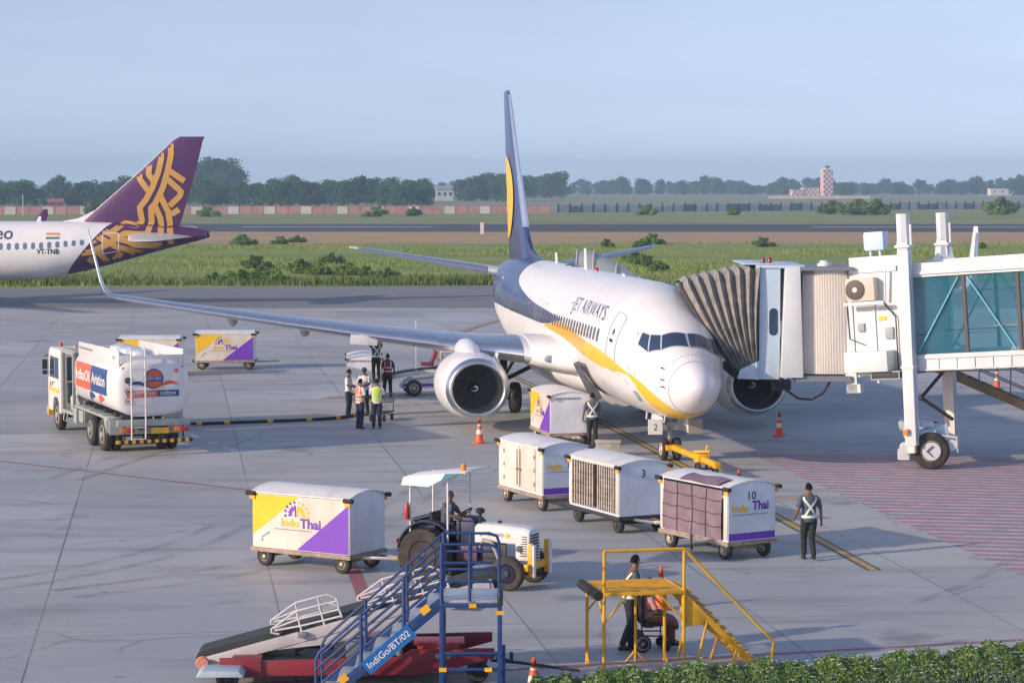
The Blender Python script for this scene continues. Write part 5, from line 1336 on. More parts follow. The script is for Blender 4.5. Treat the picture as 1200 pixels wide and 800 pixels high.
# cab
b = MB(); prof = [(5.25,.62),(5.25,2.72),(5.4,2.80),(6.9,2.80),(7.15,2.68),(7.3,1.75),(7.32,.62),(6.62,.62),(6.5,.98),(6.3,1.12),(5.8,1.12),(5.6,.98),(5.5,.62)]
b.prism(prof, lambda a, z, d: (a, d, z), -1.18, 1.18); cabo = b.build('cab', CABW, tk, bevel=.03)
for yy in (1.19, -1.19):
    b = MB()
    for x0, x1 in ((5.55, 6.15), (6.25, 6.85)): b.prism([(x0, 1.78), (x0, 2.5), (x1-(.0 if x1 < 6.5 else .0), 2.5), (x1+(.0 if x1 < 6.5 else .12), 1.78)], lambda a, z, d: (a, d, z), yy-.012*np.sign(yy), yy+.006*np.sign(yy))
    b.build('side_window', GLASSD, cabo, smooth=0)
    b = MB(); b.bb((5.5, yy-.006, 1.3), (7.1, yy+.006, 1.42)); b.build('yellow_stripe', CYEL, cabo, smooth=0)
    b = MB(); b.box((7.2, yy*1.1, 2.18), (.10, .17, .34)); b.box((7.2, yy*1.1, 1.9), (.10, .16, .14)); b.tube([(7.15, yy, 2.5), (7.25, yy*1.12, 2.45)], .02, 6); b.build('mirror', BLACK, cabo, bevel=.02)
    b = MB(); b.tube([(6.2, yy*1.01, 1.62), (6.35, yy*1.02, 1.62)], .018, 6); b.build('door_handle', DARK, cabo)
b = MB(); 
for k in range(2): b.box((6.6, 1.184, 1.55+.0), (.1, .006, .12)); b.box((6.85, 1.184, 1.52), (.14, .006, .18))
b.build('door_mark', M('mark_maroon', (.25,.04,.08), .5), cabo, smooth=0)
b = MB(); b.poly([(7.18, -1.0, 2.6), (7.18, 1.0, 2.6), (7.305, 1.05, 1.8), (7.305, -1.05, 1.8)]); b.build('windscreen', GLASSD, cabo, smooth=0)
b = MB(); b.bb((7.2, -1.2, .42), (7.45, 1.2, .72)); b.build('bumper', YPAINT, tk, bevel=.02)
for xx, m in ((5.45, 'amber'), (6.9, 'red')):
    b = MB(); b.lathe([(.07, 0), (.07, .09), (.04, .13)], (xx, .6 if m == 'amber' else .8, 2.80), (0,0,1), 12); b.build('roof_beacon', M('lamp_orange', (.75,.22,.03), .25) if m == 'amber' else M('lamp_red', (.5,.02,.03), .2), cabo)
# fuel hose
hp = [(-12.2, 79.6, .8), (-11.7, 80.6, .3), (-11.2, 81.3, .07), (-10.3, 81.9, .06), (-8.5, 82.5, .06), (-7.0, 83.1, .06), (-6.0, 83.9, .06), (-5.6, 85.2, .06), (-5.5, 86.6, .06), (-5.6, 87.6, .3)]
hs = thing('fuel_hose', 'black fuel hose with yellow bands lying on the concrete from truck to wing', 'hose', (-11.2, 81.3, 0))
PH = [Vector(p)-Vector((-11.2, 81.3, 0)) for p in hp]
for _ in range(3):
    Q = [PH[0]]
    for a, c in zip(PH[:-1], PH[1:]): Q += [a*.75+c*.25, a*.25+c*.75]
    Q.append(PH[-1]); PH = Q
b = MB(); b.tube(PH, .055, 8); b.build('hose', BLACK, hs)
for i in range(14, len(PH)-2, 7):
    b = MB(); b.tube([PH[i], PH[i]+(PH[i+1]-PH[i]).normalized()*.2], .068, 8); b.build('band', YPAINT, hs)

# ------------------------------------------------------------------ tractor
TBLUE = M('tractor_blue', (.006,.014,.06), .5, var=.1, scale=3, dirt=.08)
tr = thing('tow_tractor', 'white and navy farm style tow tractor with canopy in front of the carts', 'tractor', (-1.55, 49.53, 0), -R(27))
for sy in (-.6, .6):
    c = Vector((0, sy, .60)); r_ = .60
    b = MB(); b.lathe([(r_*.56, -.13), (r_*.85, -.17), (r_*.95, -.15), (r_*.97, -.05), (r_*.97, .05), (r_*.95, .15), (r_*.85, .17), (r_*.56, .13)], c, (0, 1, 0), 40)
    for k in range(22):
        a = 2*math.pi*k/22
        for d in (-1, 1):
            a2 = a+(.14 if d > 0 else 0); p0 = c+Vector((math.cos(a2)*r_*.965, d*.01, math.sin(a2)*r_*.965)); p1 = c+Vector((math.cos(a2+.16)*r_*.94, d*.155, math.sin(a2+.16)*r_*.94))
            b.bar(p0, p1, .035, .05, 0, (math.cos(a2), 0, math.sin(a2)))
    wo = b.build('drive_wheel', TYRE, tr, smooth=40)
    sg = -1 if sy < 0 else 1
    b = MB(); b.lathe([(r_*.56, .12), (r_*.54, .15), (r_*.5, .10), (r_*.42, .06), (r_*.32, .09), (r_*.28, .06), (r_*.16, .06), (r_*.14, .13), (r_*.05, .15), (0, .15)], c, (0, sg, 0), 28)
    for k in range(8): a = 2*math.pi*k/8; b.ball(c+Vector((math.cos(a)*r_*.22, sg*.075, math.sin(a)*r_*.22)), .022, 6, 1)
    b.build('rim', [TBLUE, STEEL], wo, smooth=40)
for sy in (-.58, .58):
    c = Vector((1.95, sy, .36)); wo = ground_wheel(tr, c, .36, .2, (0, 1, 0), TBLUE, 'steer_wheel')
b = MB(); b.bb((-.25, -.2, .38), (.9, .2, .75)); b.tube([(0, -.55, .6), (0, .55, .6)], .13, 12); b.bb((.9, -.24, .45), (1.5, .24, .85)); b.bb((1.5, -.16, .42), (2.2, .16, .6)); b.tube([(1.95, -.5, .36), (1.95, .5, .36)], .06, 8)
b.tube([(1.2, -.3, .95), (1.5, -.34, .8), (1.55, -.3, .6)], .05, 8); b.bb((1.2, -.3, .6), (1.75, -.245, .9)); b.build('engine_block', DARK, tr, bevel=.01)
b = MB()   # bonnet
rings = []
for x, hw, z0, z1 in ((1.0,.27,.90,1.30),(1.5,.27,.93,1.31),(2.1,.26,.93,1.28),(2.26,.25,.93,1.24)):
    rings.append([Vector((x, -hw, z0)), Vector((x, -hw, z1-.08)), Vector((x, -hw+.07, z1-.015)), Vector((x, 0, z1)), Vector((x, hw-.07, z1-.015)), Vector((x, hw, z1-.08)), Vector((x, hw, z0))])
b.loft(rings); b.bb((1.95, -.25, .52), (2.27, .25, .93)); bon = b.build('bonnet', WHITE, tr, bevel=.012)
b = MB()
for i in range(9): b.bb((2.262, -.17, .60+i*.062), (2.285, .17, .63+i*.062))
for sy in (-.252, .252):
    for i in range(9): b.bb((2.06, sy-.008, .68+i*.05), (2.22, sy+.008, .70+i*.05))
b.build('grille', DARK, bon, smooth=0)
for sy in (-.27, .27):
    b = MB(); b.lathe([(.06, 0), (.075, .03), (.07, .06), (0, .075)], (2.02, sy, .84), (0, np.sign(sy)*.6, 0) if False else (.75, np.sign(sy)*.66, 0), 16); b.build('headlight', M('lamp_lens', (.3,.33,.38), .08, spec=.9), tr)
b = MB(); put_text(b, 'JET AIRWAYS', lambda a, c: (1.12+a, -.282, 1.06+c), width=.56, height=.075, m=0); b.poly([(1.72, -.281, 1.05), (1.80, -.281, 1.05), (1.82, -.281, 1.11), (1.76, -.281, 1.15), (1.71, -.281, 1.11)], 1); b.build('lettering', [NAVY, CYEL], bon, smooth=0)
b = MB(); b.bb((.55, -.26, .80), (.997, .26, 1.32)); b.bb((.5, -.3, .56), (1.1, .3, .8)); b.prism([(.55, 1.323), (.997, 1.323), (.9, 1.40), (.62, 1.40)], lambda a, z, d: (a, d, z), -.24, .24); b.build('dash_cowl', TBLUE, tr, bevel=.02)
b = MB(); b.bb((.62, -.37, .52), (1.1, -.302, .84)); b.build('battery_box', M('maroon_box', (.10,.04,.08), .5, var=.2), tr, bevel=.01)
for sy in (-1, 1):
    b = MB(); n = 14; v0 = []
    rings = []
    for i in range(n+1):
        a = R(172-125*i/n) if True else 0; rings.append([Vector((math.cos(a)*.70, sy*.34, .60+math.sin(a)*.70)), Vector((math.cos(a)*.70, sy*.56, .60+math.sin(a)*.70)), Vector((math.cos(a)*.73, sy*.56, .60+math.sin(a)*.73)), Vector((math.cos(a)*.73, sy*.34, .60+math.sin(a)*.73))])
    b.loft(rings); b.build('mudguard', TBLUE, tr, smooth=40)
    b = MB(); b.box((-.74, sy*.48, .85), (.04, .12, .1)); b.build('tail_light', M('lamp_red', (.5,.02,.03), .2), tr, bevel=.01)
b = MB(); b.bb((-.35, -.4, .74), (.5, .4, .80)); b.bb((-.5, -.36, 1.22), (-.42, .36, 1.33)); b.bb((-.5, .30, .8), (.1, .36, 1.3)); b.bb((-.5, -.36, .8), (.1, -.30, 1.3)); b.build('platform', TBLUE, tr, bevel=.01)
b = MB(); b.box((.17, 0, 1.0), (.42, .46, .10)); b.box((-.06, 0, 1.24), (.09, .46, .44), Matrix.Rotation(-.15, 3, 'Y')); b.bb((-.12, -.12, .8), (.12, .12, .95)); b.build('seat', BLACK, tr, bevel=.03)
b = MB(); sc_ = Vector((.60, 0, 1.46)); ax = Vector((-.55, 0, .83)).normalized(); u = Vector((0, 1, 0)); v = ax.cross(u)
b.tube([sc_+(u*math.cos(2*math.pi*i/20)+v*math.sin(2*math.pi*i/20))*.19 for i in range(21)], .016, 6)
for k in range(3): a = 2*math.pi*k/3; b.tube([sc_, sc_+(u*math.cos(a)+v*math.sin(a))*.19], .01, 5)
b.tube([sc_, sc_-ax*.35], .022, 6); b.build('steering_wheel', BLACK, tr)
b = MB()
for x, y in ((-.42, -.5), (-.42, .5), (.48, -.5), (.48, .5)): b.tube([(x, y, 1.05 if x < 0 else .8), (x, y, 2.27 if x < 0 else 2.36)], .022, 7)
b.tube([(-.42,-.5,1.3),(-.42,.5,1.3)], .022, 7); b.tube([(.48,-.5,2.2),(.75,-.5,2.32)], .018, 6); b.build('canopy_post', WHITE, tr)
b = MB(); rings = []
for x, z, hw in ((-.58,2.10,.62),(-.57,2.18,.63),(-.50,2.24,.63),(.55,2.38,.63),(.95,2.41,.62)):
    rings.append([Vector((x, -hw, z-.03)), Vector((x, -hw+.05, z)), Vector((x, 0, z+.03)), Vector((x, hw-.05, z)), Vector((x, hw, z-.03)), Vector((x, 0, z-.01))])
b.loft(rings); b.build('canopy', WHITE, tr, smooth=40)
b = MB(); b.prism([(-.57, 2.06), (-.50, 2.24), (.50, 2.36), (.40, 2.22), (.1, 2.06)], lambda a, z, d: (a, d, z), -.638, -.628); b.build('canopy_valance', WHITE, tr)
b = MB(); b.prism([(.15, 2.10), (.42, 2.24), (.5, 2.355), (.93, 2.39), (.55, 2.25)], lambda a, z, d: (a, d, z), -.637, -.629); b.build('canopy_flap', M('teal_flap', (.03,.18,.25), .5), tr)
b = MB(); b.lathe([(.06, 0), (.06, .1), (.05, .14), (0, .15)], (.78, -.35, 2.41), (0,0,1), 14); b.build('beacon', M('lamp_orange', (.75,.22,.03), .25), tr)
b = MB(); b.tube([(1.05, -.12, 1.3), (1.05, -.12, 1.52)], .03, 8); b.lathe([(.07, 0), (.10, .03), (.10, .08), (.06, .11), (0, .12)], (1.05, -.12, 1.5), (0,0,1), 16); b.build('air_cleaner', BLACK, tr)
b = MB(); b.lathe([(.05, 0), (.05, .04), (0, .05)], (1.45, .0, 1.31), (0,0,1), 12); b.build('filler_cap', DARK, tr)
b = MB(); b.tube([(1.1, -.26, .78), (1.25, -.36, .98), (1.45, -.38, .95), (1.55, -.36, .75), (1.6, -.3, .55)], .045, 10); b.build('exhaust_hose', M('hose_grey', (.36,.33,.30), .7, var=.2, scale=9), tr)
b = MB(); b.lathe([(.05, 0), (.055, .02), (.055, .26), (.03, .32), (.02, .36)], (-.46, -.57, 1.33), (0,0,1), 12); b.build('fire_extinguisher', M('extinguisher_red', (.45,.03,.02), .35), tr)
b = MB(); b.bb((2.28, -.55, .42), (2.38, .55, .56)); b.bb((2.1, -.2, .44), (2.28, .2, .54)); b.bb((2.32, -.42, .3), (2.42, -.34, .98)); b.bb((2.32, .34, .3), (2.42, .42, .98)); b.build('bull_bar', YPAINT, tr, bevel=.01)
b = MB(); b.bb((2.425, -.43, .28), (2.47, -.33, .95)); b.bb((2.425, .33, .28), (2.47, .43, .95)); b.build('guard_pad', WHITE, tr, bevel=.01)
b = MB(); b.bb((2.2, -.3, .3), (2.3, .3, .41)); b.build('weight_block', DARK, tr, bevel=.02)
b = MB(); b.bb((-.6, -.1, .36), (-.28, .1, .44)); b.tube([(-.55, 0, .3), (-.55, 0, .5)], .03, 8); b.build('tow_hitch', DARK, tr)

# ------------------------------------------------------------------ towbar at the nose gear and small grey box
tb = thing('tow_bar', 'yellow aircraft towbar attached to the nose wheels', 'towbar', (4.9, 70.95, 0), math.atan2(-4.9, 1.0))
b = MB(); b.tube([(0, 0, .42), (4.6, 0, .42)], .10, 12); b.build('bar', YPAINT, tb)
b = MB(); b.box((.05, 0, .42), (.2, .5, .16)); b.box((-.1, .2, .42), (.25, .06, .1)); b.box((-.1, -.2, .42), (.25, .06, .1)); b.build('head', YPAINT, tb, bevel=.01)
b = MB(); b.box((3.1, 0, .45), (.5, .34, .26)); b.tube([(2.9, -.2, .62), (3.3, .2, .66)], .04, 8); b.tube([(3.0, .1, .5), (3.0, .22, .8)], .04, 8); b.box((4.65, 0, .42), (.18, .2, .18)); b.build('winch', YPAINT, tb, bevel=.02)
for sy in (-.26, .26): ground_wheel(tb, (3.6, sy, .2), .2, .12, (0, 1, 0), DARK)
b = MB(); b.tube([(3.6, -.26, .2), (3.6, .26, .2)], .03, 6); b.tube([(3.6, 0, .2), (3.6, 0, .4)], .04, 6); b.build('axle', DARK, tb)
gb = thing('chock_box', 'low weathered grey box on the ground between the carts and nose wheels', 'box', (2.98, 72.4, 0), -.05)
b = MB(); b.bb((-.38, -.3, .04), (.38, .3, .42)); b.build('body', M('weathered_grey', (.36,.33,.29), .8, var=.2, scale=5, dirt=.6), gb, bevel=.02)
b = MB(); b.bb((-.41, -.33, .423), (.41, .33, .47)); b.build('lid', M('weathered_lid', (.42,.40,.36), .7, var=.2, scale=5, dirt=.4), gb, bevel=.02)
b = MB()
for x in (-.35, .35):
    for y in (-.22, .22): b.bb((x-.05, y-.05, 0), (x+.05, y+.05, .039))
b.build('foot', DARK, gb)
# ================================================================== BELT LOADERS, STANDS, STAIRS
GREYB = M('belt_rubber', (.035,.045,.045), .8, var=.2, scale=4)
LGREY = M('light_grey_paint', (.55,.53,.53), .45, var=.06, scale=2, dirt=.3)
PALEGREY = M('checker_plate', (.48,.52,.56), .4, .4, var=.12, scale=12)
# ---- blue maintenance stairs (front)
bs = thing('access_stairs', 'blue steel access stairs with grey treads and a lettered name board', 'stairs', (-3.15, 37.25, 0), 0)
H0 = 1.72; RUN0, RUN1, W_ = .12, 2.02, 1.2; PX = 2.98
b = MB()
for yy in (0, W_): b.bar((0, yy, 0.0), (RUN1, yy, H0-.02), .05, .17)
b.build('stringer', BLUEP, bs, bevel=.006)
b = MB(); ns = 7
for i in range(ns):
    x = RUN1*(i+.6)/ns; z = H0*(i+.6)/ns; b.box((x+.02, W_/2, z+.02), (.30, W_-.056, .035)); b.box((x-.12, W_/2, z-.045), (.012, W_-.056, .13))
b.build('tread', PALEGREY, bs, bevel=.004)['kind'] = 'stuff'
b = MB(); b.bb((RUN1, .03, H0-.03), (PX-.02, W_-.03, H0+.01)); b.build('platform', PALEGREY, bs, bevel=.004)
b = MB(); b.bb((RUN1-.03, -.03, H0-.10), (PX, .027, H0-.032)); b.bb((RUN1-.03, W_-.027, H0-.10), (PX, W_+.03, H0-.032)); b.bb((PX-.06, .03, H0-.10), (PX, W_-.03, H0-.033))
for x, z in ((RUN1+.02, .62), (RUN1+.02, .88)):
    b.tube([(RUN1, 0, z), (PX-.03, 0, z)], .028, 8)
    if z < .7: b.tube([(RUN1, W_, z), (PX-.03, W_, z)], .028, 8)
b.build('cross_bar', BLUEP, bs, bevel=.006)
for x, y in ((RUN1, 0), (RUN1, W_), (PX-.03, 0), (PX-.03, W_)):
    b = MB(); b.box((x, y, (H0-.1)/2), (.07, .07, H0-.1)); b.build('leg', BLUEP, bs, bevel=.008)
b = MB(); b.tube([(PX+.035, .1, 0), (PX+.035, .1, 1.0)], .03, 8); b.build('jack', BLUEP, bs)
RH = .92
def rail_side(yy):
    b = MB()
    for dz in (.32, .62, RH):
        pts = [(0, yy, dz*1.0), (RUN1, yy, H0+dz), (PX-.14, yy, H0+dz)] if dz != RH else [(0, yy, .05), (0, yy, RH), (RUN1, yy, H0+RH), (PX-.2, yy, H0+RH), (PX-.08, yy, H0+RH-.05), (PX-.04, yy, H0+RH-.16), (PX-.03, yy, H0)]
        if dz == RH: pts = [(0, yy, 0), (0, yy, RH-.15), (.06, yy, RH-.02)]+pts[2:]
        b.tube(pts, .024, 8)
    for k in (.36, .70): x = RUN1*k; b.tube([(x, yy, H0*k), (x, yy, H0*k+RH)], .032, 8)
    b.tube([(RUN1, yy, H0-.05), (RUN1, yy, H0+RH+.01)], .035, 8); b.tube([((RUN1+PX)/2-.03, yy, H0), ((RUN1+PX)/2-.03, yy, H0+RH)], .028, 8)
    return b
for yy in (0, W_): rail_side(yy).build('handrail', BLUEP, bs)
b = MB()
for k in (.22, .87): x = RUN1*k; b.bar((x-.06, -.03, H0*k+.04), (x+.06, -.03, H0*k+.04+.1), .012, .12)
for x, z in ((RUN1+.5, H0-.065), (RUN1+.02, .62), (RUN1+.75, .62), (PX-.02, H0-.18)): b.box((x, -.037, z), (.12, .012, .066))
b.build('yellow_tape', YPAINT, bs, smooth=0)
b = MB(); dirv = Vector((RUN1, 0, H0)).normalized(); nv = Vector((-dirv.z, 0, dirv.x)); p0 = dirv*1.02+Vector((0, -.034, 0))
b.prism([(0, -.16), (.98, -.16), (.98, .09), (0, .09)], lambda a, c, d: p0+dirv*a+nv*c+Vector((0, d, 0)), -.012, 0, 0)
put_text(b, 'IndiGo/BT/02', lambda a, c: p0+dirv*(.06+a)+nv*(-.085+c)+Vector((0, -.017, 0)), width=.86, height=.11, m=1, bold=.01)
b.build('name_board', [M('board_blue', (.01,.13,.40), .4), WHITE], bs, smooth=0)
b = MB(); b.box((PX-.02, .5, H0+.0), (.09, 1.3, .1)); b.build('edge_buffer', BLACK, bs, bevel=.02)
b = MB(); b.bb((-.06, W_*.0-.02, -.0), (.03, .05, .04)); b.bb((-.06, W_-.05, 0), (.03, W_+.02, .04)); b.build('foot', BLUEP, bs)

# ---- red belt loader, number 17
bl = thing('belt_loader', 'red belt loader numbered 17 with its conveyor raised, behind the blue stairs', 'belt loader', (-5.2, 39.12, 0), R(2))
ang = math.atan2(1.33, 4.95); ca, sa = math.cos(ang), math.sin(ang)
def cv(u, y, w): return Vector((.0+u*ca-w*sa, y, .36+u*sa+w*ca))
b = MB()
n = 12; LB = 5.05
pr = [(0+(-.14*math.sin(math.pi*i/n)), -.14*math.cos(math.pi*i/n)*-1-.0) for i in range(0)]
outline = [(-.0-.15*math.sin(math.pi*i/10), -.15*math.cos(math.pi*i/10)) for i in range(11)]
outline = [(u, w) for u, w in outline]+[(LB+.15*math.sin(math.pi*i/10), .15*math.cos(math.pi*i/10)) for i in range(11)]
b.prism(outline, lambda a, c, d: cv(a, d, c), .18, .88); b.build('belt', GREYB, bl, smooth=50)
b = MB()
for yy in (.10, .96): b.prism([(-.02, -.13), (LB, -.13), (LB, .05), (-.02, .05)], lambda a, c, d: cv(a, d, c), yy-.05, yy+.05)
b.prism([(2.2, -.30), (4.6, -.26), (4.6, -.14), (1.2, -.14)], lambda a, c, d: cv(a, d, c), .06, .10)
b.build('conveyor_frame', LGREY, bl, bevel=.01)
def guard(u0, u1, yy, nm='guard_rail'):
    b = MB()
    for k, h in enumerate((.40, .26, .14)):
        if k == 0: pts = [cv(u0+.12, yy, .1), cv(u0, yy, .16), cv(u0+.02, yy, .22), cv(u0+.5, yy, h), cv(u1-.15, yy, h), cv(u1, yy, h-.1), cv(u1+.02, yy, .1)]
        else: pts = [cv(u0+.06, yy, .18 if k == 2 else .22), cv(u0+.5, yy, h), cv(u1, yy, h-.02)]
        b.tube(pts, .018, 7)
    for u in (u0+.5, (u0+u1)/2+.3): b.tube([cv(u, yy, .05), cv(u, yy, .40)], .018, 6)
    b.build(nm, M('rail_white', (.72,.70,.68), .4, dirt=.2), bl)
guard(1.15, 2.35, .98); guard(1.2, 2.4, .08) if False else guard(1.22, 2.42, .08); guard(2.7, 4.2, .98); guard(2.85, 4.3, .08)
b = MB(); b.box(cv(1.72, .02, .0), (.16, .1, .09)); b.box(cv(.05, -.02, -.02), (.1, .1, .1)); b.build('clamp', STEEL, bl, bevel=.01)
b = MB(); b.prism([(.35,.22),(.35,.44),(1.15,.44),(3.3,.48),(3.5,.60),(4.7,.62),(4.9,.62),(4.9,.46),(4.3,.30),(3.6,.18),(.9,.18)], lambda a, z, d: (a, d, z), -.35, -.27)
b.prism([(.35,.22),(.35,.44),(1.15,.44),(3.3,.48),(3.5,.60),(4.7,.62),(4.9,.62),(4.9,.46),(4.3,.30),(3.6,.18),(.9,.18)], lambda a, z, d: (a, d, z), 1.07, 1.15)
b.bb((.4, -.268, .22), (4.3, 1.068, .28)); b.bb((.3, -.4, .24), (1.0, -.351, .50)); b.bb((.5, -.268, .281), (1.0, .0, .48))
b.build('chassis', RED, bl, bevel=.015)
b = MB(); put_text(b, '17', lambda a, c: (2.62+a, -.356, .31+c), height=.12); b.build('number', WHITE, bl, smooth=0)
b = MB(); b.bb((3.6, -.26, .35), (4.3, .1, .68)); b.bb((3.55, -.30, .68), (4.4, .3, .71)); b.build('engine_cover', M('red_bright', (.38,.028,.03), .4, var=.1, dirt=.2), bl, bevel=.02)
b = MB()
for x in (3.95, 4.12): b.lathe([(.05, 0), (.045, .03), (0, .045)], (x, -.36, .50), (0, -1, 0), 14)
b.build('tail_lamp', M('lamp_lens', (.3,.33,.38), .08, spec=.9), bl)
b = MB(); b.bb((.42, -.26, .283), (3.3, .9, .40)); b.bb((2.2, .0, .401), (3.3, .6, .66)); b.build('engine_bay', DARK, bl, bevel=.02)
b = MB(); b.bb((2.4, -.22, .42), (2.7, -.1, .72)); b.tube([(2.3, -.2, .74), (2.7, -.2, .74)], .03, 6); b.tube([(3.3, -.3, .5), (3.3, -.3, .78)], .06, 10); b.build('control_box', STEEL, bl, bevel=.02)
b = MB(); b.prism([(-.05, .28), (.75, .28), (.68, .38), (.05, .40)], lambda a, z, d: (a, d, z), -.95, -.36); b.build('mudguard', M('pale_blue_guard', (.42,.52,.60), .45, dirt=.2), bl, bevel=.03)
for x, y in ((.45, -.62), (.45, 1.3), (4.62, -.10), (4.62, .9)): ground_wheel(bl, (x, y, .19), .19, .16, (0, 1, 0), DARK)
b = MB(); b.tube([(.45,-.66,.19),(.45,1.3,.19)], .05, 8); b.tube([(4.62,-.1,.19),(4.62,.9,.19)], .05, 8); b.build('axle', DARK, bl)
b = MB(); b.tube([(1.5, .5, .45), (2.6, .5, .95)], .06, 8); b.tube([(3.6, .5, .5), (3.0, .5, 1.1)], .05, 8); b.build('lift_ram', STEEL, bl)
b = MB(); b.tube([(4.85, .25, .30), (5.3, .2, .27), (6.35, .0, .16)], .028, 7); b.tube([(4.95, .1, .38), (5.15, .15, .30)], .04, 6); b.box((5.2, .2, .36), (.06, .05, .18)); b.build('tow_bar', DARK, bl)
b = MB(); pts = [cv(LB+.1, .3, -.12), cv(LB+.0, .25, -.35), cv(LB-.35, .25, -.42), cv(LB-.9, .3, -.25)]; b.tube(pts, .03, 7); b.box(cv(LB-.2, .12, -.05), (.25, .18, .2)); b.build('buffer', LGREY, bl)
b = MB(); b.lathe([(.10, 0), (.12, .05), (.10, .1)], (.02, -.35, .42), (0, -1, 0), 12); b.build('side_lamp', M('salmon_lamp', (.6,.22,.15), .4), bl)

# ---- yellow maintenance platform
YS = M('platform_yellow', (.72,.40,.018), .45, var=.1, scale=3, dirt=.4)
yp = thing('work_platform', 'yellow steel work platform with grating deck and sloping steps beside the hedge', 'work platform', (1.55, 39.5, 0), R(12))
PL, PW, PH_ = 1.45, 1.25, 1.45
b = MB(); b.bb((0, -.02, PH_-.05), (PL, .03, PH_+.01)); b.bb((0, PW-.03, PH_-.05), (PL, PW+.02, PH_+.01)); b.bb((-.02, .031, PH_-.05), (.03, PW-.031, PH_+.01)); b.bb((PL-.03, .031, PH_-.05), (PL+.02, PW-.031, PH_+.01)); b.build('deck_frame', YS, yp, bevel=.005)
b = MB(); n = 26
for i in range(1, n): x = .03+(PL-.06)*i/n; b.box((x, PW/2, PH_-.012), (.012, PW-.062, .028))
for j in range(1, 13): y = .03+(PW-.06)*j/13; b.box((PL/2, y, PH_-.002), (PL-.062, .014, .014))
b.build('deck_grating', YS, yp, smooth=0)
for x, y in ((.02, .02), (.02, PW-.02), (PL-.02, .02), (PL-.02, PW-.02)):
    b = MB(); b.tube([(x, y, 0), (x, y, PH_-.05)], .03, 8)
    if y < .5: b.tube([(x, y, PH_), (x, y, PH_+.72)], .028, 8)
    lg = b.build('leg', YS, yp)
b = MB(); b.tube([(.02, .02, PH_+.72), (PL-.02, .02, PH_+.72)], .028, 8)
SX, SZ = 1.38, PH_; SB = PL+SX
b.tube([(PL-.02, .02, PH_+.72), (SB+.22, .02, .50), (SB+.16, .02, .0)], .028, 8); b.build('handrail', YS, yp)
b = MB()
for x0, x1, y in ((.02, .42, .02), (PL-.02, PL-.45, .02), (.02, .42, PW-.02), (PL-.02, PL-.45, PW-.02)): b.tube([(x0, y, PH_-.52), (x1, y, PH_-.05)], .02, 7)
for x in (.02, PL-.02): b.tube([(x, .02, PH_-.55), (x, .42, PH_-.05)], .02, 7); b.tube([(x, .02, .22), (x, .2, .0)], .02, 6); b.tube([(x, PW-.02, .22), (x, PW-.2, .0)], .02, 6)
b.tube([(.9, PW-.02, 0), (.9, PW-.02, PH_-.05)], .026, 8); b.tube([(.9, PW-.02, .2), (.72, PW-.02, .0)], .02, 6); b.tube([(.9, PW-.02, .2), (1.08, PW-.02, .0)], .02, 6); b.build('diagonal_strut', YS, yp)
b = MB()
for y in (.06, PW-.06): b.bar((PL, y, PH_-.10), (SB, y, -.02), .04, .10)
b.prism([(PL-.05, PH_-.06), (PL-.05, PH_-.62), (PL+.30, PH_-.62), (PL+.42, PH_-.5)], lambda a, z, d: (a, d, z), .04, .07); b.build('stringer', YS, yp, bevel=.006)
b = MB()
for i in range(11):
    t = (i+.4)/11; x = PL+SX*t; z = PH_-.02-SZ*t
    for k in range(4): b.box((x-.07+.055*k, PW/2, z+.03), (.018, PW-.17, .028))
b.build('step_grating', YS, yp, smooth=0)
b = MB()
for t, dx in ((.30, -.22), (.68, -.12)):
    for y in (.06, PW-.06): b.tube([(PL+SX*t, y, PH_-.1-SZ*t), (PL+SX*t+dx, y, 0)], .024, 7)
b.build('strut', YS, yp)
b = MB(); b.tube([(-.08, .0, PH_-.04), (-.08, PW, PH_-.04)], .085, 12); b.build('edge_roller', BLACK, yp)

# ---- white belt loader and flat cart under the wing
MAR = M('maroon_seat', (.22,.02,.05), .5)
b2 = thing('belt_loader', 'white belt loader with a maroon seat between the near engine and the people', 'belt loader', (-4.0, 93.6, 0), R(8))
b = MB(); b.prism([(-1.6, .72), (-.2, .95), (2.4, 1.25), (2.4, 1.1), (-.2, .78), (-1.6, .55)], lambda a, z, d: (a, d, z), -.55, .55); b.build('conveyor_frame', WHITE, b2, bevel=.01)
b = MB(); b.prism([(-1.65, .74), (-.2, .985), (2.4, 1.28), (2.4, 1.26), (-.2, .958), (-1.65, .725)], lambda a, z, d: (a, d, z), -.42, .42); b.build('belt', GREYB, b2)
b = MB(); b.prism([(-.5, .32), (3.4, .32), (3.4, .72), (1.8, .8), (-.3, .6)], lambda a, z, d: (a, d, z), -.7, .7); b.build('chassis', WHITE, b2, bevel=.03)
b = MB(); b.bb((-.45, -.715, .40), (3.38, -.702, .50)); b.build('stripe', PURPLE, b2, smooth=0)
for x, y in ((0, -.72), (0, .72), (2.8, -.72), (2.8, .72)): ground_wheel(b2, (x, y, .33), .33, .2, (0, 1, 0), RIMW)
b = MB(); b.box((.55, -.55, 1.28), (.5, .5, .14)); b.box((.82, -.55, 1.55), (.12, .5, .5), Matrix.Rotation(.4, 3, 'Y')); b.build('seat', MAR, b2, bevel=.03)
b = MB(); b.tube([(1.1, -.66, .75), (1.1, -.66, 1.75), (1.6, -.66, 1.75), (1.6, -.66, .8)], .03, 7); b.tube([(.1, -.66, .7), (.1, -.66, 3.0)], .02, 6); b.tube([(1.2, .5, 1.2), (1.2, .5, 1.7), (2.4, .5, 1.9), (2.4, .5, 1.3)], .025, 7); b.tube([(1.2, -.5, 1.45), (2.4, -.5, 1.62)], .02, 6)
b.build('guard_rail', M('rail_white', (.72,.70,.68), .4, dirt=.2), b2)
fc = thing('flat_trolley', 'small dark wheeled trolley behind the man in the yellow vest', 'trolley', (-4.65, 83.3, 0), R(70))
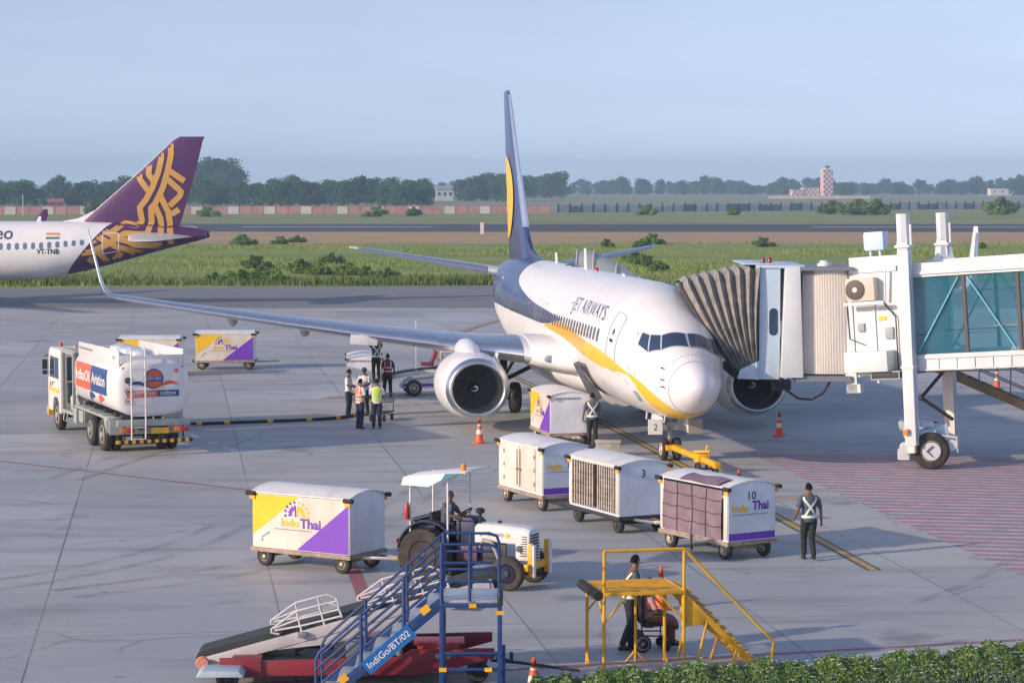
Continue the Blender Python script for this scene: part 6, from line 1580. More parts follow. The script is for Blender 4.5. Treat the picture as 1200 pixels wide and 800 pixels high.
b = MB(); b.bb((-.45, -.3, .28), (.45, .3, .33)); b.tube([(.42, -.28, .3), (.42, -.28, .95), (.42, .28, .95), (.42, .28, .3)], .02, 6); b.tube([(.42, -.28, .62), (.42, .28, .62)], .016, 6); b.build('frame', DARK, fc, bevel=.005)
for x in (-.36, .36):
    for y in (-.25, .25): ground_wheel(fc, (x, y, .12), .12, .06, (0, 1, 0), STEEL)
# ladder the refuelling worker stands on
ld = thing('step_ladder', 'grey step ladder under the wing with a man standing on it', 'ladder', (-5.25, 88.6, 0), R(20))
b = MB()
for y in (-.3, .3): b.tube([(-.4, y, 0), (-.1, y, .93)], .025, 6); b.tube([(.4, y, 0), (.1, y, .93)], .025, 6)
for i in range(1, 4): t = i/4; b.box((-.4+.3*t, 0, .93*t), (.1, .6, .025))
b.build('rails', STEEL, ld)
b = MB(); b.bb((-.22, -.33, .93), (.22, .33, .97)); b.build('platform', STEEL, ld, bevel=.005)
# ---- covered boarding stairs at the far rear door (port side)
cs = thing('covered_boarding_stairs', 'passenger stairs with an arched translucent canopy rising behind the white fuselage', 'boarding stairs', tuple(J2W((31.2, -2.0, 0))), math.atan2(-.08, 1)-.02)
POLY = M('frosted_canopy', (.42,.48,.46), .25, alpha=.78)
def arch(x, z, wd=1.12, h=1.22, n=12): return [Vector((x, wd*math.cos(math.pi*i/n), z+h*math.sin(math.pi*i/n)**.8)) for i in range(n+1)]
b = MB(); rr = [arch(.0, 4.45), arch(.7, 4.40), arch(5.4, 1.75)]
b.loft(rr, cap=False, closed=False); b.build('canopy', POLY, cs, smooth=40)
b = MB()
for k in range(7):
    x = .0 if k == 0 else .7+(4.7)*(k-1)/5; z = 4.46 if k == 0 else 4.41-(2.65)*(k-1)/5; b.tube([p+Vector((0, 0, .01)) for p in arch(x, z, 1.13, 1.23)], .03, 6)
b.build('canopy_rib', LGREY, cs)
b = MB()
for yy in (-.95, .95): b.prism([(0, 2.55), (.9, 2.55), (5.6, .15), (5.6, 1.1), (.8, 3.6), (0, 3.6)], lambda a, z, d: (a, d, z), yy-.03, yy+.03)
b.build('canopy_side', WHITE, cs, bevel=.01)
b = MB(); b.bb((0, -.915, 2.6), (.9, .915, 2.66))
for i in range(13): t = i/13; b.box((1.0+4.5*t, 0, 2.5-2.35*t), (.34, 1.82, .04))
b.build('steps', PALEGREY, cs, bevel=.004)
b = MB(); b.bb((-.2, -.8, .45), (5.6, .8, .7))
for x in (.2, 2.2): b.tube([(x, -.7, .7), (x, -.7, 2.55 if x < 1 else 1.8)], .06, 8); b.tube([(x, .7, .7), (x, .7, 2.55 if x < 1 else 1.8)], .06, 8)
b.build('chassis', WHITE, cs, bevel=.01)
for x in (.6, 4.6):
    for y in (-.75, .75): ground_wheel(cs, (x, y, .38), .38, .22, (0, 1, 0), RIMW)
# ================================================================== JET BRIDGE
BO = Vector((11.9, 69.1, 0))
pb = thing('jet_bridge', 'pale blue and white passenger boarding bridge with teal glass tunnel docked at the airliner', 'jet bridge', tuple(BO), 0)
PBW = M('bridge_white', (.68,.72,.73), .42, var=.06, scale=.8, dirt=.3)
PBB = M('bridge_pale_blue', (.50,.64,.74), .42, var=.06, scale=.8, dirt=.25)
PCR = M('bridge_cream', (.80,.76,.69), .45, var=.05, scale=1, dirt=.2)
TEAL = M('teal_brace', (.10,.42,.50), .4)
TGL = M('teal_glass', (.02,.25,.36), .05, spec=.7, alpha=.24)
BRN = M('mullion_brown', (.07,.06,.06), .5)
def W(x, y, z): return Vector((x, y, z))-BO
SL = R(4.5); RZ = -R(30)
TT = Matrix.Translation((0, 0, 2.93)) @ Matrix.Rotation(RZ, 4, 'Z') @ Matrix.Rotation(-SL, 4, 'Y')
TL, TWd, THt = 34.0, 3.0, 2.95
def MT(): return MB(TT)
b = MT(); b.bb((0, 0, .0), (TL, .16, .44)); b.bb((0, TWd-.16, 0), (TL, TWd, .44)); b.bb((0, .161, .1), (TL, TWd-.161, .3)); 
for i in range(60): x = .15+i*.55; b.bb((x, -.035, .02), (x+.06, -.003, .30)) 
b.bb((0, -.05, .31), (TL, -.003, .42)); b.bb((0, -.05, -.04), (TL, .12, -.003))
bt = b.build('tunnel_floor', PBW, pb, smooth=0)
b = MT(); b.bb((0, -.04, 2.72), (TL, TWd+.04, 3.13)); b.bb((0, -.10, 2.80), (TL, -.043, 2.88)); b.bb((.4, .6, 3.133), (TL, 2.2, 3.2)); b.build('tunnel_roof', PBW, pb, smooth=0)
pw = 1.62; np_ = 20
for i in range(np_):
    x0 = .02+i*pw; x1 = x0+pw
    for yy in (.06, TWd-.06):
        b = MT(); b.bb((x0+.06, yy-.012, .443), (x1-.06, yy+.012, 2.717)); b.build('glass_pane', TGL, pb, smooth=0)
b = MT()
for i in range(1, np_+1):
    x0 = .02+i*pw
    for yy in (.06, TWd-.06): b.bb((x0-.048, yy-.05, .443), (x0+.048, yy+.05, 2.717))
b.bb((.0, .1, 1.0), (TL, .13, 1.03)); b.bb((.0, TWd-.13, 1.0), (TL, TWd-.10, 1.03)); b.build('mullion', BRN, pb, smooth=0)['kind'] = 'stuff'
b = MT()
for i in range(np_):
    x0 = .02+i*pw; x1 = x0+pw
    for yy in (.02, TWd-.02):
        z0, z1 = (.5, 2.66) if i % 2 == 0 else (2.66, .5)
        b.bar((x0+.14, yy, z0), (x1-.14, yy, z1), .04, .11, 0, (0, 1, 0))
b.build('brace', TEAL, pb, smooth=0)['kind'] = 'stuff'
b = MT(); b.bb((0, .17, .303), (TL, TWd-.17, .32)); b.build('carpet', M('carpet_blue', (.03,.08,.12), .9), pb, smooth=0)
b = MT(); b.bb((2.4, .2, 1.16), (TL, .24, 1.22)); b.bb((1.0, TWd-.5, 2.18), (TL, TWd-.45, 2.22)); b.build('handrail', M('rail_wood', (.45,.33,.2), .5), pb, smooth=0)
# transition box between curtain and tunnel
b = MT(); b.bb((-2.15, .05, -.15), (-.02, TWd-.05, 2.95)); box_ = b.build('transition_box', PBW, pb, smooth=0)
b = MT(); b.bb((-2.2, .0, -.62), (-1.85, .04, 2.8)); b.bb((-2.2, .0, -.62), (-1.75, .25, -.36)); b.bb((-1.2, .0, -.35), (-1.14, .045, 2.7)); b.bb((-.35, -.02, -.3), (-.05, .045, 2.8)); b.build('frame_rib', PBW, box_, smooth=0)
b = MT(); b.bb((-1.95, -.65, .02), (-.6, .04, .62)); b.bb((-1.2, -.5, -.22), (-.3, .04, .015), 1); b.build('equipment_box', [PBW, DARK], box_, bevel=.02)
b = MT(); b.bb((-1.9, -.3, 2.12), (-1.0, .04, 2.80)); ac = b.build('air_conditioner', M('beige_casing', (.62,.55,.45), .5, dirt=.2), box_, bevel=.02)
b = MT(); b.lathe([(.30, 0), (.30, .02), (.27, .03)], TT.inverted() @ (TT @ Vector((-1.6, -.305, 2.46))), (0, -1, 0), 28); b.lathe([(.08, .03), (.07, .04), (0, .045)], (-1.6, -.305, 2.46), (0, -1, 0), 14, 1); b.build('fan_grille', [M('grille_brown', (.10,.085,.075), .6), PBW], ac)
b = MT(); b.bb((-2.1, .0, 2.953), (-.4, 2.2, 3.1)); b.bb((-1.9, .1, 3.103), (-.1, .5, 3.42)); b.tube([(-.75, -.12, 2.1), (-.68, -.14, 3.0)], .035, 8); b.bb((-1.95, -.4, 2.0), (-.7, -.3, 2.10)); b.build('bracket', PBW, box_, smooth=0)
b = MT(); b.bb((-1.65, .8, 3.6), (-1.05, 1.25, 4.15)); b.tube([(-1.5, .9, 3.05), (-1.5, .9, 3.6)], .045, 8); b.tube([(-1.2, .9, 3.05), (-1.2, .9, 3.6)], .045, 8); b.bb((-1.68, .82, 3.63), (-1.653, 1.22, 4.1)); b.build('flood_lamp_box', PBB, pb, bevel=.02)
# curtain (corrugated rotunda wall)
b = MB(); n = 56
P0 = W(8.72, 70.35, 0); P1 = W(10.02, 70.16, 0)
vs = []; fs = []
for i in range(n+1):
    t = i/n; p = P0.lerp(P1, t); bul = -.14*math.sin(math.pi*t)+.028*(i % 2); zz0, zz1 = 2.72, 5.82+.05*t
    for z in (zz0, zz1): vs.append((p.x, p.y+bul, z))
fs = [(2*i, 2*i+2, 2*i+3, 2*i+1) for i in range(n)]
vs2 = [(x, y+3.2-2*(y-P0.y), z) for x, y, z in vs]
b.add(vs, fs); b.add(vs2, fs); b.build('curtain', PCR, pb, smooth=20)
b = MB(); q = [W(8.5, 70.0, 0), W(10.15, 69.9, 0), W(10.6, 73.4, 0), W(8.6, 73.6, 0)]
b.prism([(v.x, v.y) for v in q], lambda a, c, d: (a, c, d), 5.825, 5.93); b.prism([(v.x, v.y+.08) for v in q], lambda a, c, d: (a, c, d), 2.50, 2.66)
b.prism([(v.x, v.y+.25) for v in q], lambda a, c, d: (a, c, d), 5.70, 5.82); b.build('rotunda_plate', M('grey_plate', (.20,.22,.25), .6), pb, smooth=0)
b = MB(); b.lathe([(.22, 0), (.22, .06), (.14, .1), (.14, .16)], W(9.45, 71, 5.93), (0,0,1), 16); b.build('vent_cap', PBW, pb)
# cab
b = MB(); c0, c1 = W(7.42, 70.25, 0), W(8.02, 73.6, 0)
b.bb((c0.x, c0.y, 2.55), (c1.x+.02, c0.y+.12, 5.88)); b.bb((c0.x, c1.y-.12, 2.55), (c1.x+.02, c1.y, 5.88)); b.bb((c0.x, c0.y+.121, 2.6), (c1.x+.02, c1.y-.121, 2.75)); b.bb((c0.x-.1, c0.y-.05, 5.885), (c1.x+.75, c1.y+.05, 5.98)); b.bb((c0.x-.5, c0.y+.1, 5.983), (c0.x+.4, c1.y, 6.03))
cab = b.build('cab', PBB, pb, bevel=.02)
b = MB(); cx = (c0.x+c1.x)/2+.12
pts = [(cx+.13*math.cos(2*math.pi*i/24)*1.0, 4.28+(.28 if math.sin(2*math.pi*i/24) > 0 else -.28)+.13*math.sin(2*math.pi*i/24)) for i in range(24)]
b.prism(pts, lambda a, z, d: (a, d, z), c0.y-.012, c0.y+.0); b.build('cab_window', GLASSD, cab, smooth=0)
b = MB(); d0, d1 = W(8.05, 69.98, 0), W(8.62, 73.8, 0)
b.prism([(d0.x, 2.62), (d0.x+.12, 5.9), (d1.x-.02, 5.95), (d1.x+.10, 2.62)], lambda a, z, d: (a, d, z), d0.y, d0.y+.5); b.bb((d0.x, d0.y+.5, 2.6), (d1.x, d1.y, 2.75)); b.bb((d0.x+.1, d1.y-.4, 2.75), (d1.x, d1.y, 5.8)); b.build('door_fascia', PBW, cab, bevel=.02)
b = MB(); e = W(6.75, 70.15, 0); b.prism([(e.x-.0, 2.58), (c0.x-.005, 2.55), (c0.x-.005, 3.12), (e.x+.1, 2.86)], lambda a, z, d: (a, d, z), e.y, e.y+.2); b.bb((e.x+.1, e.y+.2, 2.56), (c0.x-.005, c1.y, 2.66)); b.build('bumper_ledge', PBB, cab, bevel=.01)
b = MB(); b.bb((e.x-.12, e.y+.03, 2.60), (e.x+.0, c1.y, 2.86)); b.build('rubber_bumper', BLACK, cab, bevel=.03)
for k, xx in enumerate((7.55, 7.75)):
    b = MB(); b.lathe([(.07, 0), (.07, .12), (.03, .18)], W(xx, 70.6, 6.03), (0,0,1), 12); b.build('roof_lamp', M('lamp_maroon', (.25,.04,.06), .3), cab)
b = MB(); b.bb((c0.x+.45, c0.y+.3, 2.2), (c0.x+1.0, c0.y+.7, 2.5)); b.tube([W(7.9, 70.6, 2.5), W(7.95, 70.5, 2.25), W(8.1, 70.5, 2.2)], .05, 8); b.build('floor_gear', DARK, cab, bevel=.01)
# bellows: pleated canopy against the fuselage
CANV = M('canvas_tan', (.26,.25,.235), .85, var=.32, scale=3, bump=.3, dirt=.2); CANV2 = M('canvas_shadow_fold', (.20,.17,.14), .85, var=.18, scale=3, dirt=.2)
b = MB(); K = 15; rows = []
for k in range(K+1):
    t = k/K; top = W(5.15, 70.75, 5.34).lerp(W(7.42, 70.28, 5.86), t); bot = W(6.90, 70.42, 2.62).lerp(W(7.42, 70.22, 2.60), t)
    zig = .13 if k % 2 else -.09
    top = top+Vector((0, -zig, zig*.5)); bot = bot+Vector((-zig*.3, -zig*.6, 0)); far = Vector((0, 3.0, 0))
    row = []
    for j in range(9):
        u = j/8; q = bot.lerp(top, u); q = q+Vector((-.10*math.sin(math.pi*u), -.10*math.sin(math.pi*u), 0)); row.append(q)
    row.append(top+Vector((0, .25, .10))); row.append(top+Vector((0, 1.5, .16))); row.append(top+Vector((0, 2.7, .08)))
    for j in range(5): row.append(bot.lerp(top, 1-j/4)+far)
    rows.append(row)
m_ = len(rows[0]); vs = [v for r_ in rows for v in r_]
for k in range(K):
    for j in range(m_-1):
        b.add([rows[k][j], rows[k][j+1], rows[k+1][j+1], rows[k+1][j]], [(0, 1, 2, 3)], 0)
bel = b.build('bellows_canopy', [CANV, CANV2], pb, smooth=0)
b = MB()
for t in (.5,):
    pts = [rows[k][4]+Vector((0, -.03, 0)) for k in range(4, K+1)]; b.tube(pts, .02, 6)
b.build('strap', M('strap_green', (.22,.28,.20), .7), bel)
# dark lining at the inner edge
b = MB(); pts = [v+Vector((-.04, .02, 0)) for v in rows[0][:10]]; b.tube(pts, .07, 8); b.build('edge_pad', M('pad_dark', (.07,.065,.06), .8), bel)
b = MB(); b.tube([W(8.05, 70.3, 2.55), W(8.2, 70.3, 2.25), W(8.6, 70.2, 1.98), W(9.0, 70.2, 1.95), W(9.35, 70.2, 2.15), W(9.55, 70.2, 2.5)], .035, 8); b.build('power_cable', BLACK, pb)
# lift columns
def MC(v): return MB(TT @ Matrix.Rotation(R(1.2), 4, 'Y') @ Matrix.Translation((-.06, v, .19)))
for v, nm in ((-.30, 'lift_column'), (TWd+.10, 'lift_column')):
    b = MC(v); b.bb((-.17, -.16, -2.4), (.17, .16, 3.35)); b.bb((-.20, -.19, -.12), (.20, .19, -.05)); b.bb((-.17, -.16, 3.353), (.16, .15, 3.6)); b.bb((-.23, -.21, 3.42), (.23, .21, 3.5))
    col = b.build(nm, PBW, pb, bevel=.015)
    b = MC(v); b.lathe([(.21, 3.6), (.21, 4.42)], (0, 0, 0), (0, 0, 1), 8); b.tube([(.26, -.1, 3.5), (.26, -.1, 4.1)], .04, 8); b.build('screw_cover', PBW, col, smooth=20)
    b = MC(v); b.bb((.172, -.08, -2.2), (.18, .08, 3.2)); b.build('guide_slot', PBB, col, smooth=0)
    b = MC(v); b.bb((-.1, -.12, -2.62), (.1, .12, -2.403)) if v < 1 else b.bb((-.17, -.17, -2.75), (.17, .17, -.6)); b.build('inner_column', PCR, col, bevel=.01)
b = MC(TWd+.10); b.lathe([(.55, 2.75), (.3, 3.1), (.26, 3.4)], (0, 0, 0), (0, 0, 1), 4); b.build('column_base', PBW, pb, smooth=20)
b = MC(-.30); b.box((-.1, -.25, -1.98), (.16, .08, .18)); b.build('warning_lamp', M('lamp_orange', (.75,.22,.03), .25), pb, bevel=.02)
b = None
if 0:
    b = MT(); b.prism([(2.1, 2.93), (2.5, 2.93), (2.42, 3.62), (2.34, 3.7), (2.22, 3.66)], lambda a, z, d: (a, d, z), .3, .5); b.build('aerial_fin', PBW, pb, bevel=.01)
# wheel carriage
b = MB(); o = W(12.37, 69.15, 0)
b.box((o.x-.05, o.y+1.6, .98), (.42, 3.6, .36)); b.box((o.x+.0, o.y+.25, 1.0), (1.15, .5, .42), Matrix.Rotation(-.25, 3, 'Y')); b.box((o.x-.1, o.y+.05, 1.32), (.4, .4, .16)); b.box((o.x+.1, o.y+3.2, 1.0), (1.0, .5, .4)); b.bb((o.x-.75, o.y-.2, .9), (o.x-.2, o.y+.2, 1.15)); b.build('carriage', PBB, pb, bevel=.03)
b = MB(); b.lathe([(.17, 0), (.17, .3)], (o.x-.72, o.y-.25, .62), (0, 1, 0), 16); b.box((o.x-.78, o.y-.05, .42), (.3, .3, .3)); b.lathe([(.16, 0), (.16, .3)], (o.x+.62, o.y-.25, .72), (0, 1, 0), 16); b.tube([(o.x+.3, o.y-.2, 1.0), (o.x+.75, o.y-.25, .95), (o.x+.8, o.y-.2, .5)], .03, 6); b.build('drive_motor', PBW, pb)
for yy in (o.y-.20, o.y+3.0):
    c = Vector((o.x+(.6 if yy > o.y else 0), yy, .55)); wo = ground_wheel(pb, c, .55, .36, (.08, 1, 0), M('bridge_rim', (.40,.37,.30), .5, .4, var=.2, dirt=.3, scale=5))
    b = MB(); b.lathe([(.27, 0), (.27, .02), (0, .03)], c+Vector((-.014, -.18, 0)), (-.08, -1, 0), 24)
    for s_ in (1, -1): b.bar(c+Vector((-.16, -.215, 0)), c+Vector((.02, -.215, s_*.16)), .015, .07, 1, (0, 1, 0))
    b.build('hub_cover', [PBW, BLACKT], wo)
# cable runs, small boxes and warning plates on the white faces
b = MT(); b.tube([(-2.0, -.01, 2.2), (-1.98, -.02, 1.0), (-1.5, -.02, .8)], .018, 6); b.tube([(-.5, -.02, .0), (-.48, -.03, 1.6), (-.9, -.03, 2.1)], .022, 6); b.tube([(.1, -.06, -.06), (3.0, -.07, -.1), (6.0, -.06, -.06), (9, -.07, -.1)], .025, 6); b.build('cable_run', DARK, pb)
b = MT(); b.bb((-.85, -.02, .95), (-.6, .048, 1.3)); b.bb((-1.7, -.02, 1.2), (-1.5, .048, 1.45)); b.build('junction_box', M('box_grey', (.35,.37,.38), .5, dirt=.2), box_, bevel=.01)
b = MT(); b.bb((-1.05, .030, 1.5), (-.8, .046, 1.62)); b.build('warning_plate', CYEL, box_, smooth=0)
b = MT()
for i in range(22):
    for z in (2.76, 3.06): b.box((.3+i*.62, -.043, z), (.035, .008, .035))
b.build('bolt_row', STEEL, pb, smooth=0)['kind'] = 'stuff'
b = MT()
for i in range(12): b.bb((1.2+i*2.4, 1.3, 2.66), (1.9+i*2.4, 1.7, 2.70))
b.build('ceiling_panel', PBW, pb, smooth=0)['kind'] = 'stuff'
# articulated cable arm
b = MB(); k0 = W(13.2, 70.2, 3.1); k1 = W(12.25, 70.0, 2.02); k2 = W(13.25, 70.2, 1.35)
b.tube([k0, k1], .055, 8); b.tube([k1, k2], .055, 8); b.ball(tuple(k1), .09, 10); b.build('cable_arm', DARK, pb)
# service stairs
b = MB(); s0 = W(12.6, 72.9, 2.95); s1 = W(19.2, 71.6, .12); d = (s1-s0).normalized(); sidev = Vector((.2, .98, 0))*.85
for k in (0, 1): b.bar(s0+sidev*k, s1+sidev*k, .06, .26)
b.build('stair_stringer', M('stair_ochre', (.30,.22,.12), .7, var=.2, dirt=.4), pb, bevel=.005)
b = MB()
for i in range(16): t = (i+.5)/16; q = s0.lerp(s1, t)+sidev*.5; b.box(q+Vector((0, 0, .1)), (.30, .8, .035))
b.build('stair_treads', DARK, pb, smooth=0)
b = MB()
for k in (0, 1):
    for h in (.5, 1.0): b.tube([s0+sidev*k+Vector((0, 0, h)), s1+sidev*k+Vector((0, 0, h))], .022, 6)
    for i in range(8): t = i/7; q = s0.lerp(s1, t)+sidev*k; b.tube([q, q+Vector((0, 0, 1.0))], .02, 6)
b.build('stair_handrail', M('rail_grey', (.25,.26,.27), .5, .4), pb)
b = MB()
for k in (0, 1): b.tube([s1+sidev*k, Vector((s1.x+.1, s1.y, .0))+sidev*k], .06, 8)
b.build('stair_foot', DARK, pb)
# ================================================================== PEOPLE
SKIN = M('brown_skin', (.20,.105,.062), .55); HAIR = M('black_hair', (.010,.009,.009), .85, spec=.15); SHOE = M('black_shoes', (.015,.015,.017), .4)
UNIF = M('grey_blue_uniform', (.075,.095,.14), .85, var=.15, scale=9); DTR = M('dark_trousers', (.018,.022,.024), .85, var=.2, scale=8)
NAVT = M('navy_trousers', (.018,.028,.055), .85, var=.2, scale=8); WSH = M('white_shirt', (.68,.70,.74), .8, var=.05, scale=9)
REFL = M('reflective_tape', (.66,.74,.62), .45); LIME = M('lime_vest', (.55,.80,.04), .7, var=.08, scale=9); ORV = M('orange_vest', (.85,.20,.10), .7, var=.08, scale=9)
MARV = M('maroon_vest', (.20,.03,.07), .8, var=.1, scale=9); BLSH = M('dark_teal_shirt', (.03,.06,.08), .85, var=.15, scale=9); PINKC = M('salmon_cloth', (.55,.28,.26), .85, var=.1, scale=8, bump=.3); BRNC = M('brown_blanket', (.17,.07,.045), .8, var=.3, scale=7, bump=.4)
def skin_mesh(verts, edges, rad, levels=1):
    me = bpy.data.meshes.new('s'); me.from_pydata(verts, edges, []); o = bpy.data.objects.new('s', me); COL.objects.link(o)
    md = o.modifiers.new('k', 'SKIN'); md.use_smooth_shade = True
    for i, r in enumerate(rad): me.skin_vertices[0].data[i].radius = (r, r) if not isinstance(r, tuple) else r
    me.skin_vertices[0].data[0].use_root = True
    sb = o.modifiers.new('b', 'SUBSURF'); sb.levels = levels; sb.render_levels = levels
    dg = bpy.context.evaluated_depsgraph_get(); ev = o.evaluated_get(dg); m2 = ev.to_mesh()
    vs = [tuple(v.co) for v in m2.vertices]; fs = [tuple(p.vertices) for p in m2.polygons]
    ev.to_mesh_clear(); bpy.data.objects.remove(o); bpy.data.meshes.remove(me); return vs, fs
def person(label, x, y, rz, shirt=UNIF, trousers=DTR, vest=None, straps=False, arms=None, legs=None, lean=0.0, z=0.0, hat=None, sit=False, turn=0.0, h=1.0, bald=False, name='person'):
    t = thing(name, label, 'person', (x, y, z), rz); t.scale = (h, h, h)
    hz_ = .90 if not sit else .52
    dz = hz_-.90
    def L(v):   # lean and drop the upper body
        v = Vector(v); v.z += dz; v.x += lean*(v.z-hz_); return v
    S = [L((0, s*.185, 1.40)) for s in (1, -1)]
    if arms is None: arms = [((-.03, .25, 1.13), (.05, .27, .88)), ((-.03, -.25, 1.13), (.05, -.27, .88))]
    A = [[L(a), L(w_)] for a, w_ in arms]
    if legs is None: legs = [((.02, .10, .48), (-.03, .11, .09)), ((.02, -.10, .48), (-.03, -.11, .09))]
    G = [[Vector(k), Vector(a)] for k, a in legs]
    HP = [Vector((0, s*.09, hz_)) for s in (1, -1)]
    hd = Matrix.Rotation(turn, 3, 'Z'); nk = L((.01, 0, 1.50))
    def Hh(v): return nk+hd @ (Vector(v))
    V = [L((0, 0, .96)), L((0, 0, 1.15)), L((0, 0, 1.33)), L((0, 0, 1.44)), nk, Hh((.025, 0, .075)), Hh((.02, 0, .145)), Hh((.005, 0, .20))]
    E = [(0, 1), (1, 2), (2, 3), (3, 4), (4, 5), (5, 6), (6, 7)]; Rd = [(.10, .13), (.095, .125), (.10, .14), (.06, .07), .05, (.078, .068), (.09, .078), (.06, .055)]
    fing = MB()
    for i, s in enumerate((1, -1)):
        k = len(V); d = (A[i][1]-A[i][0]).normalized(); palm = A[i][1]+d*.075
        V += [S[i], A[i][0], A[i][1], palm]; E += [(3, k), (k, k+1), (k+1, k+2), (k+2, k+3)]; Rd += [.055, .042, .030, (.036, .022)]
        sd_ = Vector((d.z, 0, -d.x)); sd_ = sd_.normalized() if sd_.length > .1 else Vector((1, 0, 0))
        pin = d.cross(sd_)*s
        for f, ln in ((-.028, .062), (-.010, .075), (.009, .078), (.027, .070)):
            p0 = palm+sd_*f-d*.01; p1 = p0+d*ln*.55-pin*.006; p2 = p1+d*ln*.4-pin*.022; fing.tube([p0, p1, p2], [.0095, .0088, .007], 6)
        p0 = palm-d*.035+sd_*.03; fing.tube([p0, p0+sd_*.03+d*.03, p0+sd_*.035+d*.062-pin*.01], [.011, .010, .008], 6)
    for i in (0, 1):
        k = len(V); ft = Vector((.13, (.02 if i == 0 else -.02), -.05)); V += [HP[i], G[i][0], G[i][1], G[i][1]+ft]; E += [(0, k), (k, k+1), (k+1, k+2), (k+2, k+3)]; Rd += [.085, .055, .04, (.035, .03)]
    vs, fs = skin_mesh([tuple(v) for v in V], E, Rd, 1)
    b = MB(); b.add(vs, fs); b.v += []; o_ = len(b.v); b.v += fing.v; b.f += [tuple(i+o_ for i in f) for f in fing.f]; b.m += fing.m
    # face: nose, ears, eyes
    b.add([Hh((.100, 0, .115)), Hh((.128, .0, .085)), Hh((.100, .018, .08)), Hh((.100, -.018, .08)), Hh((.098, 0, .07))], [(0, 2, 1), (0, 1, 3), (1, 2, 4), (1, 4, 3)], 0)
    for s in (1, -1):
        b.ball(tuple(Hh((.015, s*.078, .11))), .024, 8, 0, (.7, .4, 1.2)); b.ball(tuple(Hh((.093, s*.032, .122))), .011, 8, 1)
    b.add([Hh((.103, .028, .048)), Hh((.103, -.028, .048)), Hh((.100, -.024, .038)), Hh((.100, .024, .038))], [(0, 1, 2, 3)], 2)
    body = b.build('body', [SKIN, M('eye_dark', (.03,.02,.02), .2), M('lip_brown', (.16,.06,.05), .5)], t, smooth=70)
    # hair or cap
    def cap(name, mt, r0, zlow, front=.0):
        c = MB(); n = 16; rows = []
        for i in range(7):
            a = math.pi/2*i/6
            rows.append([Hh((.012-.004+(.090+r0)*math.cos(a)**.8*math.cos(2*math.pi*j/n)-(.012 if math.cos(2*math.pi*j/n) > .3 else 0)*(1-i/6), (.077+r0)*math.cos(a)**.8*math.sin(2*math.pi*j/n), (.125+ (front if math.cos(2*math.pi*j/n) > .45 else zlow)*(1-i/6))+(.100+r0)*math.sin(a))) for j in range(n)])
        c.loft(rows); return c
    if not bald or hat: 
        c = cap('hair', HAIR, .005, -.035, .02); c.build('hair', HAIR, t, smooth=70)
    if hat:
        c = cap('cap', hat, .022, .005, .0); c.add([Hh((.09, .06, .13)), Hh((.17, .04, .115)), Hh((.17, -.04, .115)), Hh((.09, -.06, .13)), Hh((.09, .06, .14)), Hh((.17, .04, .125)), Hh((.17, -.04, .125)), Hh((.09, -.06, .14))], [(0, 1, 2, 3), (4, 7, 6, 5), (0, 4, 5, 1), (1, 5, 6, 2), (2, 6, 7, 3)]); c.build('cap', hat, t, smooth=70)
    # shirt
    TR = [(.88, .128, .172), (.96, .124, .165), (1.06, .116, .155), (1.18, .122, .168), (1.30, .130, .190), (1.38, .118, .200), (1.43, .088, .150), (1.47, .062, .075)]
    def ring(zz, rx, ry, g=0, n=20): return [L((.0+(rx+g)*math.cos(2*math.pi*j/n), (ry+g)*math.sin(2*math.pi*j/n), zz)) for j in range(n)]
    b = MB(); b.loft([ring(*q) for q in TR[(0 if not sit else 1):]])
    for i in (0, 1):
        e = S[i].lerp(A[i][0], .85); s_ = 1 if i == 0 else -1; b.tube([L((0, s_*.09, 1.385)), L((0, s_*.155, 1.39)), L((0, s_*.195, 1.355)).lerp(A[i][0], .08), S[i].lerp(A[i][0], .45), e], [.055, .066, .068, .060, .056], 10)
    b.build('shirt', shirt, t, smooth=70)
    # trousers
    b = MB(); b.loft([ring(.845+0*(1), .122, .165), ring(.90, .126, .168), ring(.98, .119, .160)]) if not sit else b.loft([[Vector((.12*math.cos(2*math.pi*j/16), .17*math.sin(2*math.pi*j/16), zz)) for j in range(16)] for zz in (hz_-.09, hz_, hz_+.08)])
    for i in (0, 1): 
        s = 1 if i == 0 else -1
        b.tube([HP[i]+Vector((0, 0, .03)), HP[i].lerp(G[i][0], .3), HP[i].lerp(G[i][0], .7), G[i][0], G[i][0].lerp(G[i][1], .4), G[i][1]+Vector((0, 0, .0))], [.098, .100, .084, .072, .070, .058], 12)
    b.build('trousers', trousers, t, smooth=70)
    for i in (0, 1):
        b = MB(); a = G[i][1]; rings = []
        for dx, hw, hh in ((-.07, .028, .055), (-.04, .042, .085), (.04, .045, .085), (.11, .047, .055), (.17, .035, .035), (.185, .012, .02)):
            rings.append([Vector((a.x+dx, a.y+hw*math.cos(2*math.pi*j/10), max(a.z-.09, a.z-.09+hh/2+hh/2*math.sin(2*math.pi*j/10)))) for j in range(10)])
        b.loft(rings); b.build('shoe', SHOE, t, smooth=70)
    def onback(ang, zz, g):
        rx = np.interp(zz, [q[0] for q in TR], [q[1] for q in TR])+g; ry = np.interp(zz, [q[0] for q in TR], [q[2] for q in TR])+g; return L((rx*math.cos(ang), ry*math.sin(ang), zz))
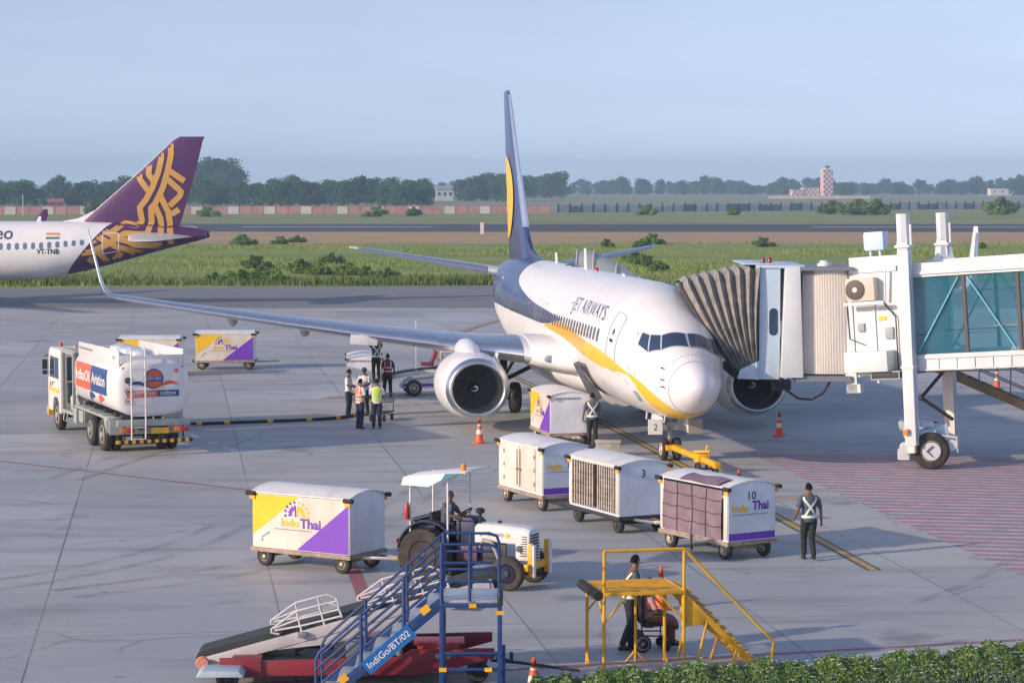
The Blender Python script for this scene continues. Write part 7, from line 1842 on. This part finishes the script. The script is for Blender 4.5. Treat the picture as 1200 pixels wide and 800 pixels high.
    if vest:
        b = MB(); b.loft([ring(zz, rx, ry, .012) for zz, rx, ry in TR[1:7]], cap=False); vo = b.build('vest', vest, t, smooth=70)
        b = MB()
        for zz in (1.03, 1.17):
            b.loft([ring(zz-.025, np.interp(zz, [q[0] for q in TR], [q[1] for q in TR]), np.interp(zz, [q[0] for q in TR], [q[2] for q in TR]), .017), ring(zz+.025, np.interp(zz, [q[0] for q in TR], [q[1] for q in TR]), np.interp(zz, [q[0] for q in TR], [q[2] for q in TR]), .017)], cap=False)
        for s in (1, -1):
            for a0 in (0, math.pi):
                q = [onback(a0+s*.75*(1 if a0 == 0 else -1), zz, .018) for zz in (1.2, 1.28, 1.36, 1.42)]; q2 = [onback(a0+s*.5*(1 if a0 == 0 else -1), zz, .018) for zz in (1.2, 1.28, 1.36, 1.42)]
                b.add(q+q2, [(i, i+1, 5+i, 4+i) for i in range(3)])
        b.build('reflective_band', M('silver_tape', (.62,.64,.62), .4), vo, smooth=70)
    if straps:
        b = MB(); n = 12
        for s in (1, -1):      # crossed on the back, straight down the front
            L1 = []; L2 = []
            for i in range(n+1):
                u = i/n; zz = 1.43-.44*u; ang = math.pi+s*(.95-1.75*u); w_ = .17
                L1.append(onback(ang-w_, zz, .016)); L2.append(onback(ang+w_, zz, .016))
            b.add(L1+L2, [(i, i+1, n+2+i, n+1+i) for i in range(n)])
            L1 = [onback(s*.62-.14, 1.43-.44*i/n, .016) for i in range(n+1)]; L2 = [onback(s*.62+.14, 1.43-.44*i/n, .016) for i in range(n+1)]
            b.add(L1+L2, [(i, i+1, n+2+i, n+1+i) for i in range(n)])
        b.loft([[onback(2*math.pi*j/20, zz, .017) for j in range(20)] for zz in (.955, 1.015)], cap=False)
        b.build('reflective_harness', REFL, t, smooth=70)
    return t
UP_ = math.pi/2
person('man walking away in a grey shirt and crossed reflective harness beside the hatched marking', 6.65, 52.15, UP_+.12, straps=True, lean=.03,
       arms=[((-.10, .27, 1.15), (.04, .33, .94)), ((.02, -.27, 1.13), (.07, -.30, .87))], legs=[((.12, .09, .49), (.12, .08, .09)), ((.03, -.07, .48), (-.22, -.06, .13))], turn=.1)
person('man in a crossed reflective harness standing at the open hold beside the fuselage', 2.58, 75.0, UP_+.05, straps=True, arms=[((-.05, .27, 1.14), (.05, .30, .90)), ((.05, -.24, 1.14), (.18, -.20, .98))])
person('attendant in grey with pale shoulder straps pushing the wheelchair behind the yellow platform', 2.12, 41.95, .18, straps=True, lean=.14, arms=[((.05, .25, 1.14), (.26, .22, 1.02)), ((.05, -.25, 1.14), (.26, -.22, 1.02))], turn=.5,
       legs=[((.08, .09, .48), (.04, .09, .09)), ((.0, -.09, .48), (-.16, -.09, .10))])
# tractor driver
tw_ = lambda a, c: (-1.55+a*math.cos(R(27))+c*math.sin(R(27)), 49.53-a*math.sin(R(27))+c*math.cos(R(27)))
dx_, dy_ = tw_(.17, 0)
person('tractor driver in a grey shirt and yellow green vest holding the steering wheel', dx_, dy_, -R(27), z=.60, sit=True, vest=None, straps=True, lean=.12, bald=True,
       arms=[((.14, .25, 1.20), (.36, .16, 1.17)), ((.14, -.25, 1.20), (.36, -.16, 1.17))], legs=[((.42, .14, .50), (.50, .15, .30)), ((.42, -.14, .50), (.50, -.15, .30))])
person('man in a white shirt and navy trousers, standing next to the end of the hose', -5.92, 84.7, -R(15), WSH, NAVT, arms=[((.02, .23, 1.14), (.22, .12, 1.10)), ((.04, -.24, 1.14), (.24, -.14, 1.08))])
person('man in a pale shirt and dark blue cap facing the orange vest', -5.38, 85.3, -R(110), WSH, NAVT, hat=M('cap_blue', (.03,.05,.12), .7), arms=[((.04, .23, 1.14), (.22, .10, 1.10)), ((.04, -.23, 1.14), (.22, -.10, 1.10))])
person('man in an orange vest over a white shirt looking at papers', -5.24, 80.55, R(38), WSH, NAVT, vest=ORV, arms=[((.04, .23, 1.14), (.24, .10, 1.08)), ((.04, -.24, 1.13), (.24, -.12, 1.06))], turn=.1)
person('man in a lime yellow vest seen from behind beside the orange vest', -4.66, 80.5, UP_+.08, WSH, NAVT, vest=LIME, arms=[((.0, .25, 1.14), (.20, .18, 1.02)), ((.0, -.25, 1.14), (.20, -.18, 1.02))])
person('refuelling worker on the step ladder reaching up to the wing', -5.14, 88.5, UP_+.35, BLSH, DTR, straps=True, z=.965, h=.97, arms=[((.08, .33, 1.50), (.16, .52, 1.66)), ((.12, -.26, 1.42), (.26, -.20, 1.66))])
person('man in a maroon vest and black trousers seen from behind near the white belt loader', -4.92, 92.6, UP_+.1, BLSH, DTR, vest=MARV, legs=[((.02, .12, .48), (-.03, .16, .09)), ((.02, -.10, .48), (-.03, -.12, .09))])
person('man in dark clothes standing close beside the maroon vest', -5.32, 91.5, UP_-.5, BLSH, DTR)
# wheelchair and seated passenger
wc = thing('wheelchair', 'black wheelchair with grey rear wheels behind the yellow platform', 'wheelchair', (2.52, 42.0, 0), .15)
b = MB(); b.box((0, 0, .50), (.44, .44, .05)); b.build('seat', BLACK, wc, bevel=.015)
b = MB(); b.box((-.25, 0, .82), (.05, .44, .60), Matrix.Rotation(-.08, 3, 'Y')); b.build('backrest', BLACK, wc, bevel=.015)
b = MB()
for y in (-.24, .24):
    b.tube([(-.42, y, 1.02), (-.30, y, 1.03), (-.25, y, .98), (-.22, y, .28)], .014, 7); b.tube([(-.22, y, .52), (.26, y, .50), (.34, y, .20), (.42, y, .12)], .014, 7); b.tube([(-.22, y, .74), (.16, y, .74), (.2, y, .5)], .014, 7); b.tube([(-.45, y, .30), (.24, y, .28)], .014, 7); b.tube([(.22, y, .5), (.22, y, .14)], .014, 7); b.bb((-.2, y-.02, .74), (.12, y+.02, .77))
b.tube([(-.22, -.24, .3), (-.22, .24, .3)], .014, 6); b.build('frame', DARK, wc)
for y in (-.29, .29): wheel('large_wheel', wc, (-.22, y, .16), .16, .045, (0, 1, 0), M('grey_rim', (.42,.40,.36), .5), .78)
for y in (-.24, .24): wheel('caster_wheel', wc, (.22, y, .09), .09, .04, (0, 1, 0), DARK)
for y in (-.12, .12):
    b = MB(); b.box((.45, y, .13), (.18, .15, .02), Matrix.Rotation(.35, 3, 'Y')); b.build('footrest', BLACK, wc, bevel=.004)
ps = person('seated passenger in a salmon top with a brown blanket over the lap in the wheelchair', 2.46, 41.99, .15, PINKC, BRNC, sit=True, z=.0, h=.97, arms=[((.10, .25, 1.13), (.30, .14, 1.04)), ((.10, -.25, 1.13), (.30, -.14, 1.04))],
            legs=[((.42, .10, .55), (.44, .10, .16)), ((.42, -.10, .55), (.44, -.10, .16))])
b = MB(); rings = []
for x, hw, zt, zb in ((-.02, .20, .66, .50), (.12, .25, .68, .46), (.30, .27, .68, .42), (.46, .26, .64, .38), (.54, .2, .56, .36)):
    rings.append([Vector((x, hw*math.cos(2*math.pi*j/16), (zt+zb)/2+(zt-zb)/2*math.sin(2*math.pi*j/16))) for j in range(16)])
b.loft(rings); b.build('blanket', BRNC, ps, smooth=70)

# ================================================================== FLOWERING HEDGE
hg = thing('hedge', 'green hedge dotted with small white blossoms below the yellow work platform', 'hedge', (.3, 37.2, 0), 0)
HL = M('hedge_leaves', (.075,.165,.03), .6, col2=(.14,.23,.05), scale=16); HL2 = HL
r = np.random.RandomState(5); NL = 64000
x = r.rand(NL)*12.5; top = np.interp(x, [0, 1.2, 3, 4.6, 6.2, 8.2, 9.5, 12.5], [.24, .40, .54, .60, .74, .93, .98, 1.0])+.05*np.sin(x*5.3)+.04*np.sin(x*11.7+1)+.03*np.sin(x*23)
yy = r.rand(NL)*1.3-.1; prof = 1-np.clip(np.abs(yy-.55)/.75, 0, 1)**3*.45
zz = top*prof*(1-.75*r.rand(NL)**2.4)+r.normal(size=NL)*.025
sz = .011+.014*r.rand(NL); nn = r.normal(size=(NL, 3))+np.array([0, -.3, .8]); nn /= np.linalg.norm(nn, axis=1)[:, None]
u = np.cross(nn, r.normal(size=(NL, 3))); u /= np.linalg.norm(u, axis=1)[:, None]; v = np.cross(nn, u)
P = np.c_[x, yy, zz]; V = np.stack([P+u*sz[:, None]*1.5, P+v*sz[:, None]*.75, P-u*sz[:, None]*1.5, P-v*sz[:, None]*.75], 1).reshape(-1, 3)
me = bpy.data.meshes.new('foliage'); me.from_pydata(V.tolist(), [], np.arange(NL*4).reshape(-1, 4).tolist()); me.materials.append(HL); o = bpy.data.objects.new('foliage', me); COL.objects.link(o); o.parent = hg
b = MB()
for i in range(40):
    xx = .2+i*.31; hh = float(np.interp(xx, [0, 1.2, 3, 4.6, 6.2, 8.2, 9.5, 12.5], [.24, .40, .54, .60, .74, .93, .98, 1.0]))
    for k in range(3): a = random.uniform(-.15, .15); b.tube([(xx, .5, 0), (xx+a, .5+(k-1)*.25, hh*.5), (xx+a*1.8, .5+(k-1)*.36, hh*.85)], [.018, .012, .005], 5)
b.build('branches', BARK, hg)
NF = 620; idx = r.choice(np.where(zz > top*prof*.86)[0], NF); fp = P[idx]+np.array([0, -.01, .03]); b = MB()
for q in fp:
    for k in range(5):
        a = 2*math.pi*k/5+random.random(); s = random.uniform(.012, .02)
        if random.random() < .35 and k > 2: continue
        c = Vector(q)+Vector((math.cos(a)*s, math.sin(a)*s*.8, random.uniform(-.004, .01))); b.add([c+Vector((s, 0, 0)), c+Vector((0, s*.8, .004)), c+Vector((-s, 0, 0)), c+Vector((0, -s*.8, .002))], [(0, 1, 2, 3)])
b.build('blossom', M('white_blossom', (.82,.82,.76), .6), hg, smooth=0)['kind'] = 'stuff'
